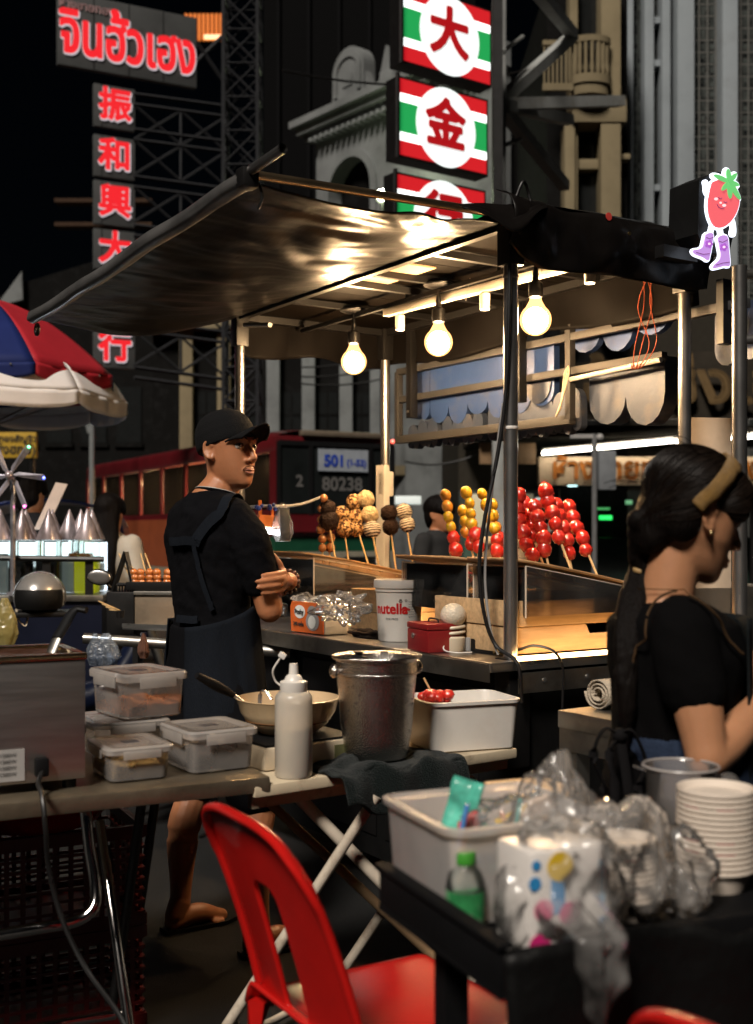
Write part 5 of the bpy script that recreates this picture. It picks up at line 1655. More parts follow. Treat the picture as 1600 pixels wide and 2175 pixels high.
# ---------------------------------------------------------------- lattice tower and the sign carried by it
dkst = mat('dark_painted_steel', (.03, .031, .034), .55, .2)
def lattice(mb, p, q, w_, n, r=.03, d=None):
    """square lattice mast between p and q"""
    p, q = V(p), V(q)
    a, b_ = frame_of(q - p)
    cs = [(a * sx_ + b_ * sy_) * w_ / 2 for sx_, sy_ in ((-1, -1), (1, -1), (1, 1), (-1, 1))]
    for c in cs: mb.cyl(p + c, q + c, r, n=5)
    for i in range(n):
        u, v = p.lerp(q, i / n), p.lerp(q, (i + 1) / n)
        for k in range(4):
            c, d_ = cs[k], cs[(k + 1) % 4]
            mb.cyl(u + c, v + d_, r * .6, n=4)
            mb.cyl(u + d_, v + c, r * .6, n=4)
            mb.cyl(u + c, u + d_, r * .6, n=4)
s0, s1 = W(123, 60, 20), W(418, 120, 21.1)
sgx = (V((s1.x, s1.y, 0)) - V((s0.x, s0.y, 0))); SGL = sgx.length; sgx.normalize()
sgr = math.atan2(sgx.y, sgx.x)
big = thing('shop_sign', 'large grey sign board high on steel lattice with red and white lettering', 'shop sign', (s0.x, s0.y, 0), sgr)
zt, zb = W(123, -22, 20).z, W(123, 135, 20).z
gb = mat('grey_sign_sheet', (.07, .073, .073), .6, 0, .12, 2, dirt=(.04, .04, .04))
MB().bb((0, 0, zb), (SGL, .12, zt), .01).build('board', gb, big)
m = MB()
for k in range(1, 4): m.bb((SGL * k / 4 - .008, -.004, zb), (SGL * k / 4 + .008, .0, zt))
m.build('seam', M_['blackmetal'], big)
neon = emis('red_sign_letter', (1, .02, .03), .8, (.22, .01, .01))
wlet = emis('white_sign_letter', (.9, .82, .86), .6, (.25, .25, .25))
def sgn(s, size, x, z, par, bo, bi, sx=1.0):
    textmesh(s, size, wlet, 'letter_outline', par, (x + .012, -.012, z - .012), (1, 0, 0), bold=bo, depth=.006, sx=sx)
    textmesh(s, size, neon, 'lettering', par, (x, -.03, z), (1, 0, 0), bold=bi, depth=.006, sx=sx)
zm = (zt + zb) / 2
sgn('จินฮั้วเฮง', 1.02, SGL * .50, zm - .10, big, .040, .025, .66)
textmesh('ห้างขายทอง', .20, mat('faded_pink_letter', (.4, .25, .25), .5), 'lettering', big, (SGL * .20, -.01, zt - .21), (1, 0, 0), bold=.006, depth=.004)
pm = []
for (ch, y0, y1) in (('振', 172, 262), ('和', 280, 368), ('興', 377, 470), ('大', 480, 565), ('金', 585, 670), ('行', 688, 775)):
    a, b_ = W(200, y0 + 4, 20.3), W(200, y1 + 4, 20.3)
    d = thing('letter_panel', {'振': 'grey panel with the topmost red character, just below the wide sign board', '和': 'grey panel with the second red character of the hanging column', '興': 'grey panel with the many-stroked red character, third of the hanging column', '大': 'grey panel with a three-stroke red character just above the awning edge', '金': 'grey letter panel hidden behind the awning in the hanging column', '行': 'lowest grey panel with a red character, beneath the awning edge by the parasol'}[ch], 'sign panel', (a.x, a.y, 0), sgr, 'grey panels of the hanging letter column')
    wd_ = .72
    MB().bb((0, 0, b_.z), (wd_, .1, a.z), .008).build('board', gb, d)
    m = MB(); m.bb((.13, -.004, b_.z), (.142, 0, a.z)); m.build('seam', M_['blackmetal'], d)
    sgn(ch, .58, wd_ * .5, (a.z + b_.z) / 2 - .0, d, .036, .022)
lt = thing('lattice_tower', 'dark steel lattice tower with braced arms holding the grey sign', 'tower', (0, 0, 0))
m = MB()
T = W(515, 500, 21.6)
lattice(m, (T.x, T.y, 0), (T.x, T.y, 13.5), .62, 22, .035)
m.build('mast', dkst, lt, smooth=False)
for i, y in enumerate((200, 275, 375, 478, 585, 680, 780)):
    m = MB()
    p, q = W(285, y, 20.6), W(480, y + 26, 21.5)
    a2, b2 = W(285, y + 22, 20.6), W(480, y + 48, 21.5)
    m.cyl(p, q, .035, n=5); m.cyl(a2, b2, .035, n=5)
    if i < 6:
        c, d_ = W(285, y + 96, 20.6), W(480, y + 122, 21.5)
        mid0, mid1 = (a2 + b2) / 2, (c + d_) / 2
        for u, v in ((a2, mid1), (mid0, c), (mid0, d_), (b2, mid1), (mid0, mid1), (b2, d_)): m.cyl(u, v, .026, n=5)
    m.build('brace_arm', dkst, lt, smooth=False)
for (a, b_) in ((W(418, 130, 21.1), W(490, 60, 21.6)), (W(418, 90, 21.1), W(500, 210, 21.6))):
    MB().cyl(a, b_, .04, n=5).build('strut', dkst, lt)
# glowing orange awning on a roof behind
t = thing('lit_roof_vent', 'small orange lit louvre high behind the grey sign', 'louvre', W(430, 55, 30))
m = MB()
for k in range(9): m.bb((-.45 + k * .11, 0, -.35 + .0 * k), (-.38 + k * .11, .1, .32))
m.build('slat', emis('orange_slat', (1, .25, .03), .5, (.4, .1, .02)), t)
MB().bb((.05, -.05, -.36), (.5, .0, -.24)).build('lamp', emis('orange_lamp', (1, .36, .06), 1.6), t)
# ---------------------------------------------------------------- buildings
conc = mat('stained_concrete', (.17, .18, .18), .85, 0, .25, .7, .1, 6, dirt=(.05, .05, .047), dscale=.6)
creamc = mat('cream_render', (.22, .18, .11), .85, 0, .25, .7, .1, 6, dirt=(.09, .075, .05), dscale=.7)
greyc = mat('grey_render', (.25, .28, .30), .85, 0, .2, .5, .1, 5, dirt=(.12, .12, .115), dscale=.5)
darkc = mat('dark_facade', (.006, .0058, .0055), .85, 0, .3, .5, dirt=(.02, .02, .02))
win = mat('night_window', (.012, .013, .013), .15, spec=.4)
def bld(name, label, px0, px1, Z, yb=1290, rz=0.0):
    p = W(px0, 1130, Z)
    t = thing(name, label, 'building', (p.x, p.y, 0), rz)
    return t
def zat(py, Z): return CAMZ - (py - HY) / F * Z
def xat(px, Z): return (px - CX) / F * Z
# pediment house in the middle: its facade runs back to the left
Z = 33.0
PR = RAD(-50)
t = bld('pediment_house', 'pale old shop house with a tall arched parapet and an arched window', 655, 900, Z, rz=PR)
X0 = xat(655, Z)
def sq(px):
    k = (px - CX) / F
    return (k * Z - X0) / (math.cos(PR) - k * math.sin(PR) * 1.0)
def zq(px, py): return CAMZ - (py - HY) / F * (Z + sq(px) * math.sin(PR))
zc = zq(655, 292)
wl, wr_, zwt = sq(672), sq(1060), zc - .1
cx_ = sq(745); aw = sq(792) - sq(703)
def arch(cx, w_, zb_, zs, n=14): return [(cx - w_ / 2, 0, zb_)] + [(cx - w_ / 2 * math.cos(math.pi * k / n), 0, zs + w_ / 2 * math.sin(math.pi * k / n)) for k in range(n + 1)] + [(cx + w_ / 2, 0, zb_)]
zs_ = zq(745, 335) - aw / 2
ar = arch(cx_, aw, 5.0, zs_)
MB().poly([(wl, 0, 0), (wl, 0, zwt), (wr_, 0, zwt), (wr_, 0, 0), (cx_ + aw / 2, 0, 0)] + list(reversed(ar)) + [(cx_ - aw / 2, 0, 0)], (0, .4, 0)).build('wall', conc, t, smooth=False)
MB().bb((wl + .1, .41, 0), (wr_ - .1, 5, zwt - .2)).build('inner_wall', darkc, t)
m = MB(); m.poly([(x, -.08, z_) for x, y, z_ in arch(cx_, aw + .45, 5.0, zs_)] + [(x, -.08, z_) for x, y, z_ in reversed(ar)], (0, .079, 0)); m.build('arch_trim', conc, t, smooth=False)
m = MB()
for k, (h, pr) in enumerate(((.0, .55), (.20, .40), (.38, .22))): m.bb((wl - pr, -pr, zwt + .45 - h - .19), (wr_ + .1, .3, zwt + .45 - h))
for k in range(30): m.bb((wl + .1 + k * .24, -.34, zwt - .22), (wl + .22 + k * .24, -.0, zwt - .12))
m.build('cornice', conc, t)
gx = sq(745); z0 = zwt + .46
gw = (sq(779) - sq(713)) / 2
zt_g = zq(745, 102)
def gab(w_, top, base, y): return [(gx - w_, y, base)] + [(gx - w_ * math.cos(math.pi * k / 16), y, top - w_ * .9 + w_ * .9 * math.sin(math.pi * k / 16)) for k in range(17)] + [(gx + w_, y, base)]
MB().poly(gab(gw, zt_g, z0, -.1), (0, .4, 0)).build('parapet', conc, t, smooth=False)
MB().poly(gab(gw * .86, zt_g - .1, z0 + .3, -.15) + list(reversed(gab(gw * .66, zt_g - .28, z0 + .3, -.15))), (0, .045, 0)).build('parapet_moulding', conc, t, smooth=False)
m = MB(); m.poly(gab(gw * .30, zt_g - .6, z0 + .5, -.13), (0, .029, 0)); m.build('relief_panel', conc, t, smooth=False)
for px, w_, y in ((684, .34, 238), (800, .4, 180), (828, .5, 150), (862, .5, 165)):
    x = sq(px)
    MB().bb((x - w_ / 2, -.15, z0), (x + w_ / 2, .2, zq(px, y)), .04).build('pinnacle', conc, t)
MB().poly([(sq(779), -.04, z0), (sq(779), -.04, zq(779, 150)), (sq(792), -.04, zq(792, 192)), (sq(806), -.04, zq(806, 178)), (sq(822), -.04, zq(822, 96)), (sq(846), -.04, z0)], (0, .2, 0)).build('scroll', conc, t, smooth=False)
# lower facade, centre left: columns and dark windows
Z = 30.0
t = bld('column_facade', 'old dark facade with pale half columns behind the bus', 320, 860, Z)
X0 = xat(320, Z)
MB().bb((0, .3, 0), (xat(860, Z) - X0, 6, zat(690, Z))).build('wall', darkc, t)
for px in (395, 475, 580, 655, 735, 800):
    x = xat(px, Z) - X0
    MB().bb((x - .17, .0, 3.2), (x + .17, .299, zat(700, Z)), .03).bb((x - .23, -.05, 3.0), (x + .23, .29, 3.2)).build('column', creamc if px < 560 else conc, t)
m = MB(); m.bb((-.1, -.2, 2.75), (xat(860, Z) - X0, .295, 2.99)); m.bb((-.1, -.2, zat(700, Z) + .002), (xat(860, Z) - X0, .295, zat(690, Z) + .15)); m.build('ledge', creamc, t)
for px in (435, 525, 618, 695, 768):
    x = xat(px, Z) - X0
    w_ = MB().bb((x - .26, .27, 3.3), (x + .26, .298, 4.9)).build('window', win, t)
    m = MB(); m.bb((x - .02, .255, 3.3), (x + .02, .269, 4.9)).bb((x - .26, .256, 4.3), (x + .26, .268, 4.36)); m.build('frame', darkc, w_)
# far left dark houses
Z = 38.0
t = bld('dark_house', 'unlit dark house behind the parasol at the left edge', -40, 330, Z)
X0 = xat(-40, Z)
m = MB(); W_ = xat(330, Z) - X0
m.poly([(0, 0, 0), (W_, 0, 0), (W_, 0, zat(520, Z)), (W_ * .6, 0, zat(560, Z)), (W_ * .25, 0, zat(600, Z)), (0, 0, zat(650, Z))], (0, 6, 0)); m.build('wall', darkc, t, smooth=False)
MB().poly([(W_ * .1, -.3, zat(655, Z)), (W_ * .25, -.3, zat(580, Z)), (W_ * .255, -.3, zat(640, Z))], (0, .2, 0)).build('gable', conc, t, smooth=False)
for k in range(4):
    x = W_ * (.25 + .2 * k)
    w_ = MB().bb((x - .4, -.05, 4.2), (x + .4, -.01, 6.0)).build('window', win, t)
    MB().bb((x - .46, -.1, 4.05), (x + .46, -.0, 4.19)).build('sill', darkc, w_)
m = MB()
for k in range(2): m.bb((W_ * .45, -.6, zat(440 + 50 * k, Z)), (W_, -.1, zat(432 + 50 * k, Z)))
m.build('roof_edge', mat('brown_roof', (.05, .03, .02), .8), t)
# tall black building in the middle
Z = 52.0
t = bld('black_tower_block', 'tall almost black building rising behind the arched parapet', 560, 1060, Z)
X0 = xat(560, Z)
MB().bb((0, 0, 0), (xat(1010, Z) - X0, 12, zat(-60, Z))).build('wall', mat('black_facade', (.0022, .0022, .0024), .85), t)
for k in range(7):
    x = (k + .5) * (xat(1010, Z) - X0) / 7
    MB().bb((x - .06, -.2, 3), (x + .06, -.01, zat(-55, Z))).build('fin', mat('black_fin', (.004, .004, .0045), .8), t)
# cream building with balcony
Z = 22.0
t = bld('balcony_house', 'cream building with a small rounded balcony and balustrade beside the pillared block', 1170, 1345, Z)
X0 = xat(1170, Z)
def qx(px): return xat(px, Z) - X0
def qz(py): return zat(py, Z)
m = MB()
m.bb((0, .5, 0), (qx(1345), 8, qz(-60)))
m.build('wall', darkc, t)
def pil(px0, px1, y0, y1, d0=0.0, d1=.499, m_=creamc, name='pillar'): return MB().bb((qx(px0), d0, qz(y1)), (qx(px1), d1, qz(y0)), .02).build(name, m_, t)
pil(1212, 1230, -60, 470, .1); pil(1276, 1318, -60, 700, -.05); pil(1318, 1326, 170, 700, .2, .6); pil(1200, 1222, 262, 700, .0)
pil(1214, 1330, 212, 262, -.08, .498, name='spandrel'); pil(1222, 1276, 330, 352, .2, .497, name='window_head'); pil(1318, 1345, 318, 330, .21, .495, name='window_head')
bc = V((qx(1250), -.15, qz(190)))
bal = MB()
def ringp(r, z0_, z1_): 
    o = [(bc.x + r * math.sin(a), bc.y - r * .7 * math.cos(a), 0) for a in [RAD(-90) + RAD(180) * k / 16 for k in range(17)]]
    i_ = [(bc.x + (r - .1) * math.sin(a), bc.y - (r - .1) * .7 * math.cos(a), 0) for a in [RAD(90) - RAD(180) * k / 16 for k in range(17)]]
    return [(x, y, z0_) for x, y, _ in o + i_], (0, 0, z1_ - z0_)
R_ = qx(1290) - bc.x + .03
bal.poly(*ringp(R_, qz(105), qz(92)))
bal.poly([(bc.x + R_ * math.sin(a), bc.y - R_ * .7 * math.cos(a), qz(190)) for a in [RAD(-90) + RAD(180) * k / 16 for k in range(17)]], (0, 0, qz(172) - qz(190)))
bal.poly([(bc.x + R_ * .9 * math.sin(a), bc.y - R_ * .6 * math.cos(a), qz(212)) for a in [RAD(-90) + RAD(180) * k / 16 for k in range(17)]], (0, 0, qz(190) - qz(212)))
bo = bal.build('balcony', creamc, t, ang=30)
for k in range(9):
    a = RAD(-80) + RAD(160) * k / 8
    p = V((bc.x + (R_ - .05) * math.sin(a), bc.y - (R_ - .05) * .7 * math.cos(a), 0))
    h0, h1 = qz(172), qz(105)
    MB().lathe([(.03, h0), (.045, h0 + .12), (.028, h0 + .25), (.035, h1 - .1), (.03, h1)], p, n=10).build('baluster', creamc, bo)
for (a, b_, y0, y1) in ((1230, 1276, -60, 85), (1224, 1276, 285, 330), (1224, 1276, 355, 470)):
    MB().bb((qx(a), .44, qz(y1)), (qx(b_), .49, qz(y0))).build('window', win, t)
# side balcony behind the braces
m = MB()
for k in range(7): m.bb((qx(1150 + k * 9), -.3, qz(190)), (qx(1150 + k * 9) + .03, -.26, qz(110)))
m.bb((qx(1148), -.32, qz(110)), (qx(1212), -.24, qz(100))); m.bb((qx(1148), -.32, qz(205)), (qx(1212), -.24, qz(190)))
m.build('railing', creamc, t)
# grey pillared block right
Z = 24.0
t = bld('pillared_block', 'tall grey block of vertical piers with glass block strips and barred windows', 1325, 1640, Z)
X0 = xat(1325, Z)
WB_ = xat(1660, Z) - X0
glassblock = mat('glass_block', (.05, .055, .055), .25, 0, .5, 6)
tb_ = glassblock.node_tree
br = tb_.nodes.new('ShaderNodeTexBrick'); br.inputs['Scale'].default_value = 5.0
br.offset = 0.0
br.inputs['Color1'].default_value = (.008, .010, .010, 1); br.inputs['Color2'].default_value = (.07, .08, .075, 1); br.inputs['Mortar'].default_value = (.05, .05, .047, 1)
br.inputs['Mortar Size'].default_value = .03; br.inputs['Brick Width'].default_value = .5; br.inputs['Row Height'].default_value = .5
mpn = tb_.nodes.new('ShaderNodeMapping'); mpn.inputs['Rotation'].default_value = (RAD(90), 0, 0)
tcn = tb_.nodes.new('ShaderNodeTexCoord')
tb_.links.new(tcn.outputs['Object'], mpn.inputs[0]); tb_.links.new(mpn.outputs[0], br.inputs[0])
tb_.links.new(br.outputs[0], tb_.nodes['Principled BSDF'].inputs['Base Color'])
MB().bb((0, .5, 0), (WB_, 9, qz(-300))).build('wall', glassblock, t)
for (a, b_, d) in ((1328, 1346, 0), (1372, 1392, .1), (1408, 1426, .05), (1438, 1474, -.05), (1532, 1565, -.1), (1650, 1660, -.1)):
    MB().bb((xat(a, Z) - X0, d, 0), (xat(b_, Z) - X0, .499, zat(-100, Z)), .02).build('pier', greyc, t)
m = MB()
for y in (26, 118, 385): m.bb((xat(1392, Z) - X0, .2, zat(y + 14, Z)), (xat(1408, Z) - X0, .498, zat(y, Z)))
m.build('spandrel', greyc, t)
for (a, b_) in ((1476, 1530), (1567, 1650)):
    m = MB()
    n = round((b_ - a) / 18)
    for k in range(n + 1): 
        x = xat(a + (b_ - a) * k / n, Z) - X0
        m.bb((x - .012, .30, 0), (x + .012, .33, zat(-60, Z)))
    for k in range(46):
        z_ = 2 + k * .25
        m.bb((xat(a, Z) - X0, .335, z_), (xat(b_, Z) - X0, .35, z_ + .02))
    m.build('window_bars', mat('dull_bars', (.13, .13, .12), .6), t)
# white painted steel truss beside the green and red sign
Z = 15.5
tr_ = thing('steel_truss', 'pale painted steel post with diagonal braces beside the green and red light boxes', 'truss', (0, 0, 0))
ps = mat('pale_painted_steel', (.31, .32, .31), .6, 0, .2, 2, dirt=(.2, .18, .14))
def beam(p, q, w_, par, name='brace'):
    p, q = V(p), V(q)
    a, b_ = frame_of(q - p)
    mb = MB(); hw_ = w_ / 2
    rr = []
    for e in (p, q): rr.append([mb.b.verts.new(e + a * sx_ * hw_ + b_ * sy_ * hw_) for sx_, sy_ in ((-1, -1), (1, -1), (1, 1), (-1, 1))])
    mb.skin(rr); return mb.build(name, ps, par, smooth=False)
p = W(1060, 200, Z)
beam((p.x, p.y, 0), (p.x, p.y, 9.0), .17, tr_, 'post')
for (a, b_) in (((1062, 215), (1218, 75)), ((1140, -20), (1218, 75)), ((1062, 222), (1320, 215)), ((1062, 225), (1200, 395)), ((1075, 225), (1210, 255))):
    beam(W(a[0], a[1], Z - .0), W(b_[0], b_[1], Z + 2.5), .15, tr_)
for (a, b_) in (((1068, 110), (1110, 78)), ((1062, 312), (1105, 296))): 
    MB().cyl(W(*a, Z - .1), W(*b_, Z + .6), .03, n=8).build('stay', ps, tr_)
# light boxes, green white and red
lz = 14.0
l0, l1 = W(852, 300, lz), W(1035, 300, lz * 1.055)
ld = V((l1.x - l0.x, l1.y - l0.y, 0)); LL = ld.length; lrz = math.atan2(ld.y, ld.x)
E_r = emis('lightbox_red', (.50, .008, .014), 1.0, (.4, .02, .02))
E_g = emis('lightbox_green', (.01, .26, .06), 1.0, (.02, .3, .08))
E_w = emis('lightbox_white', (.80, .90, .88), 1.05, (.8, .8, .8))
E_w2 = emis('lightbox_tube_white', (.95, 1, .98), 2.0, (.8, .8, .8))
E_k = emis('lightbox_character', (.36, .004, .008), .8, (.3, .01, .01))
def lightbox(ch, y0, y1, label, pxl):
    a, b_ = W(pxl, y0, lz), W(pxl, y1, lz)
    t = thing('light_box', label, 'light box', (a.x, a.y, 0), lrz, 'green white and red light boxes in a column')
    H_ = a.z - b_.z
    z0, z1 = b_.z, a.z
    MB().bb((-.03, .0, z0 - .03), (LL + .03, .25, z1 + .03)).build('case', M_['blackmetal'], t)
    def st(f0, f1, m, name, y=-.004): return MB().bb((0, y, z0 + H_ * f0), (LL, 0.0, z0 + H_ * f1)).build(name, m, t, smooth=False)
    st(0, .19, E_r, 'red_band'); st(.191, .30, E_w2, 'white_band'); st(.301, .70, E_g, 'green_band'); st(.701, .81, E_w2, 'white_band'); st(.811, 1, E_r, 'red_band')
    cz = (z0 + z1) / 2
    r = .345 * LL
    MB().poly([(LL * .52 + r * math.cos(k * math.pi / 24), -.008, cz + r * 1.05 * math.sin(k * math.pi / 24)) for k in range(48)], (0, .003, 0)).build('disc', E_w, t, smooth=False)
    textmesh(ch, .62, E_k, 'lettering', t, (LL * .51, -.014, cz), (1, 0, 0), bold=.028, depth=.003)
    m = MB(); m.cyl((-.05, -.02, z0 - .05), (-.05, -.02, z1 + .05), .03, n=6); m.build('edge_rail', M_['blackmetal'], t)
    return t
lightbox('大', -35, 128, 'topmost light box, three-stroke red character on white between green and red bands', 858)
lightbox('金', 166, 328, 'middle light box, whole red character on white between green and red bands', 850)
lightbox('行', 370, 530, 'lowest light box, cut off by the stall awning', 845)
m = MB()
for k, px in enumerate((1048,)):
    p = W(px, 300, lz * 1.055)
    m.bb((p.x, p.y, 2.5), (p.x + .12, p.y + .12, 9))
o = m.build('sign_post', M_['blackmetal'], None); tag(o, 'dark post carrying the column of light boxes', 'post')
# glaring floodlight
t = thing('flood_lamp', 'small glaring white flood lamp above the awning bar', 'lamp', W(812, 414, 28.6))
MB().ball((0, 0, 0), .13, seg=14).build('lens', emis('flood_lens', (.85, 1, .62), 160), t)
MB().lathe([(.0, .15), (.16, .17), (.16, .22), (.03, .28), (0, .29)], axis=(0, 1, 0), n=16).build('housing', M_['blackmetal'], t)
MB().cyl((0, .2, -.1), (0, .25, -9.6), .05, n=8).build('pole', M_['blackmetal'], t)
# ---------------------------------------------------------------- gold shop opposite, right side
Z = 20.0
t = bld('gold_shop', 'street front shop with a cream lettered fascia, strip lights and a dark awning', 1000, 1660, Z)
X0 = xat(1000, Z)
def gx_(px): return xat(px, Z) - X0
def gz_(py): return zat(py, Z)
MB().bb((0, 3.0, 0), (gx_(1680), 9, gz_(480))).build('wall', mat('shop_wall', (.03, .026, .02), .8), t)
MB().bb((gx_(1010), -.2, gz_(930)), (gx_(1680), 2.9, gz_(905)), .02).build('awning_soffit', mat('dark_soffit', (.025, .022, .018), .8), t)
m = MB(); m.poly([(gx_(1010), -1.0, gz_(905)), (gx_(1680), -1.0, gz_(900)), (gx_(1680), -.6, gz_(740)), (gx_(1010), -.6, gz_(800))], (0, .1, 0)); m.build('awning', mat('dark_awning', (.022, .018, .013), .7, 0, .3, 1.5), t, smooth=False)
textmesh('ฮั้วเซ่งเฮง', 1.0, mat('dull_gold_letter', (.09, .055, .02), .5, .2), 'lettering', t, (gx_(1450), -1.08, gz_(835)), (1, 0, 0), V((0, .3, 1)), bold=.03)
fas = MB().bb((gx_(1145), .0, gz_(1030)), (gx_(1680), .2, gz_(970)), .01).build('fascia', mat('cream_fascia', (.62, .46, .30), .6), t)
textmesh('ห้างขายทองฮั้วเซ่งเฮง', .52, mat('orange_letter', (.35, .12, .02), .5), 'lettering', t, (gx_(1170), -.03, gz_(998)), (1, 0, 0), bold=.014, align='LEFT', depth=.02, sx=.95)
for (a, ya, b_, yb) in ((1146, 966, 1420, 940), (1424, 942, 1680, 925)):
    p, q = V((gx_(a), -.35, gz_(ya))), V((gx_(b_), -.35, gz_(yb)))
    f = MB().cyl(p, q, .026, n=10).build('strip_light', M_['tubewhite'], t)
    MB().cyl(p + V((0, .02, .07)), q + V((0, .02, .07)), .04, n=6).build('batten', M_['whiteplastic'], f)
MB().bb((gx_(1020), .05, gz_(985)), (gx_(1140), .2, gz_(940)), .01).build('side_fascia', mat('brown_fascia', (.24, .15, .08), .6), t)
# interior: dim green and cool lights, counter, people height shapes
gi = mat('shop_interior', (.05, .06, .055), .6)
MB().bb((gx_(1000), 2.7, 0), (gx_(1680), 2.99, gz_(1030))).build('back_wall', gi, t)
MB().bb((gx_(1000), 1.6, .14), (gx_(1680), 2.3, 1.2), .02).build('shop_counter', mat('glass_counter', (.05, .09, .07), .2), t)
for (px, py, w_, h, c, e) in ((1262, 1018, 22, 8, (.6, 1, 1), 4), (1340, 1096, 30, 10, (.02, .9, .15), 1.4), (1100, 1060, 90, 26, (.55, .6, .4), .45), (870, 1055, 70, 20, (.4, .55, .5), .5), (1330, 1075, 40, 5, (.05, .5, .12), .7), (1235, 1140, 5, 40, (.1, .35, .15), .4), (1395, 1060, 16, 10, (.1, .5, .2), .6), (1190, 1052, 30, 6, (.5, .65, .6), 1.0), (1208, 1120, 8, 20, (.5, .4, .3), .4)):
    c0 = V((gx_(px), 2.2, gz_(py)))
    MB().box(c0, (w_ / F * Z, .05, h / F * Z), bev=.01).build('lit_display', emis('display_glow', c, e), t)
MB().bb((gx_(1005), 1.0, gz_(1120)), (gx_(1150), 1.1, gz_(1045)), .01).build('glow_sign', emis('cream_glow', (.55, .5, .33), .28, (.5, .45, .3)), t)
textmesh('ห้างทอง', .34, mat('green_letter', (.03, .12, .04), .5), 'lettering', t, (gx_(1120), .97, gz_(1082)), (1, 0, 0), bold=.012)
m = MB()
for px in (1205, 1430, 1620): m.bb((gx_(px) - .06, .4, .14), (gx_(px) + .06, .52, gz_(1035)))
m.build('shop_mullion', M_['blackmetal'], t)
# pole with cctv in front of the gold shop
Z2 = 15.0
p = W(1263, 930, Z2)
t = thing('camera_pole', 'thin grey pole with a camera and a box in front of the gold shop', 'pole', (p.x, p.y, 0))
MB().cyl((0, 0, 0), (0, 0, p.z + .05), .035, n=10).build('pole', mat('grey_galv', (.2, .2, .2), .5, .5), t)
MB().box((.14, -.05, p.z - .42), (.22, .2, .5), bev=.02).build('control_box', mat('grey_box', (.16, .17, .18), .5), t)
MB().box((-.16, 0, p.z + .02), (.3, .05, .05)).ball((.06, -.05, p.z + .0), .05, seg=12).build('camera_head', M_['grayplastic'], t)
# street wires across the sky
for i, (a, b_, sag) in enumerate((((600, 150, 18), (1330, 60, 24), .6), ((640, 780, 26), (830, 745, 26), .1), ((640, 800, 26), (830, 772, 26), .1), ((640, 815, 26), (830, 800, 26), .1), ((860, 980, 22), (1060, 940, 22), .2))):
    p, q = W(*a), W(*b_)
    o = MB().tube([p.lerp(q, k / 14) - V((0, 0, sag * 4 * (k / 14) * (1 - k / 14))) for k in range(15)], .02, n=5).build('street_wire', M_['cable'], None)
    tag(o, ['long sagging wire crossing behind the light boxes', 'top wire of three in front of the pale columns', 'middle wire of three in front of the pale columns', 'bottom wire of three in front of the pale columns', 'wire above the shop front behind the cloud sign'][i], 'wire', 'street wires')
# yellow sign at the left
Z = 22.0
a, b_ = W(-30, 918, Z), W(77, 972, Z)
t = thing('yellow_sign', 'yellow shop sign with dark lettering at the left edge', 'shop sign', (a.x, a.y, 0))
L_ = b_.x - a.x
MB().bb((0, 0, b_.z), (L_, .1, a.z), .01).build('board', mat('yellow_board', (.42, .26, .03), .5, emit=.06), t)
textmesh('ห้างทองสัญจิว', .17, M_['blacktext'], 'lettering', t, (L_ * .5, -.012, a.z - .13), (1, 0, 0), bold=.004)
textmesh('(ย่งฮกยี่)', .24, M_['blacktext'], 'lettering', t, (L_ * .55, -.012, a.z - .33), (1, 0, 0), bold=.006)
MB().cyl((L_ * .9, .08, 0), (L_ * .9, .08, a.z), .05, n=8).build('pole', M_['blackmetal'], t)
# street lamp stem behind the parasol
Z = 24.0
t = thing('street_lamp', 'unlit bracket street lamp stem below the parasol edge', 'street lamp', W(196, 1130, Z) * V((1, 1, 0)) if False else (W(196, 1130, Z).x, Z, 0))
m = MB(); m.cyl((0, 0, 0), (0, 0, 4.6), .06, n=8); m.build('pole', conc, t)
m = MB(); m.tube([W(190, 920, Z) - V((W(196, 1130, Z).x, Z, 0)), W(186, 905, Z) - V((W(196, 1130, Z).x, Z, 0)), W(160, 872, Z) - V((W(196, 1130, Z).x, Z, 0))], .04); m.build('arm', conc, t)
# ---------------------------------------------------------------- parasol at the left edge
Z = 8.0
uc = W(-42, 1130, Z)
t = thing('market_parasol', 'red blue and white market parasol with a white lower tier at the left edge', 'parasol', (uc.x, uc.y, 0))
RU = xat(246, Z) - uc.x
zr, ztp = zat(832, Z), zat(632, Z)
cols = [mat('parasol_red', (.40, .02, .03), .55, 0, .15, 3), mat('parasol_blue', (.012, .022, .11), .55, 0, .15, 3), mat('parasol_white', (.80, .75, .72), .6, 0, .1, 3, dirt=(.5, .45, .4), damt=.3)]
n = 8
def wedge(k, r1, z1, r0, z0, m, drop, name, droop=.06, off=.0):
    a0, a1 = RAD(-150 + off) + k * 2 * math.pi / n, RAD(-150 + off) + (k + 1) * 2 * math.pi / n
    def fn(u, v):
        a = a0 + (a1 - a0) * u
        e = math.cos((u - .5) * (a1 - a0)) / math.cos((a1 - a0) / 2)
        rr = r0 + (r1 * (1 / e if False else 1) - r0) * v
        rr = rr * (math.cos((a1 - a0) / 2) / math.cos((u - .5) * (a1 - a0))) ** .6
        zz = z0 + (z1 - z0) * (v ** 1.7) - droop * math.sin(math.pi * u) * v * .3
        return (rr * math.cos(a), rr * math.sin(a), zz)
    o = MB().grid(fn, 12, 14).build(name, m, t, solid=.004, ang=0)
    if drop:
        def fv(u, v):
            x, y, z_ = fn(u, 1)
            return (x * (1 + .006 * math.sin(u * 20)), y, z_ - drop * v * (1 - .25 * (2 * u - 1) ** 6))
        MB().grid(fv, 20, 4).build('valance', m, o, solid=.003, ang=0)
for k in range(n):
    wedge(k, RU, zr + .10, .0, ztp, cols[(k + 0) % 2], .10, 'panel', off=9)
    wedge(k, RU * 1.06, zat(848, Z), RU * .84, zr + .16, cols[2], .115, 'lower_panel', off=26)
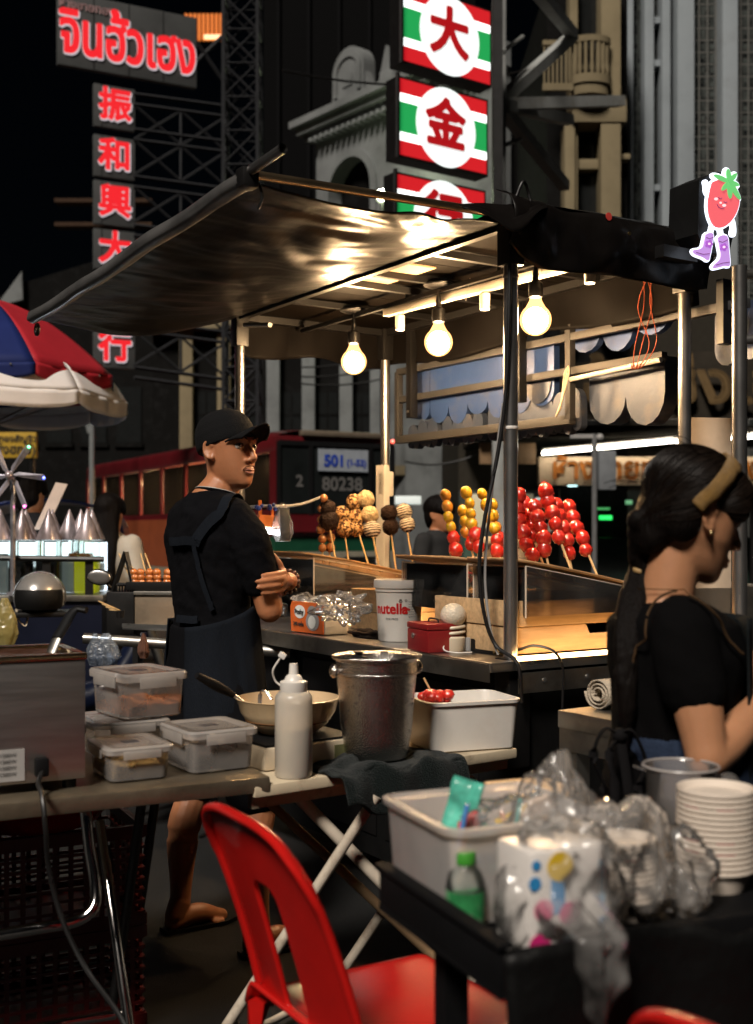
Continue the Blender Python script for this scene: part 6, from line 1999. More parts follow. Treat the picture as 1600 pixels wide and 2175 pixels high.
MB().cyl((0, 0, 0), (0, 0, ztp + .06), .022, n=12).build('pole', M_['whiteplastic'], t)
for k in range(n):
    a = RAD(-150) + k * 2 * math.pi / n
    MB().cyl((.03 * math.cos(a), .03 * math.sin(a), zr - .25), (RU * .98 * math.cos(a), RU * .98 * math.sin(a), zr + .08), .007, n=6).build('rib', M_['dullsteel'], t)
MB().lathe([(.0, 0), (.28, 0), (.3, .04), (.12, .1), (.05, .3), (0, .3)], n=24).build('base', conc, t)
# ---------------------------------------------------------------- drinks cart with bottles and cones
Z = 6.6
dc = W(95, 1130, Z)
t = thing('drinks_cart', 'drinks cart with a brightly lit shelf under the row of bottles', 'cart', (dc.x, dc.y, 0), RAD(4))
MB().bb((-.65, -.22, .92), (.36, .30, .955), .005).build('shelf', M_['dullsteel'], t)
MB().bb((-.64, -.2, .1), (.35, .28, .92)).build('cabinet', mat('navy_cart', (.003, .005, .016), .5), t)
MB().bb((-.6, .29, .957), (.30, .305, 1.24)).build('light_panel', emis('cool_light_panel', (.75, .88, 1), 2.2), t)
m = MB(); m.cyl((-.66, -.2, 1.165), (.36, -.2, 1.15), .016, n=8)
for x in (-.35, 0.05, .28): m.bb((x - .022, -.195, .956), (x + .022, -.185, 1.15))
m.build('guard_rail', M_['blackmetal'], t)
conem = mat('iridescent_cone', (.42, .36, .38), .3, .45, .35, 8, stretch=(6, 6, .5))
liq = {'dark': mat('dark_syrup', (.012, .008, .012), .2), 'yellow': mat('yellow_drink', (.62, .66, .02), .25, emit=.35), 'clearw': mat('pale_drink', (.55, .65, .62), .3, emit=.12), 'orange': mat('orange_drink', (.6, .2, .04), .3, emit=.12)}  # drinks given a glow of their own for light shining through them
bottle_glass = clear('bottle_glass', (.97, 1, .98), .02, .06, (.5, .6, .6))
def drink(px, y, kind, label, hl, s=1.0):
    x = xat(px, Z) - dc.x
    t2 = thing('drink_bottle', label, 'bottle', (dc.x + x, dc.y + y, .957), 0, 'square drink bottles with silver cone caps')
    w_ = .064 * s; hl *= 1.15
    g = MB(); g.box((0, 0, .15), (w_ * 2, w_ * 2, .295), bev=.018); g.build('glass', bottle_glass, t2)
    MB().box((0, 0, .004 + hl / 2), (w_ * 1.84, w_ * 1.84, hl), bev=.012).build('drink', liq[kind], t2)
    MB().lathe([(.0, .475), (.003, .472), (.072, .306), (.072, .300), (0, .300)], n=28).build('cone_cap', conem, t2)
for i, (px, y, kind, hl, lab) in enumerate(((8, -.06, 'clearw', .19, 'pale drink bottle with a cone cap, leftmost of the row'), (57, -.08, 'dark', .17, 'dark syrup bottle with a cone cap, left of the other dark one'), (113, -.08, 'dark', .165, 'dark syrup bottle with a cone cap, right of the other dark one'), (193, -.08, 'yellow', .165, 'bright yellow drink bottle with a cone cap'), (140, .08, 'clearw', .15, 'pale bottle in the back row just right of the dark ones'), (163, .10, 'orange', .19, 'orange drink bottle in the back row left of the yellow one'), (42, .12, 'clearw', .12, 'pale bottle in the back row at the left'), (98, .13, 'clearw', .12, 'pale bottle in the back row between the dark ones'), (178, .2, 'clearw', .14, 'pale bottle in the back row behind the yellow one'))):
    drink(px, y, kind, lab, hl)
# windmill ornament with coloured lights
p = W(22, 1010, 6.3)
t = thing('windmill_ornament', 'glittering pinwheel ornament with small coloured lights on a post', 'ornament', (p.x, p.y, .955))
hgt = p.z - .955
bl = mat('iridescent_blade', (.5, .48, .55), .25, .6, .4, 10)
MB().cyl((0, .05, -.0), (0, .05, hgt), .016, n=10).bb((-.03, .03, 0), (.03, .07, .02)).build('post', mat('foil_post', (.5, .5, .55), .2, .8, .4, 14), t)
for k in range(6):
    a = RAD(-6 + k * 60)
    q = [(0, 0, hgt), (.05 * math.cos(a + .5), 0, hgt + .05 * math.sin(a + .5)), (.19 * math.cos(a + .12), -.02, hgt + .19 * math.sin(a + .12)), (.19 * math.cos(a - .05), 0, hgt + .19 * math.sin(a - .05))]
    b_ = MB().poly(q, (0, .004, 0)).build('blade', bl, t, smooth=False)
    l = MB().ball((.185 * math.cos(a + .03), -.012, hgt + .185 * math.sin(a + .03)), .008, seg=8).build('tiny_lamp', emis('tiny_' + ('blue', 'green', 'pink')[k % 3], ((.05, .1, 1), (.1, 1, .3), (1, .1, .6))[k % 3], 6), b_)
MB().ball((0, -.02, hgt), .024, seg=14).build('hub', conem, t)
# tuk-tuk with a blue roof behind the bottles
Z = 9.5
p = W(95, 1130, Z)
t = thing('tuk_tuk', 'blue roofed three wheeler parked behind the drinks cart', 'tuk-tuk', (p.x, p.y, 0), RAD(10))
blu = mat('blue_vinyl', (.015, .04, .22), .3, 0, .2, 4, coat=.5)
def hood(u, v):
    a = math.pi * (.02 + .96 * u)
    return (-.62 * math.cos(a), -.1 + 1.5 * v, 1.22 + .34 * math.sin(a) ** .6)
MB().grid(hood, 24, 8).build('canopy', blu, t, solid=.02, ang=0)
m = MB()
for x in (-.6, .6):
    for y in (-.08, 1.38): m.cyl((x, y, .7), (x, y, 1.25), .018, n=8)
m.build('hoop', M_['polished'], t)
MB().bb((-.62, .2, .35), (.62, 1.4, .78), .06).build('body', blu, t)
MB().bb((-.5, .7, .78), (.5, 1.1, .92), .05).bb((-.5, 1.1, .78), (.5, 1.25, 1.2), .05).build('seat', M_['blackboard'], t)
MB().cyl((-.6, -.09, 1.36), (.1, -.09, 1.30), .012, n=8).build('blue_tube', emis('blue_tube', (.1, .35, 1), 2.0), t)
for x, y in ((-.55, 1.1), (.55, 1.1), (0, -.5)):
    MB().lathe([(.1, -.05), (.2, -.06), (.23, 0), (.2, .06), (.1, .05)], (x, y, .235), axis=(1, 0, 0), n=20).build('wheel', M_['rubber'], t)
MB().bb((-.05, -.5, .4), (.05, .3, .5), .02).cyl((0, -.45, .3), (0, -.2, 1.0), .03).build('fork', M_['blackmetal'], t)
# pale slanting board leaning by the bottles
o = MB().poly([(0, 0, 0), (.075, 0, 0), (.2, .0, .27), (.13, 0, .28)], (0, .012, 0)).build('price_board', mat('pale_board_paint', (.6, .5, .44), .6), None, smooth=False)
p = W(72, 1125, 6.95); o.location = p
tag(o, 'pale blank slanting board sticking up behind the bottles', 'board')
m = MB(); 
# ---------------------------------------------------------------- motorcycle with a helmet
Z = 5.6
p = W(120, 1130, Z)
t = thing('motorcycle', 'dark blue motorcycle with a round mirror parked in front of the drinks cart', 'motorcycle', (p.x, p.y, 0), RAD(18))
navy = mat('navy_paint', (.003, .006, .02), .3, coat=.3)
for x in (-.62, .62):
    w_ = MB().lathe([(.2, -.04), (.27, -.045), (.30, 0), (.27, .045), (.2, .04)], (x, 0, .30), axis=(0, 1, 0), n=28).build('wheel', M_['rubber'], t)
    MB().lathe([(.01, -.03), (.05, -.03), (.05, .03), (.01, .03)], (x, 0, .30), axis=(0, 1, 0), n=14).lathe([(.185, -.02), (.2, -.02), (.2, .02), (.185, .02)], (x, 0, .30), axis=(0, 1, 0), n=28).build('rim', M_['dullsteel'], w_)
MB().limb if False else None
m = MB(); m.tube(catmull([(-.7, 0, .62), (-.35, 0, .60), (-.05, 0, .48), (.25, 0, .55), (.42, 0, .82)]), [.10, .11, .12, .12, .12, .12, .12, .12, .12, .12, .12, .12, .11, .11, .10, .10, .10, .09, .09, .09, .08, .08, .07, .07, .06], n=14, flat=.8); m.build('body', navy, t)
m = MB(); m.tube(catmull([(-.72, 0, .73), (-.4, 0, .74), (-.1, 0, .70)]), [.07, .09, .1, .11, .11, .11, .11, .11, .1, .1, .09, .08, .07], n=14, flat=.6); m.build('seat', M_['rubber'], t)
m = MB(); m.cyl((.62, .05, .3), (.42, .05, .88), .022).cyl((.62, -.05, .3), (.42, -.05, .88), .022); m.build('fork', M_['dullsteel'], t)
m = MB(); m.tube(catmull([(.34, .34, .98), (.40, .2, 1.0), (.42, 0, .95), (.40, -.2, 1.0), (.34, -.34, .98)]), .012); m.build('handlebar', M_['dullsteel'], t)
MB().lathe([(.02, 0), (.085, .0), (.09, .04), (.05, .1), (0, .11)], (.46, 0, .88), axis=(-1, 0, .1), n=20).build('headlight', mat('lamp_clear', (.4, .4, .4), .15), t)
mp_ = W(212, 1226, 5.45) - V((p.x, p.y, 0)); mp_.rotate(Matrix.Rotation(-RAD(18), 3, 'Z'))
mr = MB(); mr.ball(mp_, (.062, .012, .038), seg=24, rot=Matrix.Rotation(RAD(-18), 3, 'Z') @ Matrix.Rotation(RAD(6), 3, 'Y'))
mir = mr.build('mirror', M_['rubber'], t)
MB().ball(mp_ + V((-.004, -.010, 0)), (.054, .006, .032), seg=24, rot=Matrix.Rotation(RAD(-18), 3, 'Z') @ Matrix.Rotation(RAD(6), 3, 'Y')).build('mirror_glass', M_['polished'], mir)
MB().tube(catmull([(.38, -.2, 1.0), tuple((V((.38, -.2, 1.0)) + mp_) / 2 - V((0, 0, .04))), tuple(mp_)]), .006).build('mirror_stem', M_['blackmetal'], t)
hp = W(85, 1268, 5.5)
t = thing('helmet', 'silver open helmet with a dark opening resting on the motorcycle', 'helmet', hp, RAD(12))
hm_ = MB()
def hel(u, v):
    a, b2 = 2 * math.pi * u, math.pi * (.0 + .62 * v)
    return (.115 * math.sin(b2) * math.cos(a), .135 * math.sin(b2) * math.sin(a), .115 * math.cos(b2) + .0)
hm_.grid(hel, 40, 20); hm_.build('shell', mat('silver_shell', (.34, .33, .32), .25, .5, .15, 5, coat=.6), t, solid=.012, ang=0)
MB().ball((0, .0, -.01), (.1, .118, .085), seg=24).build('lining', M_['blackboard'], t)
def vis(u, v):
    a = RAD(-150) + RAD(120) * u
    b2 = math.pi * (.40 + .24 * v)
    return (.125 * math.sin(b2) * math.cos(a), .145 * math.sin(b2) * math.sin(a), .125 * math.cos(b2))
MB().grid(vis, 20, 8).build('opening', M_['blackboard'], t, ang=0)
MB().tube(catmull([(-.1, -.05, -.05), (-.09, -.06, -.1), (-.06, -.07, -.13), (-.05, -.06, -.09)]), .006, flat=.4).build('chin_strap', M_['creamplastic'], t)
MB().bb((-.2, -.1, -.09), (.16, .12, -.065), .01).build('rest', M_['blackmetal'], t)
# ---------------------------------------------------------------- grill cart with glazed ball skewers
Z = 5.05
p = W(310, 1130, Z)
t = thing('grill_cart', 'worn metal grill box on a cart frame beside the man', 'grill', (p.x, p.y, 0), RAD(-6))
zt_ = zat(1255, Z)
gxx = lambda px: (px - 310) / F * Z
MB().bb((gxx(240), -.1, zat(1345, Z)), (gxx(300), .3, zt_), .006).build('side_box', M_['blackmetal'], t)
MB().bb((gxx(301), -.1, zat(1335, Z)), (gxx(430), .3, zt_ - .012), .006).build('grill_box', mat('rusty_sheet', (.22, .17, .12), .5, .5, .4, 6, .1, 30, dirt=(.1, .05, .02)), t)
MB().bb((gxx(300), -.11, zt_ - .012), (gxx(430), .31, zt_ + .004), .003).build('grill_edge', M_['dullsteel'], t)
m = MB()
for s_ in (-1, 1): m.tube([(gxx(272) - .03 * s_ * 1.6, -.06, zt_), (gxx(276), -.06, zat(1172, Z))], .012, n=4)
m.tube([(gxx(255), -.06, zt_ + .03), (gxx(300), -.06, zt_ + .03)], .008, n=4)
for k in range(6): m.tube([(gxx(258 + k * 6), -.07, zt_ + .03), (gxx(258 + k * 6), -.07, zt_ + .0)], .004, n=4)
m.build('rack_end', M_['blackmetal'], t)
MB().bb((gxx(280), -.09, zt_ + .006), (gxx(430), .1, zt_ + .042), .004).build('tray', M_['blackboard'], t)
m = MB(); m.cyl((gxx(228), -.3, zat(1352, 4.85)), (gxx(640), -.22, zat(1395, 4.6)), .022, n=14); m.build('front_tube', M_['dullsteel'], t)
m = MB()
m.bb((gxx(240), -.1, .06), (gxx(252), -.06, zat(1345, Z))).bb((gxx(420), -.1, .06), (gxx(432), -.06, zat(1345, Z))).bb((gxx(240), .26, .06), (gxx(252), .3, zat(1345, Z))).bb((gxx(420), .26, .06), (gxx(432), .3, zat(1345, Z)))
m.build('frame', M_['blackmetal'], t)
MB().bb((gxx(240), -.1, .35), (gxx(430), .3, .38)).build('lower_shelf', M_['blackmetal'], t)
ball = mat('glazed_meatball', (.42, .13, .03), .22, 0, .35, 25, .1, 60, coat=.7)
GB = 'glazed ball skewers on the grill rack'
for i, px in enumerate((289, 303, 320, 337, 354)):
    b0 = W(px, 1238, Z - .05)
    o = thing('ball_skewer', ['leftmost glazed ball skewer on the grill rack, behind the rack end', 'second glazed ball skewer from the rack end', 'middle glazed ball skewer on the grill rack', 'fourth glazed ball skewer from the rack end', 'glazed ball skewer nearest the man on the grill rack'][i], 'skewer', b0, 0, GB)
    lean = (-.10, -.10, -.06, -.08, .06)[i]
    MB().cyl((0, 0, -.03), (lean * .8, .03, .125), .003, n=6).build('stick', M_['stick'], o)
    for k in range(4):
        bb_ = MB(); bb_.ball((0, 0, 0), (.0185, .0185, .0165), seg=14, jit=.12)
        q = bb_.build('ball', ball, o, ang=0); q.location = (lean * .15 * k * .2, .0, -.018 + k * .021)
t = thing('tong_holder', 'bundle of bamboo sticks poking from the side of the grill', 'sticks', W(240, 1292, Z - .2))
for k in range(4):
    MB().cyl((.03, 0, -.01), (-.06 + .015 * k, 0, .03 - .012 * k), .003, n=5).build('stick', M_['stick'], t)
MB().lathe([(.0, -.03), (.015, -.03), (.018, .0), (0, .0)], (.03, 0, -.01), n=12).build('cup', M_['blackmetal'], t)
def bag_mesh(rx, ry, h, seed, amp=.25):
    mb = MB()
    def fn(u, v):
        a = 2 * math.pi * u
        k = (.18 + .82 * math.sin(min(1, v * 1.15) * math.pi * .55)) * (1 - .35 * max(0, v - .75) / .25)
        n_ = noise.noise(V((math.cos(a) * 2 + seed, math.sin(a) * 2, v * 3)))
        k *= 1 + amp * n_ + .10 * math.sin(a * 7 + seed) * (1 - v)
        return (rx * k * math.cos(a), ry * k * math.sin(a), -h * v)
    mb.grid(fn, 40, 20)
    return mb
bluebag = clear('blue_tint_bag', (.75, .85, 1), .32, .15, (.45, .52, .62), bump=.6, bscale=40)
for i, (px, py, rx, h, lab) in enumerate(((202, 1345, .035, .13, 'thin bluish plastic bag hanging left on the grill cart tube'), (226, 1345, .06, .13, 'wider bluish plastic bag hanging beside the thin one'))):
    o = bag_mesh(rx, .03, h, 3 + i).build('plastic_bag', bluebag, None, ang=0)
    o.location = W(px, py, 4.75); tag(o, lab, 'bag', 'bluish plastic bags')
o = bag_mesh(.022, .02, .10, 9, .4).build('brown_rag', mat('brown_rag', (.10, .05, .035), .9, bump=.5), None, ang=0)
o.location = W(305, 1345, 4.7); tag(o, 'brown rag hanging on the grill cart tube', 'rag')
o = bag_mesh(.06, .03, .2, 12).build('yellow_bag', clear('yellow_bag', (1, .95, .6), .5, .2, (.62, .52, .2), bump=.5), None, ang=0)
o.location = W(10, 1270, 5.0); tag(o, 'yellowish plastic bag hanging at the left edge', 'bag')
# steel tray at the man's elbow
t = thing('steel_tray', 'shallow steel tray on the end of the counter behind the man', 'tray', W(340, 1335, 4.9), RAD(-20))
MB().bb((-.12, -.1, 0), (.2, .1, .008), .003).bb((-.12, -.1, .0085), (.2, -.092, .025)).bb((-.12, .092, .0085), (.2, .1, .025)).build('pan', M_['steel'], t)
# ---------------------------------------------------------------- clip lamp and bagged phone on the wire by the man
t = thing('clip_lamp', 'orange work lamp with a white glowing face hanging beside the man', 'lamp', W(566, 1128, 4.55), RAD(20))
ormat = mat('orange_plastic', (.62, .16, .03), .35)
m = MB(); m.poly([(-.045, -.03, .02), (.045, -.03, .012), (.035, -.02, .06), (-.03, -.02, .064)], (0, .07, 0)); m.build('shade', ormat, t, smooth=False)
MB().poly([(-.05, -.035, .004), (.062, -.035, -.018), (.062, -.035, -.002), (-.05, -.035, .02)], (0, .085, 0)).build('tube_face', emis('work_lamp_face', (.85, .95, 1), 14), t, smooth=False)
m = MB(); m.bb((-.03, 0, .06), (-.018, .01, .12)).bb((.02, 0, .06), (.03, .01, .1)); m.build('hanger', ormat, t)
cable('lamp_wire', 'wire carrying the orange work lamp across to the skewers', [W(520, 1078, 4.6), W(560, 1075, 4.55), W(610, 1075, 4.6), W(650, 1068, 4.8), W(690, 1052, 5.1)], .006, M_['grayplastic'])
m = MB()
for k in range(9): m.ball((random.uniform(-.04, .05), random.uniform(-.01, .01), random.uniform(-.008, .01)), random.uniform(.006, .011), seg=8)
o = m.build('cable_clip', mat('blue_tape', (.03, .05, .2), .5), None); o.location = W(566, 1077, 4.54); tag(o, 'blue taped cable joint on the lamp wire', 'cable joint')
t = thing('bagged_phone', 'dark phone in a clear bag hanging on the lamp wire', 'phone', W(605, 1113, 4.5), RAD(10))
MB().box((0, 0, 0), (.038, .012, .125), bev=.004).build('phone', mat('phone_back', (.04, .045, .055), .3), t)
mb = bag_mesh(.042, .02, .15, 5); o = mb.build('bag', M_['bag'], t, ang=0); o.location = (-.008, 0, .082)
# ---------------------------------------------------------------- foreground: steel table on the left
d1 = RAD(27)
TA = V((-.25, 2.78, 0))
ta = thing('steel_table', 'steel topped folding table with chrome legs at the lower left', 'table', TA, d1)
topm = mat('worn_brassy_steel', (.33, .27, .19), .4, .85, .25, 5, .1, 60, dirt=(.14, .10, .06), rvar=.3)
m = MB()
m.bb((-1.15, 0.002, .682), (0, .90, .72), bev=.007)  # back part made deeper to cast shade on the man's legs
m.build('tabletop', topm, ta)
def loc(t, p):
    q = V(p) - t.location
    q.rotate(Matrix.Rotation(-t.rotation_euler.z, 3, 'Z'))
    return q
chrome = mat('chrome_tube', (.62, .6, .58), .12, 1, .1, 10)
def tl_(name, pts, r, m_, t=None, k=8):
    t = t or ta
    MB().tube(catmull([loc(t, p) for p in pts], k) if len(pts) > 2 else [loc(t, p) for p in pts], r, n=14).build(name, m_, t)
tl_('leg', [W(182, 1725, 2.68), W(192, 1810, 2.66), W(203, 1880, 2.64), W(200, 1925, 2.62), W(165, 1955, 2.60), W(90, 1970, 2.56), W(-60, 1995, 2.5)], .0135, chrome)
tl_('leg', [W(212, 1745, 2.85), W(228, 1860, 2.78), W(250, 2010, 2.70), W(275, 2190, 2.62)], .0125, chrome)
tl_('leg', [W(302, 1700, 2.95), W(262, 1985, 2.95), W(240, 2130, 2.95)], .0125, M_['blackmetal'])
tl_('leg', [W(330, 1700, 3.2), W(290, 1985, 3.2)], .0125, M_['blackmetal'])
tl_('cross_bar', [W(245, 2155, 2.66), W(120, 2175, 2.6), W(-20, 2205, 2.5)], .011, chrome)
tl_('collar', [W(219, 1800, 2.83), W(228, 1855, 2.80)], .018, M_['rubber'])
# red basin and crates beneath
def basket(name, label, p, rz, sx_, sy_, h, grp):
    t = thing(name, label, 'crate', p, rz, grp)
    rm = mat('dark_red_crate', (.10, .006, .006), .4)
    m = MB()
    for s_ in (-1, 1):
        for k in range(12):
            x = -sx_ / 2 + .03 + (sx_ - .06) * k / 11
            m.bb((x - .006, s_ * sy_ / 2 - .004, .03), (x + .006, s_ * sy_ / 2 + .004, h - .03))
        for k in range(8):
            z_ = .03 + (h - .06) * k / 7
            m.bb((-sx_ / 2, s_ * sy_ / 2 - .0055, z_ - .004), (sx_ / 2, s_ * sy_ / 2 + .0055, z_ + .004))
        for k in range(8):
            y = -sy_ / 2 + .03 + (sy_ - .06) * k / 7
            m.bb((s_ * sx_ / 2 - .004, y - .006, .03), (s_ * sx_ / 2 + .004, y + .006, h - .03))
        for k in range(8):
            z_ = .03 + (h - .06) * k / 7
            m.bb((s_ * sx_ / 2 - .0055, -sy_ / 2, z_ - .004), (s_ * sx_ / 2 + .0055, sy_ / 2, z_ + .004))
    m.build('grid_side', rm, t, smooth=False)
    m = MB()
    for z0_, z1_ in ((0, .03), (h - .03, h)):
        for s_ in (-1, 1):
            m.bb((-sx_ / 2 - .008, s_ * (sy_ / 2) - .008, z0_), (sx_ / 2 + .008, s_ * (sy_ / 2) + .008, z1_))
            m.bb((s_ * sx_ / 2 - .009, -sy_ / 2, z0_ + .001), (s_ * sx_ / 2 + .009, sy_ / 2, z1_ - .001))
    m.build('rim', rm, t)
    MB().bb((-sx_ / 2, -sy_ / 2, .004), (sx_ / 2, sy_ / 2, .012)).build('bottom', rm, t)
    return t
cp_ = W(95, 1130, 3.15)
for i, z_ in enumerate((.0, .265)):
    basket('mesh_crate', ('lower red mesh crate on the ground under the steel table', 'upper red mesh crate under the steel table, beneath the red basin')[i], (cp_.x - .03, cp_.y, z_), d1, .50, .36, .262, 'red mesh crates')
o = MB().lathe([(.16, 0), (.25, .10), (.265, .105), (.265, .112), (.245, .108), (.155, .008), (.0, .006), (.0, 0)], n=40).build('red_basin', M_['redplastic'], None)
o.location = (cp_.x - .02, cp_.y - .02, .53); tag(o, 'wide red plastic basin resting on the mesh crates under the steel table', 'basin')
# chocolate warmer
pm_ = W(182, 1665, 2.66)
cw = thing('food_warmer', 'tall brushed steel food warmer with an open top at the left edge', 'food warmer', (pm_.x, pm_.y, .72), d1)
wm = mat('dark_brushed_steel', (.50, .47, .45), .38, .95, .12, 4, .05, 120, stretch=(1, 1, 14), rvar=.2)
MB().bb((-.45, 0, .022), (0, .26, .292), bev=.004).build('case', wm, cw)
m = MB()
z_ = .292
m.bb((-.45, -.004, z_), (.004, .02, z_ + .014), .003).bb((-.45, .24, z_), (.004, .264, z_ + .014), .003).bb((-.02, .0205, z_), (.004, .2395, z_ + .014), .003)
m.build('rim', mat('gold_lit_rim', (.6, .47, .28), .25, 1), cw)  # gold light falling on the steel rim put into its colour
choc = mat('chocolate', (.05, .022, .012), .35, 0, .4, 14, .5, 30)
m = MB(); m.grid(lambda u, v: (-.44 + .41 * u, .025 + .21 * v, z_ + .004 + .012 * noise.noise(V((u * 6, v * 4, 2)))), 20, 12); m.build('melted_chocolate', choc, cw, ang=0)
for x in (-.42, -.03):
    for y in (.03, .23): MB().cyl((x, y, 0), (x, y, .024), .016, n=12).build('foot', M_['rubber'], cw)
MB().bb((-.30, -.003, .03), (-.135, -.0004, .10)).build('rating_plate', mat('rating_plate', (.42, .40, .38), .5), cw)
for k in range(4): textmesh('220V 50Hz 1500W', .012, M_['blacktext'], 'lettering', cw, (-.20, -.004, .088 - k * .014), (1, 0, 0), depth=.0006)
MB().box((-.10, -.012, .058), (.03, .026, .042), bev=.006).build('plug_socket', M_['rubber'], cw)
pl = V((-.10, -.02, .05)); pl.rotate(Matrix.Rotation(d1, 3, 'Z')); pl += cw.location
cable('warmer_cord', 'black mains cord falling from the steel food warmer past the table edge to the ground', [pl, pl + V((0, -.03, -.02)), W(90, 1690, 2.50), W(97, 1760, 2.48), W(105, 1850, 2.5), W(135, 1960, 2.5), W(185, 2060, 2.48), W(250, 2150, 2.4), W(290, 2230, 2.35)], .0058)
sp = thing('spatula', 'black handled spatula leaning in the food warmer', 'spatula', W(98, 1392, 2.75))
q = W(158, 1296, 2.85) - sp.location
MB().tube([(0, 0, -.02), q * .38], .014, n=10, flat=.3).build('blade', M_['dullsteel'], sp)
MB().tube(catmull([q * .36, q * .6, q, q + V((.03, .0, .0))]), [.014] * 19, n=12, flat=.6).build('grip', M_['rubber'], sp)
# food boxes
lidm = clear('lid_plastic', (.97, .95, .92), .52, .2, (.88, .82, .77), cloudy=.06, fres=1.3)
boxm = clear('box_plastic', (.97, .95, .93), .30, .2, (.88, .82, .77), cloudy=.06, fres=1.25)
def grains(name, col, col2): return mat(name, col, .8, 0, .55, 90, 1.0, 260, dirt=col2, dscale=120, damt=.9)
def food_box(label, p, rz, sx_, sy_, h, fm, fh, emblem=True, grp='lidded food boxes on the steel table', heap=.02):
    t = thing('food_box', label, 'food box', p, rz, grp)
    def rr(w_, d_, z_, r=.02, n=4):
        o = []
        for cx__, cy__, a0 in ((w_ - r, d_ - r, 0), (r, d_ - r, 90), (r, r, 180), (w_ - r, r, 270)):
            for k in range(n + 1):
                a = RAD(a0 + 90 * k / n); o.append(V((cx__ + r * math.cos(a), cy__ + r * math.sin(a), z_)))
        return o
    mb = MB()
    rings = []
    for z_, ins in ((.0, .010), (.004, .006), (h * .55, .003), (h * .86, .0)):
        rings.append([mb.b.verts.new(p_ + V((ins, ins, 0))) for p_ in rr(sx_ - 2 * ins, sy_ - 2 * ins, z_)])
    mb.skin(rings, cap=False); mb.b.faces.new(list(reversed(rings[0])))
    mb.build('tub', boxm, t, ang=40)
    mb = MB(); rings = []
    for z_, ins in ((h * .80, -.006), (h * .93, -.007), (h * .98, -.003), (h * .985, .012), (h * .95, .018), (h * .95, .03)):
        rings.append([mb.b.verts.new(p_ + V((ins, ins, 0))) for p_ in rr(sx_ - 2 * ins, sy_ - 2 * ins, z_)])
    mb.skin(rings, cap=False); mb.b.faces.new(rings[-1])
    L_ = mb.build('lid', lidm, t, ang=40)
    mb = MB()
    mb.bb((sx_ * .2, -.011, h * .66), (sx_ * .8, -.0075, h * .90), .001)
    mb.build('latch', lidm, L_)
    MB().bb((-.011, sy_ * .2, h * .66), (-.0075, sy_ * .8, h * .90), .001).build('latch', lidm, L_)
    if emblem: MB().bb((sx_ * .38, sy_ * .42, h * .951), (sx_ * .64, sy_ * .60, h * .956)).build('emblem', mat('dark_emblem', (.05, .05, .06), .4), L_)
    if fm:
        mb = MB()
        def top(u, v):
            x, y = .012 + (sx_ - .024) * u, .012 + (sy_ - .024) * v
            return V((x, y, fh + heap * math.sin(math.pi * u) * math.sin(math.pi * v) + .006 * noise.noise(V((x * 40, y * 40, fh * 50))) + .003 * noise.noise(V((x * 160, y * 160, 1)))))
        n_ = 30
        T = [[mb.b.verts.new(top(i / n_, j / n_)) for j in range(n_ + 1)] for i in range(n_ + 1)]
        for i in range(n_):
            for j in range(n_): mb.b.faces.new((T[i][j], T[i + 1][j], T[i + 1][j + 1], T[i][j + 1]))
        bd_ = [T[i][0] for i in range(n_ + 1)] + [T[n_][j] for j in range(1, n_ + 1)] + [T[i][n_] for i in range(n_ - 1, -1, -1)] + [T[0][j] for j in range(n_ - 1, 0, -1)]
        lo = [mb.b.verts.new((v.co.x, v.co.y, .008)) for v in bd_]
        for i in range(len(bd_)): mb.b.faces.new((bd_[i - 1], bd_[i], lo[i], lo[i - 1]))
        mb.b.faces.new(lo)
        mb.build('filling', fm, t, ang=0)
    return t
g = G(408, 1648, .721); food_box('clear lidded box of dark crumbs, nearest the squeeze bottle', g, RAD(33), .172, .19, .105, grains('dark_crumbs', (.05, .045, .045), (.14, .10, .06)), .035)
g = G(233, 1667, .721); food_box('clear lidded box of yellow crumbs at the front edge of the steel table', g, RAD(29), .150, .185, .082, grains('yellow_crumbs', (.55, .36, .13), (.30, .17, .06)), .032)
g = V((-.72, 2.99, .721)); food_box('low lidded box mostly hidden under the tall box of orange crumbs', g, RAD(30), .20, .22, .09, None, 0, False)
g = V((-.645, 3.02, .812)); food_box('tall clear lidded box of orange crumbs, stacked behind the others', g, RAD(38), .175, .22, .122, grains('orange_crumbs', (.62, .22, .08), (.42, .22, .06)), .03)
# ---------------------------------------------------------------- white folding table
TB = V((-.246, 2.79, 0)); rb = math.atan2(.591, .807)
tb2 = thing('folding_table', 'chipped white folding table on crossed tube legs in the middle', 'table', TB, rb)
cm = mat('chipped_white_paint', (.60, .50, .35), .45, 0, .12, 6, .1, 30, dirt=(.13, .08, .04), dscale=9, damt=.75)
MB().bb((-.05, 0, .672), (.79, .46, .70), bev=.006).build('tabletop', cm, tb2)
MB().bb((-.04, .03, .64), (.78, .05, .6718)).build('apron_rail', cm, tb2)
wl_ = mat('white_tube_leg', (.52, .45, .36), .4, 0, .15, 8, dirt=(.2, .13, .08), dscale=12)
tl_('leg', [W(622, 1680, 2.95), W(1010, 2080, 2.95)], .0155, wl_, tb2)
tl_('leg', [W(800, 1690, 2.88), W(478, 2185, 2.88)], .0135, wl_, tb2)
tl_('leg', [W(552, 1685, 3.2), W(960, 2070, 3.2)], .013, mat('rusty_tube_leg', (.34, .22, .12), .5, 0, .3, 8), tb2)
tl_('leg', [W(1005, 1650, 3.25), W(700, 2105, 3.25)], .0135, wl_, tb2)
tl_('foot_bar', [W(495, 2165, 2.9), W(530, 2190, 2.95), W(700, 2105, 3.25)], .010, wl_, tb2, 3)
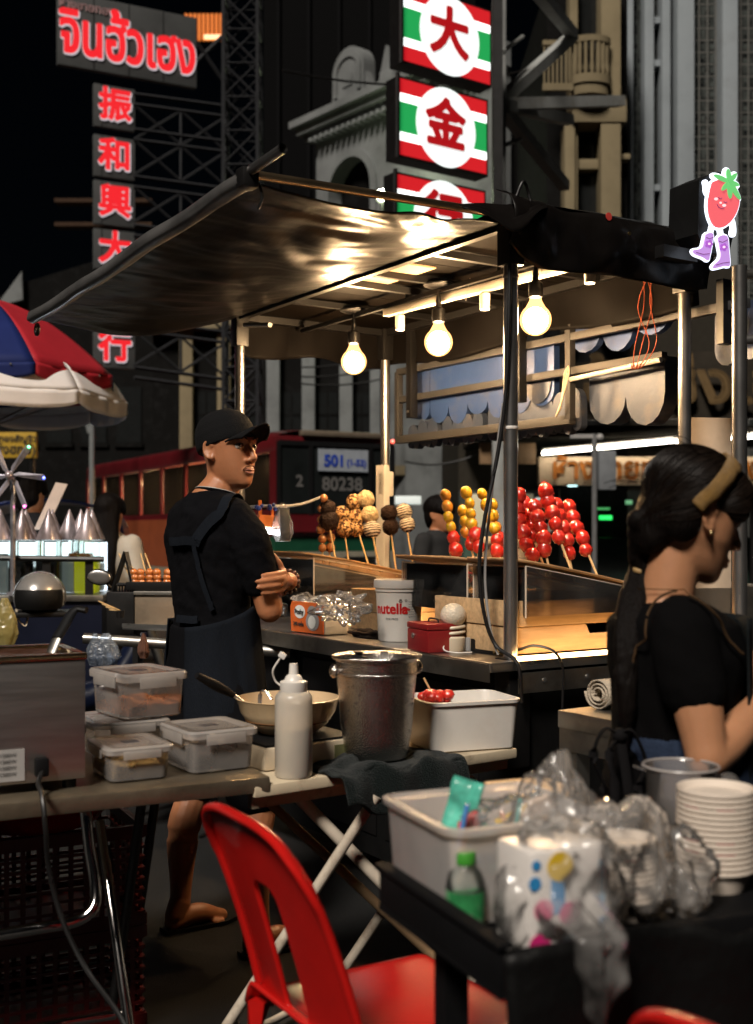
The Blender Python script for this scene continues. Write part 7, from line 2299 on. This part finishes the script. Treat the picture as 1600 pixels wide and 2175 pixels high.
# squeeze bottle
g = G(624, 1648, .701)
t = thing('squeeze_bottle', 'milky squeeze bottle with a tethered cap, half full of pale syrup', 'bottle', g)
r = .0465
prof = [(.0, .0), (r * .94, .0), (r, .006), (r, .185), (r * .97, .196), (r * .80, .207), (r * .66, .209)]
MB().lathe(prof, n=36).build('body', clear('milky_plastic', (.95, .92, .85), .74, .3, (.88, .82, .72), cloudy=.03, fres=1.25), t, ang=50)
MB().lathe([(0, .004), (r * .95, .004), (r * .95, .118), (0, .118)], n=32).build('syrup', mat('pale_syrup', (.62, .52, .33), .35, 0, .05), t, ang=50)
MB().lathe([(r * .68, .206), (r * .72, .21), (r * .72, .232), (r * .50, .236), (r * .40, .246), (r * .26, .25), (r * .22, .276), (0, .276)], n=28).build('nozzle', M_['whiteplastic'], t, ang=40)
m = MB(); m.tube(catmull([(-r * .7, 0, .222), (-.046, -.0, .235), (-.050, -.01, .26), (-.036, -.01, .285), (-.03, -.01, .294)]), .0023).box((-.027, -.01, .297), (.018, .012, .014), rot=Matrix.Rotation(RAD(35), 3, 'Y'), bev=.002)
m.build('tethered_cap', M_['whiteplastic'], t)
# ice bucket on a dark towel
g = V(((800 - CX) / F * 3.05, 3.05, .712))
t = thing('ice_bucket', 'polished steel ice bucket covered in droplets', 'bucket', g)
bm_ = mat('wet_polished_steel', (.66, .62, .58), .2, 1, .1, 12, .35, 260, rvar=.1)
R0 = .117
MB().lathe([(.0, 0), (.070, .0), (.078, .006), (.083, .02), (.094, .09), (.1, .18), (.104, .215), (.1045, .218), (.1065, .220), (.1065, .225), (.1045, .227), (.1055, .255), (.1165, .262), (.118, .266), (.1165, .269), (.104, .262), (.098, .20), (.075, .03), (.0, .02)], n=64).build('body', bm_, t, ang=30)
for a in (RAD(205), RAD(25)):
    x, y = .103 * math.cos(a), .103 * math.sin(a)
    h = MB().lathe([(.006, 0), (.006, .012), (.017, .013), (.018, .02), (.012, .026), (0, .027)], (x, y, .232), axis=(math.cos(a), math.sin(a), 0), n=20).build('knob', bm_, t)
m = MB(); m.lathe([(.0, .255), (.024, .255), (.026, .262), (.02, .27), (.008, .274), (.014, .282), (0, .285)], (-.045, -.05, .0), n=20).build('ladle_knob', M_['rubber'], t)
m = MB(); m.bb((.01, -.07, .255), (.03, -.066, .285)); m.tube([(.02, -.068, .28), (.0, .05, .14)], .003); m.build('tongs', M_['polished'], t)
m = MB()
rng = random.Random(4)
for k in range(130):
    a, z_ = rng.uniform(math.pi * 1.0, math.pi * 2.0), rng.uniform(.06, .21)
    rr = .0805 + (.1035 - .0805) * min(1, max(0, (z_ - .01) / .2)) ** .75 + .001
    s_ = rng.uniform(.0008, .002)
    m.ball((rr * math.cos(a), rr * math.sin(a), z_), (s_, s_, s_ * rng.uniform(1, 2)), seg=6)
struct(m.build('droplets', clear('water_drop', opac=.05, rough=.04), t), 'stuff')
def towel(u, v):
    x, y = -.20 + .40 * u, -.17 + .30 * v
    d = math.hypot(x, y + .02)
    z_ = .706 + .012 * noise.noise(V((x * 22, y * 22, 1))) + .02 * max(0, 1 - abs(d - .10) / .05)
    if d < .085: z_ = .708
    if y < -.085: 
        k = (-.085 - y) / .085
        z_ -= .085 * k ** 1.2 * (1 - .25 * math.sin(x * 24)); y = -.085 - .035 * k ** .5 + .012 * math.sin(x * 45)
    return (x, y, z_)
o = MB().grid(towel, 60, 50).build('dark_towel', mat('dark_green_towel', (.005, .009, .0085), .95, 0, .3, 30, .9, 300, sheen=.1), None, solid=.008, ang=0)
o.location = (g.x + .02, g.y - .03, 0); o.rotation_euler = (0, 0, rb)
tag(o, 'dark green towel spread under the ice bucket and hanging over the table edge', 'towel')
# wok on an induction plate
Zw = 3.13
g = W(612, 1488, Zw)
st_ = thing('induction_stove', 'cream induction stove with a small control panel under the wok', 'stove', (g.x - .01, g.y, .701), rb)
MB().bb((-.15, -.15, 0), (.15, .15, .058), bev=.012).build('body', M_['creamplastic'], st_)
MB().bb((-.14, -.14, .0582), (.14, .14, .064)).build('plate', M_['rubber'], st_)
MB().bb((.06, -.1535, .012), (.14, -.1502, .046)).build('control_panel', mat('olive_panel', (.16, .16, .07), .4), st_)
wk = thing('wok', 'cream enamelled wok with a long dark handle on the stove', 'wok', (g.x, g.y, .768))
cr = mat('cream_enamel', (.60, .45, .27), .3, 0, .1, 5, coat=.3, dirt=(.3, .18, .08), dscale=8, damt=.3)
MB().lathe([(.0, 0), (.075, 0), (.105, .022), (.127, .055), (.136, .088), (.139, .091), (.134, .092), (.124, .058), (.10, .026), (.07, .008), (0, .006)], n=56).build('pan', cr, wk, ang=35)
h0, h1 = W(505, 1481, Zw) - wk.location, W(418, 1434, Zw - .1) - wk.location
MB().tube([(-.12, -.01, .08), h0.lerp(h1, .12)], .006).build('handle_shank', M_['polished'], wk)
MB().tube(catmull([h0.lerp(h1, .1), h0.lerp(h1, .5), h1]), [.008, .009, .010, .011, .012, .013, .0135, .0135, .013, .012, .011, .010, .008], n=12).build('grip', M_['rubber'], wk)
MB().lathe([(.0, .02), (.1, .022), (.115, .034), (0, .034)], n=40).build('caramel', mat('caramel', (.30, .12, .03), .1, coat=1), wk)
t = thing('ladle', 'steel ladle resting in the wok', 'ladle', W(552, 1500, Zw + .02))
m = MB(); m.tube(catmull([(0, 0, -.03), (0, .01, .02), (.005, .01, .04), (.022, .0, .036), (.034, -.01, .02)]), .006, flat=.5); m.build('handle', M_['polished'], t)
MB().ball((-.01, .01, -.045), (.03, .03, .014), seg=16).build('cup', M_['polished'], t)
# white bin with strawberries
g = G(985, 1597, .7015)
t = thing('white_bin', 'white plastic bin with strawberries and a steel bowl on the folding table', 'bin', (g.x, g.y + .10, .701), RAD(20))
def rbox(mb, w_, d_, prof, r=.03):
    rings = []
    for ins, z_ in prof:
        o = []
        for cx__, cy__, a0 in ((w_ - r, d_ - r, 0), (-w_ + r, d_ - r, 90), (-w_ + r, -d_ + r, 180), (w_ - r, -d_ + r, 270)):
            for k in range(5):
                a = RAD(a0 + 90 * k / 4); o.append(mb.b.verts.new((cx__ + (r - ins) * math.cos(a) - math.copysign(0, cx__), cy__ + (r - ins) * math.sin(a), z_)))
        rings.append(o)
    mb.skin(rings)
MBb = MB(); rbox(MBb, .135, .105, [(.02, 0), (.012, .004), (.0, .128), (-.006, .129), (-.007, .138), (.002, .139), (.006, .13), (.016, .008)])
MBb.build('shell', M_['whiteplastic'], t, ang=35)
MB().lathe([(0, 0), (.03, 0), (.045, .04), (.048, .042), (.044, .042), (.028, .004), (0, .004)], (-.075, .01, .085), n=28).build('bowl', M_['polished'], t)
for k in range(9):
    o = berry_mesh('r', .017).build('strawberry', BM['r'], t, ang=0)
    o.location = (-.075 + random.uniform(-.035, .035), .01 + random.uniform(-.035, .035), .128 + random.uniform(0, .018)); o.rotation_euler = (random.uniform(0, 6), random.uniform(0, 6), 0)
MB().bb((-.11, -.07, .012), (.0, .09, .085)).build('inner_tub', M_['frost'], t)
MB().cyl((-.07, .02, .13), (-.1, .03, .19), .003, n=6).build('stick', M_['stick'], t)
# ---------------------------------------------------------------- red chairs
ch = thing('plastic_chair', 'red plastic chair turned side on in front of the folding table', 'chair', (-.12, 2.079, 0), RAD(31), 'red plastic chairs')
# local: x = facing, y = span to the far side
def back(u, v):
    """u across (near to far), v up"""
    a = 2 * u - 1
    z_ = .43 + .385 * v - .045 * v ** 3 * (abs(a) ** 3)
    half = .205 - .012 * v - .05 * max(0, v - .72) / .28 * abs(a) ** 6 * 0
    x = -.015 - .115 * v ** 1.15 + .022 * a * a * (1 - .25 * v) - .02 * max(0, v - .85)
    return V((x, a * half, z_))
mb = MB(); nu, nv = 40, 36
vs = [[mb.b.verts.new(back(i / nu, j / nv)) for j in range(nv + 1)] for i in range(nu + 1)]
def hole(u, v):
    a = abs(2 * u - 1)
    if not .05 < v < .68: return False
    lim = .22
    if v > .56: lim *= math.sqrt(max(0, 1 - ((v - .56) / .12) ** 2))
    if v < .12: lim *= .85
    return a < lim
def corner(u, v):
    a = abs(2 * u - 1)
    return v > .80 and ((a - .70) / .30) > 0 and (((a - .70) / .30) ** 2 + ((v - .80) / .20) ** 2) > 1.02
for i in range(nu):
    for j in range(nv):
        u, v = (i + .5) / nu, (j + .5) / nv
        if not hole(u, v) and not corner(u, v): mb.b.faces.new((vs[i][j], vs[i + 1][j], vs[i + 1][j + 1], vs[i][j + 1]))
for q in [v for v in mb.b.verts if not v.link_faces]: mb.b.verts.remove(q)
for _ in range(3): bmesh.ops.smooth_vert(mb.b, verts=[v for v in mb.b.verts if v.is_boundary], factor=.5, use_axis_x=True, use_axis_y=True, use_axis_z=True)
bk = mb.build('backrest', M_['redplastic'], ch, ang=0)
md = bk.modifiers.new('s', 'SOLIDIFY'); md.thickness = .010; md.offset = 0
md = bk.modifiers.new('b', 'BEVEL'); md.width = .003; md.segments = 2; md.limit_method = 'ANGLE'; md.angle_limit = RAD(50)
edge = []
for k in range(31):
    t_ = k / 30
    a = -1 + 2 * t_
    e = abs(a)
    if e > .70: v_ = .80 + .20 * math.sqrt(max(0, 1 - ((e - .70) / .30) ** 2)) if e < 1 else .8
    else: v_ = 1.0
    edge.append(back((a + 1) / 2, v_) + V((-.008, 0, 0)))
pre = [back(0, v_) + V((-.006, 0, 0)) for v_ in (.02, .2, .4, .6, .74)]
post_ = [back(1, v_) + V((-.006, 0, 0)) for v_ in (.74, .6, .4, .2, .02)]
MB().tube(pre + edge + post_, .0105, n=10, flat=.8).build('back_rim', M_['redplastic'], ch)
def seat(u, v):
    x, a = -.03 + .43 * u, 2 * v - 1
    half = .205 + .012 * math.sin(math.pi * u)
    z_ = .428 - .016 * math.sin(math.pi * u) * (1 - a * a) + .02 * max(0, .12 - u) / .12
    e = max(0, abs(a) - .86) / .14
    f = max(0, u - .90) / .10
    z_ -= .045 * e ** 2 + .055 * f ** 2
    return (x - .012 * f * a * a, a * half, z_)
MB().grid(seat, 36, 36).build('seat', M_['redplastic'], ch, solid=.008, ang=0)
m = MB()
for zz, dx in ((.365, 0), (.33, -.004)): m.tube([(.385 + dx, -.17, zz), (.392 + dx, 0, zz), (.385 + dx, .17, zz)], .006, n=6)
m.bb((.375, -.19, .30), (.386, .19, .385), .004); m.build('front_apron', M_['redplastic'], ch)
for x, sx_ in ((.36, .05), (-.01, -.09)):
    for y in (-.18, .18):
        MB().tube([(x, y, .41), (x + sx_ * .3, y * 1.04, .25), (x + sx_, y * 1.12, .0)], [.026, .022, .017], n=4, flat=.7).build('leg', M_['redplastic'], ch)
dup(ch, (-.12 + .590, 2.079 - .915, 0), None, 'red plastic chair at the bottom right, only its backrest corner in view')
# ---------------------------------------------------------------- black cart in the right foreground
Fp = V((.148, 1.415, 0)); rc = math.atan2(.39, .92)
ct = thing('black_cart', 'black serving cart loaded with cups and bags in the right foreground', 'cart', Fp, rc)
# local: x = along the front (b), y = back (a)
bkm = mat('black_plastic', (.004, .004, .0045), .7, 0, .2, 10, .1, 60, spec=.12)
MB().bb((0, 0, .735), (1.1, .37, .745)).bb((.18, .3702, .735), (1.1, .66, .745)).build('tray_floor', bkm, ct)
m = MB()
m.bb((0, 0, .7452), (.012, .37, .80), .003); m.bb((.0122, 0, .7452), (1.1, .012, .79), .003); m.bb((-.005, -.006, .796), (.018, .376, .804), .003)
m.build('rim', bkm, ct)
for x, ys in ((.056, (.24,)), (1.06, (.02, .6))):
    for y in ys: MB().bb((x - .018, y - .018, 0), (x + .018, y + .018, .734)).build('leg', bkm, ct)
def drape(u, v):
    x = -.005 + 1.1 * u
    return (x, -.022 - .016 * math.sin(x * 23) - .03 * v + .012 * noise.noise(V((x * 8, v * 3, 0))), .797 + .012 * math.sin(x * 13) + .008 * noise.noise(V((x * 20, 0, 1))) - .33 * v)
MB().grid(drape, 70, 20).build('bin_liner', mat('black_bin_liner', (.003, .003, .003), .45, 0, .2, 8, .5, 25, spec=.15), ct, solid=.003, ang=0)
MB().bb((.45, .05, .1), (1.05, .6, .6), .01).build('dark_filler', bkm, ct)  # black box added to fill the dark space under the cart
TZ = .7455
def cl(x, y, z_=TZ):
    q = V((x, y, 0)); q.rotate(Matrix.Rotation(rc, 3, 'Z')); q += Fp; q.z = z_
    return q
# translucent bin with sachets
t = thing('storage_bin', 'frosted open bin of wrapped sachets standing on the black cart', 'bin', cl(.165, .325), rc)
mb = MB(); rbox(mb, .125, .12, [(.016, 0), (.01, .004), (.0, .132), (-.008, .133), (-.009, .141), (.0, .143), (.004, .136), (.013, .008)], .022)
mb.build('shell', M_['frost'], t, ang=35)
rng = random.Random(9)
cols = [(.55, .03, .03), (.62, .40, .05), (.1, .3, .45), (.6, .55, .5), (.5, .2, .1), (.08, .4, .3), (.65, .5, .4)]
for k in range(13):
    c = rng.choice(cols)
    mb = MB()
    w_, h_ = rng.uniform(.022, .034), rng.uniform(.03, .045)
    s_ = rng.uniform(0, 40)
    mb.grid(lambda u, v: ((u - .5) * 2 * w_, .008 * noise.noise(V((u * 3, v * 3, s_))) + .006 * math.sin(math.pi * u), (v - .5) * 2 * h_), 8, 8)
    o = mb.build('sachet', mat('sachet_print', c, .25, 0, .5, 30, coat=.4), t, solid=.004, ang=0)
    o.location = (rng.uniform(-.05, .09), rng.uniform(-.08, .08), rng.uniform(.05, .135)); o.rotation_euler = (rng.uniform(-.6, .6), rng.uniform(-.7, .7), rng.uniform(-1, 1))
for k, (x, c) in enumerate(((-.08, (.08, .25, .6)), (.01, (.05, .45, .4)))):
    MB().cyl((x, -.02, .03), (x + .02, -.04, .155), .004, n=8).build('pen', mat('pen_plastic', c, .3), t)
m = MB(); m.ball((.03, -.02, .105), 1, sub=4)
for v in m.b.verts:
    q = v.co - V((.03, -.02, .105)); n_ = noise.noise(q * 2) + .5 * noise.noise(q * 5)
    v.co = V((.03, -.02, .105)) + V((q.x * .075, q.y * .07, q.z * .05)) * (1 + .4 * n_)
m.build('clear_wrap', M_['bag'], t, ang=0)
# napkin dispenser
t = thing('napkin_box', 'dark napkin box with a wooden top behind the frosted bin', 'napkin box', cl(.335, .50), rc)
MB().bb((-.055, -.05, 0), (.055, .05, .108), .004).build('body', mat('glossy_dark_box', (.03, .028, .026), .15, coat=.5), t)
MB().bb((-.06, -.055, .1085), (.06, .055, .122), .004).build('top', M_['wood'], t)
# small bottle
t = thing('water_bottle', 'small clear bottle with a green cap and label on the black cart', 'bottle', cl(.065, .215))
bg_ = clear('pet_plastic', (.95, .98, .96), .07, .05, (.7, .75, .72))
MB().lathe([(.0, 0), (.024, 0), (.0275, .006), (.0275, .06), (.026, .068), (.0235, .078), (.014, .09), (.0125, .094)], n=32).build('body', bg_, t, ang=40)
MB().lathe([(.0277, .010), (.0279, .011), (.0279, .055), (.0277, .056)], n=32).build('label', mat('green_label', (.03, .22, .07), .35, 0, .5, 25, dirt=(.6, .6, .55), dscale=30), t)
MB().lathe([(0, .092), (.0145, .092), (.0150, .095), (.0150, .106), (.0135, .109), (0, .109)], n=28).build('cap', mat('green_cap', (.05, .28, .03), .4), t)
# polka dot tissue pack in a clear bag
t = thing('dotted_pack', 'white tissue pack with coloured dots in a clear bag hanging over the cart edge', 'tissue pack', cl(.128, .085), rc)
MB().bb((-.062, -.045, 0), (.062, .045, .150), .010).build('pack', mat('white_film_print', (.70, .66, .62), .3, 0, .06, 12, .15, 40), t)
dots = {'yellow': (.72, .48, .03), 'blue': (.03, .25, .55), 'magenta': (.55, .02, .16), 'pink': (.75, .18, .30), 'lightblue': (.25, .45, .62), 'orange': (.7, .25, .06)}
def dot(x, z_, r, c, rect=None):
    if rect: q = [(x - rect[0], -.0462, z_ - rect[1]), (x + rect[0], -.0462, z_ - rect[1]), (x + rect[0], -.0462, z_ + rect[1]), (x - rect[0], -.0462, z_ + rect[1])]
    else: q = [(x + r * math.cos(k * math.pi / 10), -.0465, z_ + r * math.sin(k * math.pi / 10)) for k in range(20)]
    MB().poly(q, (0, .0008, 0)).build('printed_dot', mat('dot_' + c, dots[c], .4), t, smooth=False)
dot(-.018, .128, .019, 'yellow'); dot(-.021, .094, 0, 'blue', (.010, .026)); dot(-.042, .075, .014, 'pink'); dot(-.004, .066, .0155, 'magenta'); dot(-.048, .030, .016, 'magenta'); dot(-.053, .133, .0065, 'blue'); dot(-.055, .11, .009, 'blue'); dot(-.021, .045, .007, 'orange'); dot(-.004, .03, .012, 'lightblue'); dot(.048, .04, 0, 'blue', (.006, .016)); dot(.05, .015, 0, 'yellow', (.006, .02)); dot(.045, .10, 0, 'lightblue', (.004, .03)); dot(.035, .02, .005, 'orange')
def film(name, par, m_, rx, ry, rz_, c, seed, amp=.3, sub=5, top=None):
    mb = MB(); mb.ball((0, 0, 0), 1, sub=sub)
    for v in mb.b.verts:
        d = v.co.copy()
        n_ = noise.noise(d * 1.5 + V((seed, 0, 0))) + .9 * (.3 - abs(noise.noise(d * 2.6 + V((0, seed, 0))))) + .35 * (.3 - abs(noise.noise(d * 6 + V((0, 0, seed)))))
        k = 1 + amp * n_
        p_ = V((d.x * rx, d.y * ry, d.z * rz_)) * k
        if top and d.z > .2: p_.x *= 1 - top * (d.z - .2); p_.y *= 1 - top * (d.z - .2); p_.z += .03 * (d.z - .2)
        v.co = V(c) + p_
    return mb.build(name, m_, par, ang=0)
film('bag_film', t, M_['bag'], .085, .062, .10, (.012, -.005, .085), 2, .25)
def tail(u, v):
    a = -math.pi * .1 + math.pi * 1.2 * u
    k = (1 - .15 * v) * (1 - .75 * max(0, v - .6) / .4)
    n_ = noise.noise(V((math.cos(a) * 3, v * 4, 7)))
    return (-.022 + .036 * k * math.cos(a) + .012 * n_, -.066 - .022 * k * math.sin(a) * (1 + .4 * n_) - .078 * min(1, v * 5.0), .10 - .135 * v)
MB().grid(tail, 30, 24).build('bag_tail', M_['bag'], t, ang=0)
# paper bowls
def cup_stack(label, p, n, r, gap, h0, lean=0.0, grp='stacks of paper bowls'):
    t = thing('cup_stack', label, 'cups', p, 0, grp)
    pm_ = mat('paper_cup', (.66, .57, .48), .6, 0, .05, 14)
    pr_ = mat('red_rim_print', (.5, .05, .05), .5)
    for k in range(n):
        z0_ = k * gap
        m = MB()
        if k == 0: m.lathe([(.0, 0), (r * .74, 0), (r * .96, h0)], n=40)
        m.lathe([(r * (.955 + .0), z0_ + h0 - gap * .95), (r * .985, z0_ + h0 - .003), (r * 1.03, z0_ + h0 - .003), (r * 1.04, z0_ + h0), (r * 1.02, z0_ + h0 + .0028), (r * .97, z0_ + h0 + .001), (r * .78, z0_ + h0 - (gap * .9 if k < n - 1 else h0 * .8))], n=40)
        o = m.build('paper_bowl', pm_, t, ang=50)
        o.location = (lean * k + random.uniform(-.0008, .0008), random.uniform(-.0008, .0008), 0)
        if k in (n - 3, n - 9, n // 2 - 3):
            q = MB(); 
            for a0 in (RAD(200), RAD(255)):
                pts = [V((r * .982 * math.cos(a0 + a), r * .982 * math.sin(a0 + a), z0_ + h0 - gap * .45)) for a in [x * .06 for x in range(9)]]
                q.tube(pts, .0022, n=6)
            q.build('rim_print', pr_, o)
    return t
cup_stack('tall open stack of white paper bowls with red rim print at the right edge', cl(.515, .235), 15, .058, .0085, .035)
cs2 = cup_stack('stack of paper bowls wrapped in a clear bag in the middle of the cart', cl(.302, .175), 11, .045, .0080, .032, .0)
t = thing('wrapping_bag', 'crumpled clear bag round the middle stack of paper bowls', 'bag', cl(.302, .175, TZ + .002), rc, 'crumpled clear bags on the cart')
film('film', t, M_['bag'], .072, .06, .088, (.0, 0, .075), 5, .28)
t = thing('wrapping_bag', 'large crumpled clear bag rising to a knotted peak behind the dotted pack', 'bag', cl(.255, .29, TZ + .002), rc, 'crumpled clear bags on the cart')
film('film', t, M_['bag'], .085, .07, .098, (.0, 0, .085), 11, .34, 5, .6)
t = thing('wrapping_bag', 'slack clear bag edge to the right of the wrapped bowls', 'bag', cl(.40, .17, TZ + .002), rc, 'crumpled clear bags on the cart')
film('film', t, M_['bag'], .045, .05, .06, (.0, 0, .05), 23, .35)
# pitcher
t = thing('measuring_jug', 'clear plastic jug with a handle and spout behind the stacked bowls', 'jug', cl(.575, .40))
pg = clear('jug_plastic', (.98, .96, .95), .13, .1, (.95, .9, .86), fres=1.35)
prof = [(.0, 0), (.052, 0), (.055, .004), (.061, .148), (.064, .153), (.0625, .155), (.0585, .15), (.053, .008), (0, .006)]
MB().lathe(prof, n=48).build('body', pg, t, ang=40)
MB().tube([(.0635 * math.cos(a), .0635 * math.sin(a), .1545) for a in [k * math.pi / 24 for k in range(49)]], .0024, n=6).build('jug_rim', M_['frost'], t)
MB().lathe([(0, .007), (.0525, .008), (.056, .095), (0, .095)], n=40).build('water', clear('jug_water', (.92, .92, .92), .2, .06, (.7, .68, .66), fres=1.2), t)
m = MB(); m.tube(catmull([(.058, -.005, .13), (.085, -.01, .135), (.095, -.01, .10), (.085, -.01, .05), (.058, -.005, .035)]), .008); m.build('handle', pg, t)
m = MB(); m.poly([(-.060, -.012, .15), (-.060, .012, .15), (-.082, 0, .156)], (0, 0, -.004)); m.build('spout', pg, t)
# ---------------------------------------------------------------- steel table behind the woman with a rolled towel
P0 = W(1185, 1506, 3.0)
tw_ = thing('prep_table', 'steel prep table beside the woman with the headband', 'table', (P0.x, P0.y, 0), SR)
MB().bb((0, -1.15, .80), (.5, 0, .845), bev=.003).build('tabletop', M_['dullsteel'], tw_)
m = MB(); m.bb((0.003, -1.14, .745), (.02, -.003, .7998)); m.bb((.0205, -.02, .745), (.49, -.003, .7998)); m.build('skirt', M_['dullsteel'], tw_)
for x in (.03, .46):
    for y in (-.04, -1.1): MB().bb((x - .022, y - .022, 0), (x + .022, y + .022, .744)).build('leg', M_['dullsteel'], tw_)
m = MB()
q = SL(G(1275, 1508, .845)); P2 = loc(tw_, G(1272, 1506, .846))
sp_ = []
for k in range(60):
    a = k * .32; r_ = .012 + .0011 * k * .45
    sp_.append((r_ * math.cos(a), r_ * math.sin(a)))
rows = [[m.b.verts.new((P2.x - .005 + .012 * math.sin(j * .9) * .3 + j * .02, P2.y + x * 1.15, P2.z + .040 + z_)) for x, z_ in sp_] for j in range(7)]
for j in range(6):
    for k in range(59): m.b.faces.new((rows[j][k], rows[j][k + 1], rows[j + 1][k + 1], rows[j + 1][k]))
o = m.build('rolled_towel', mat('pale_towel', (.50, .42, .32), .95, 0, .1, 30, .7, 200), None, solid=.004, ang=0)
o.location = tw_.location; o.rotation_euler = (0, 0, SR); tag(o, 'rolled pale towel on the corner of the steel prep table', 'towel')
t = thing('cutting_board', 'white cutting board on the prep table in front of the woman', 'board', G(1600, 1500, .847), SR)
MB().bb((-.12, -.16, 0), (.16, .2, .014), .004).build('board', M_['whiteplastic'], t)
t = thing('cream_panel', 'cream upright panel between the posts behind the woman', 'panel', W(1500, 1130, 4.3) * V((1, 1, 0)), RAD(10))
MB().bb((-.065, 0, .0), (.10, .03, 1.72), .004).build('panel', mat('cream_panel_paint', (.50, .40, .30), .5), t)
MB().bb((-.16, .0, .62), (.3, .4, 1.1), .006).build('cabinet', M_['dullsteel'], t)
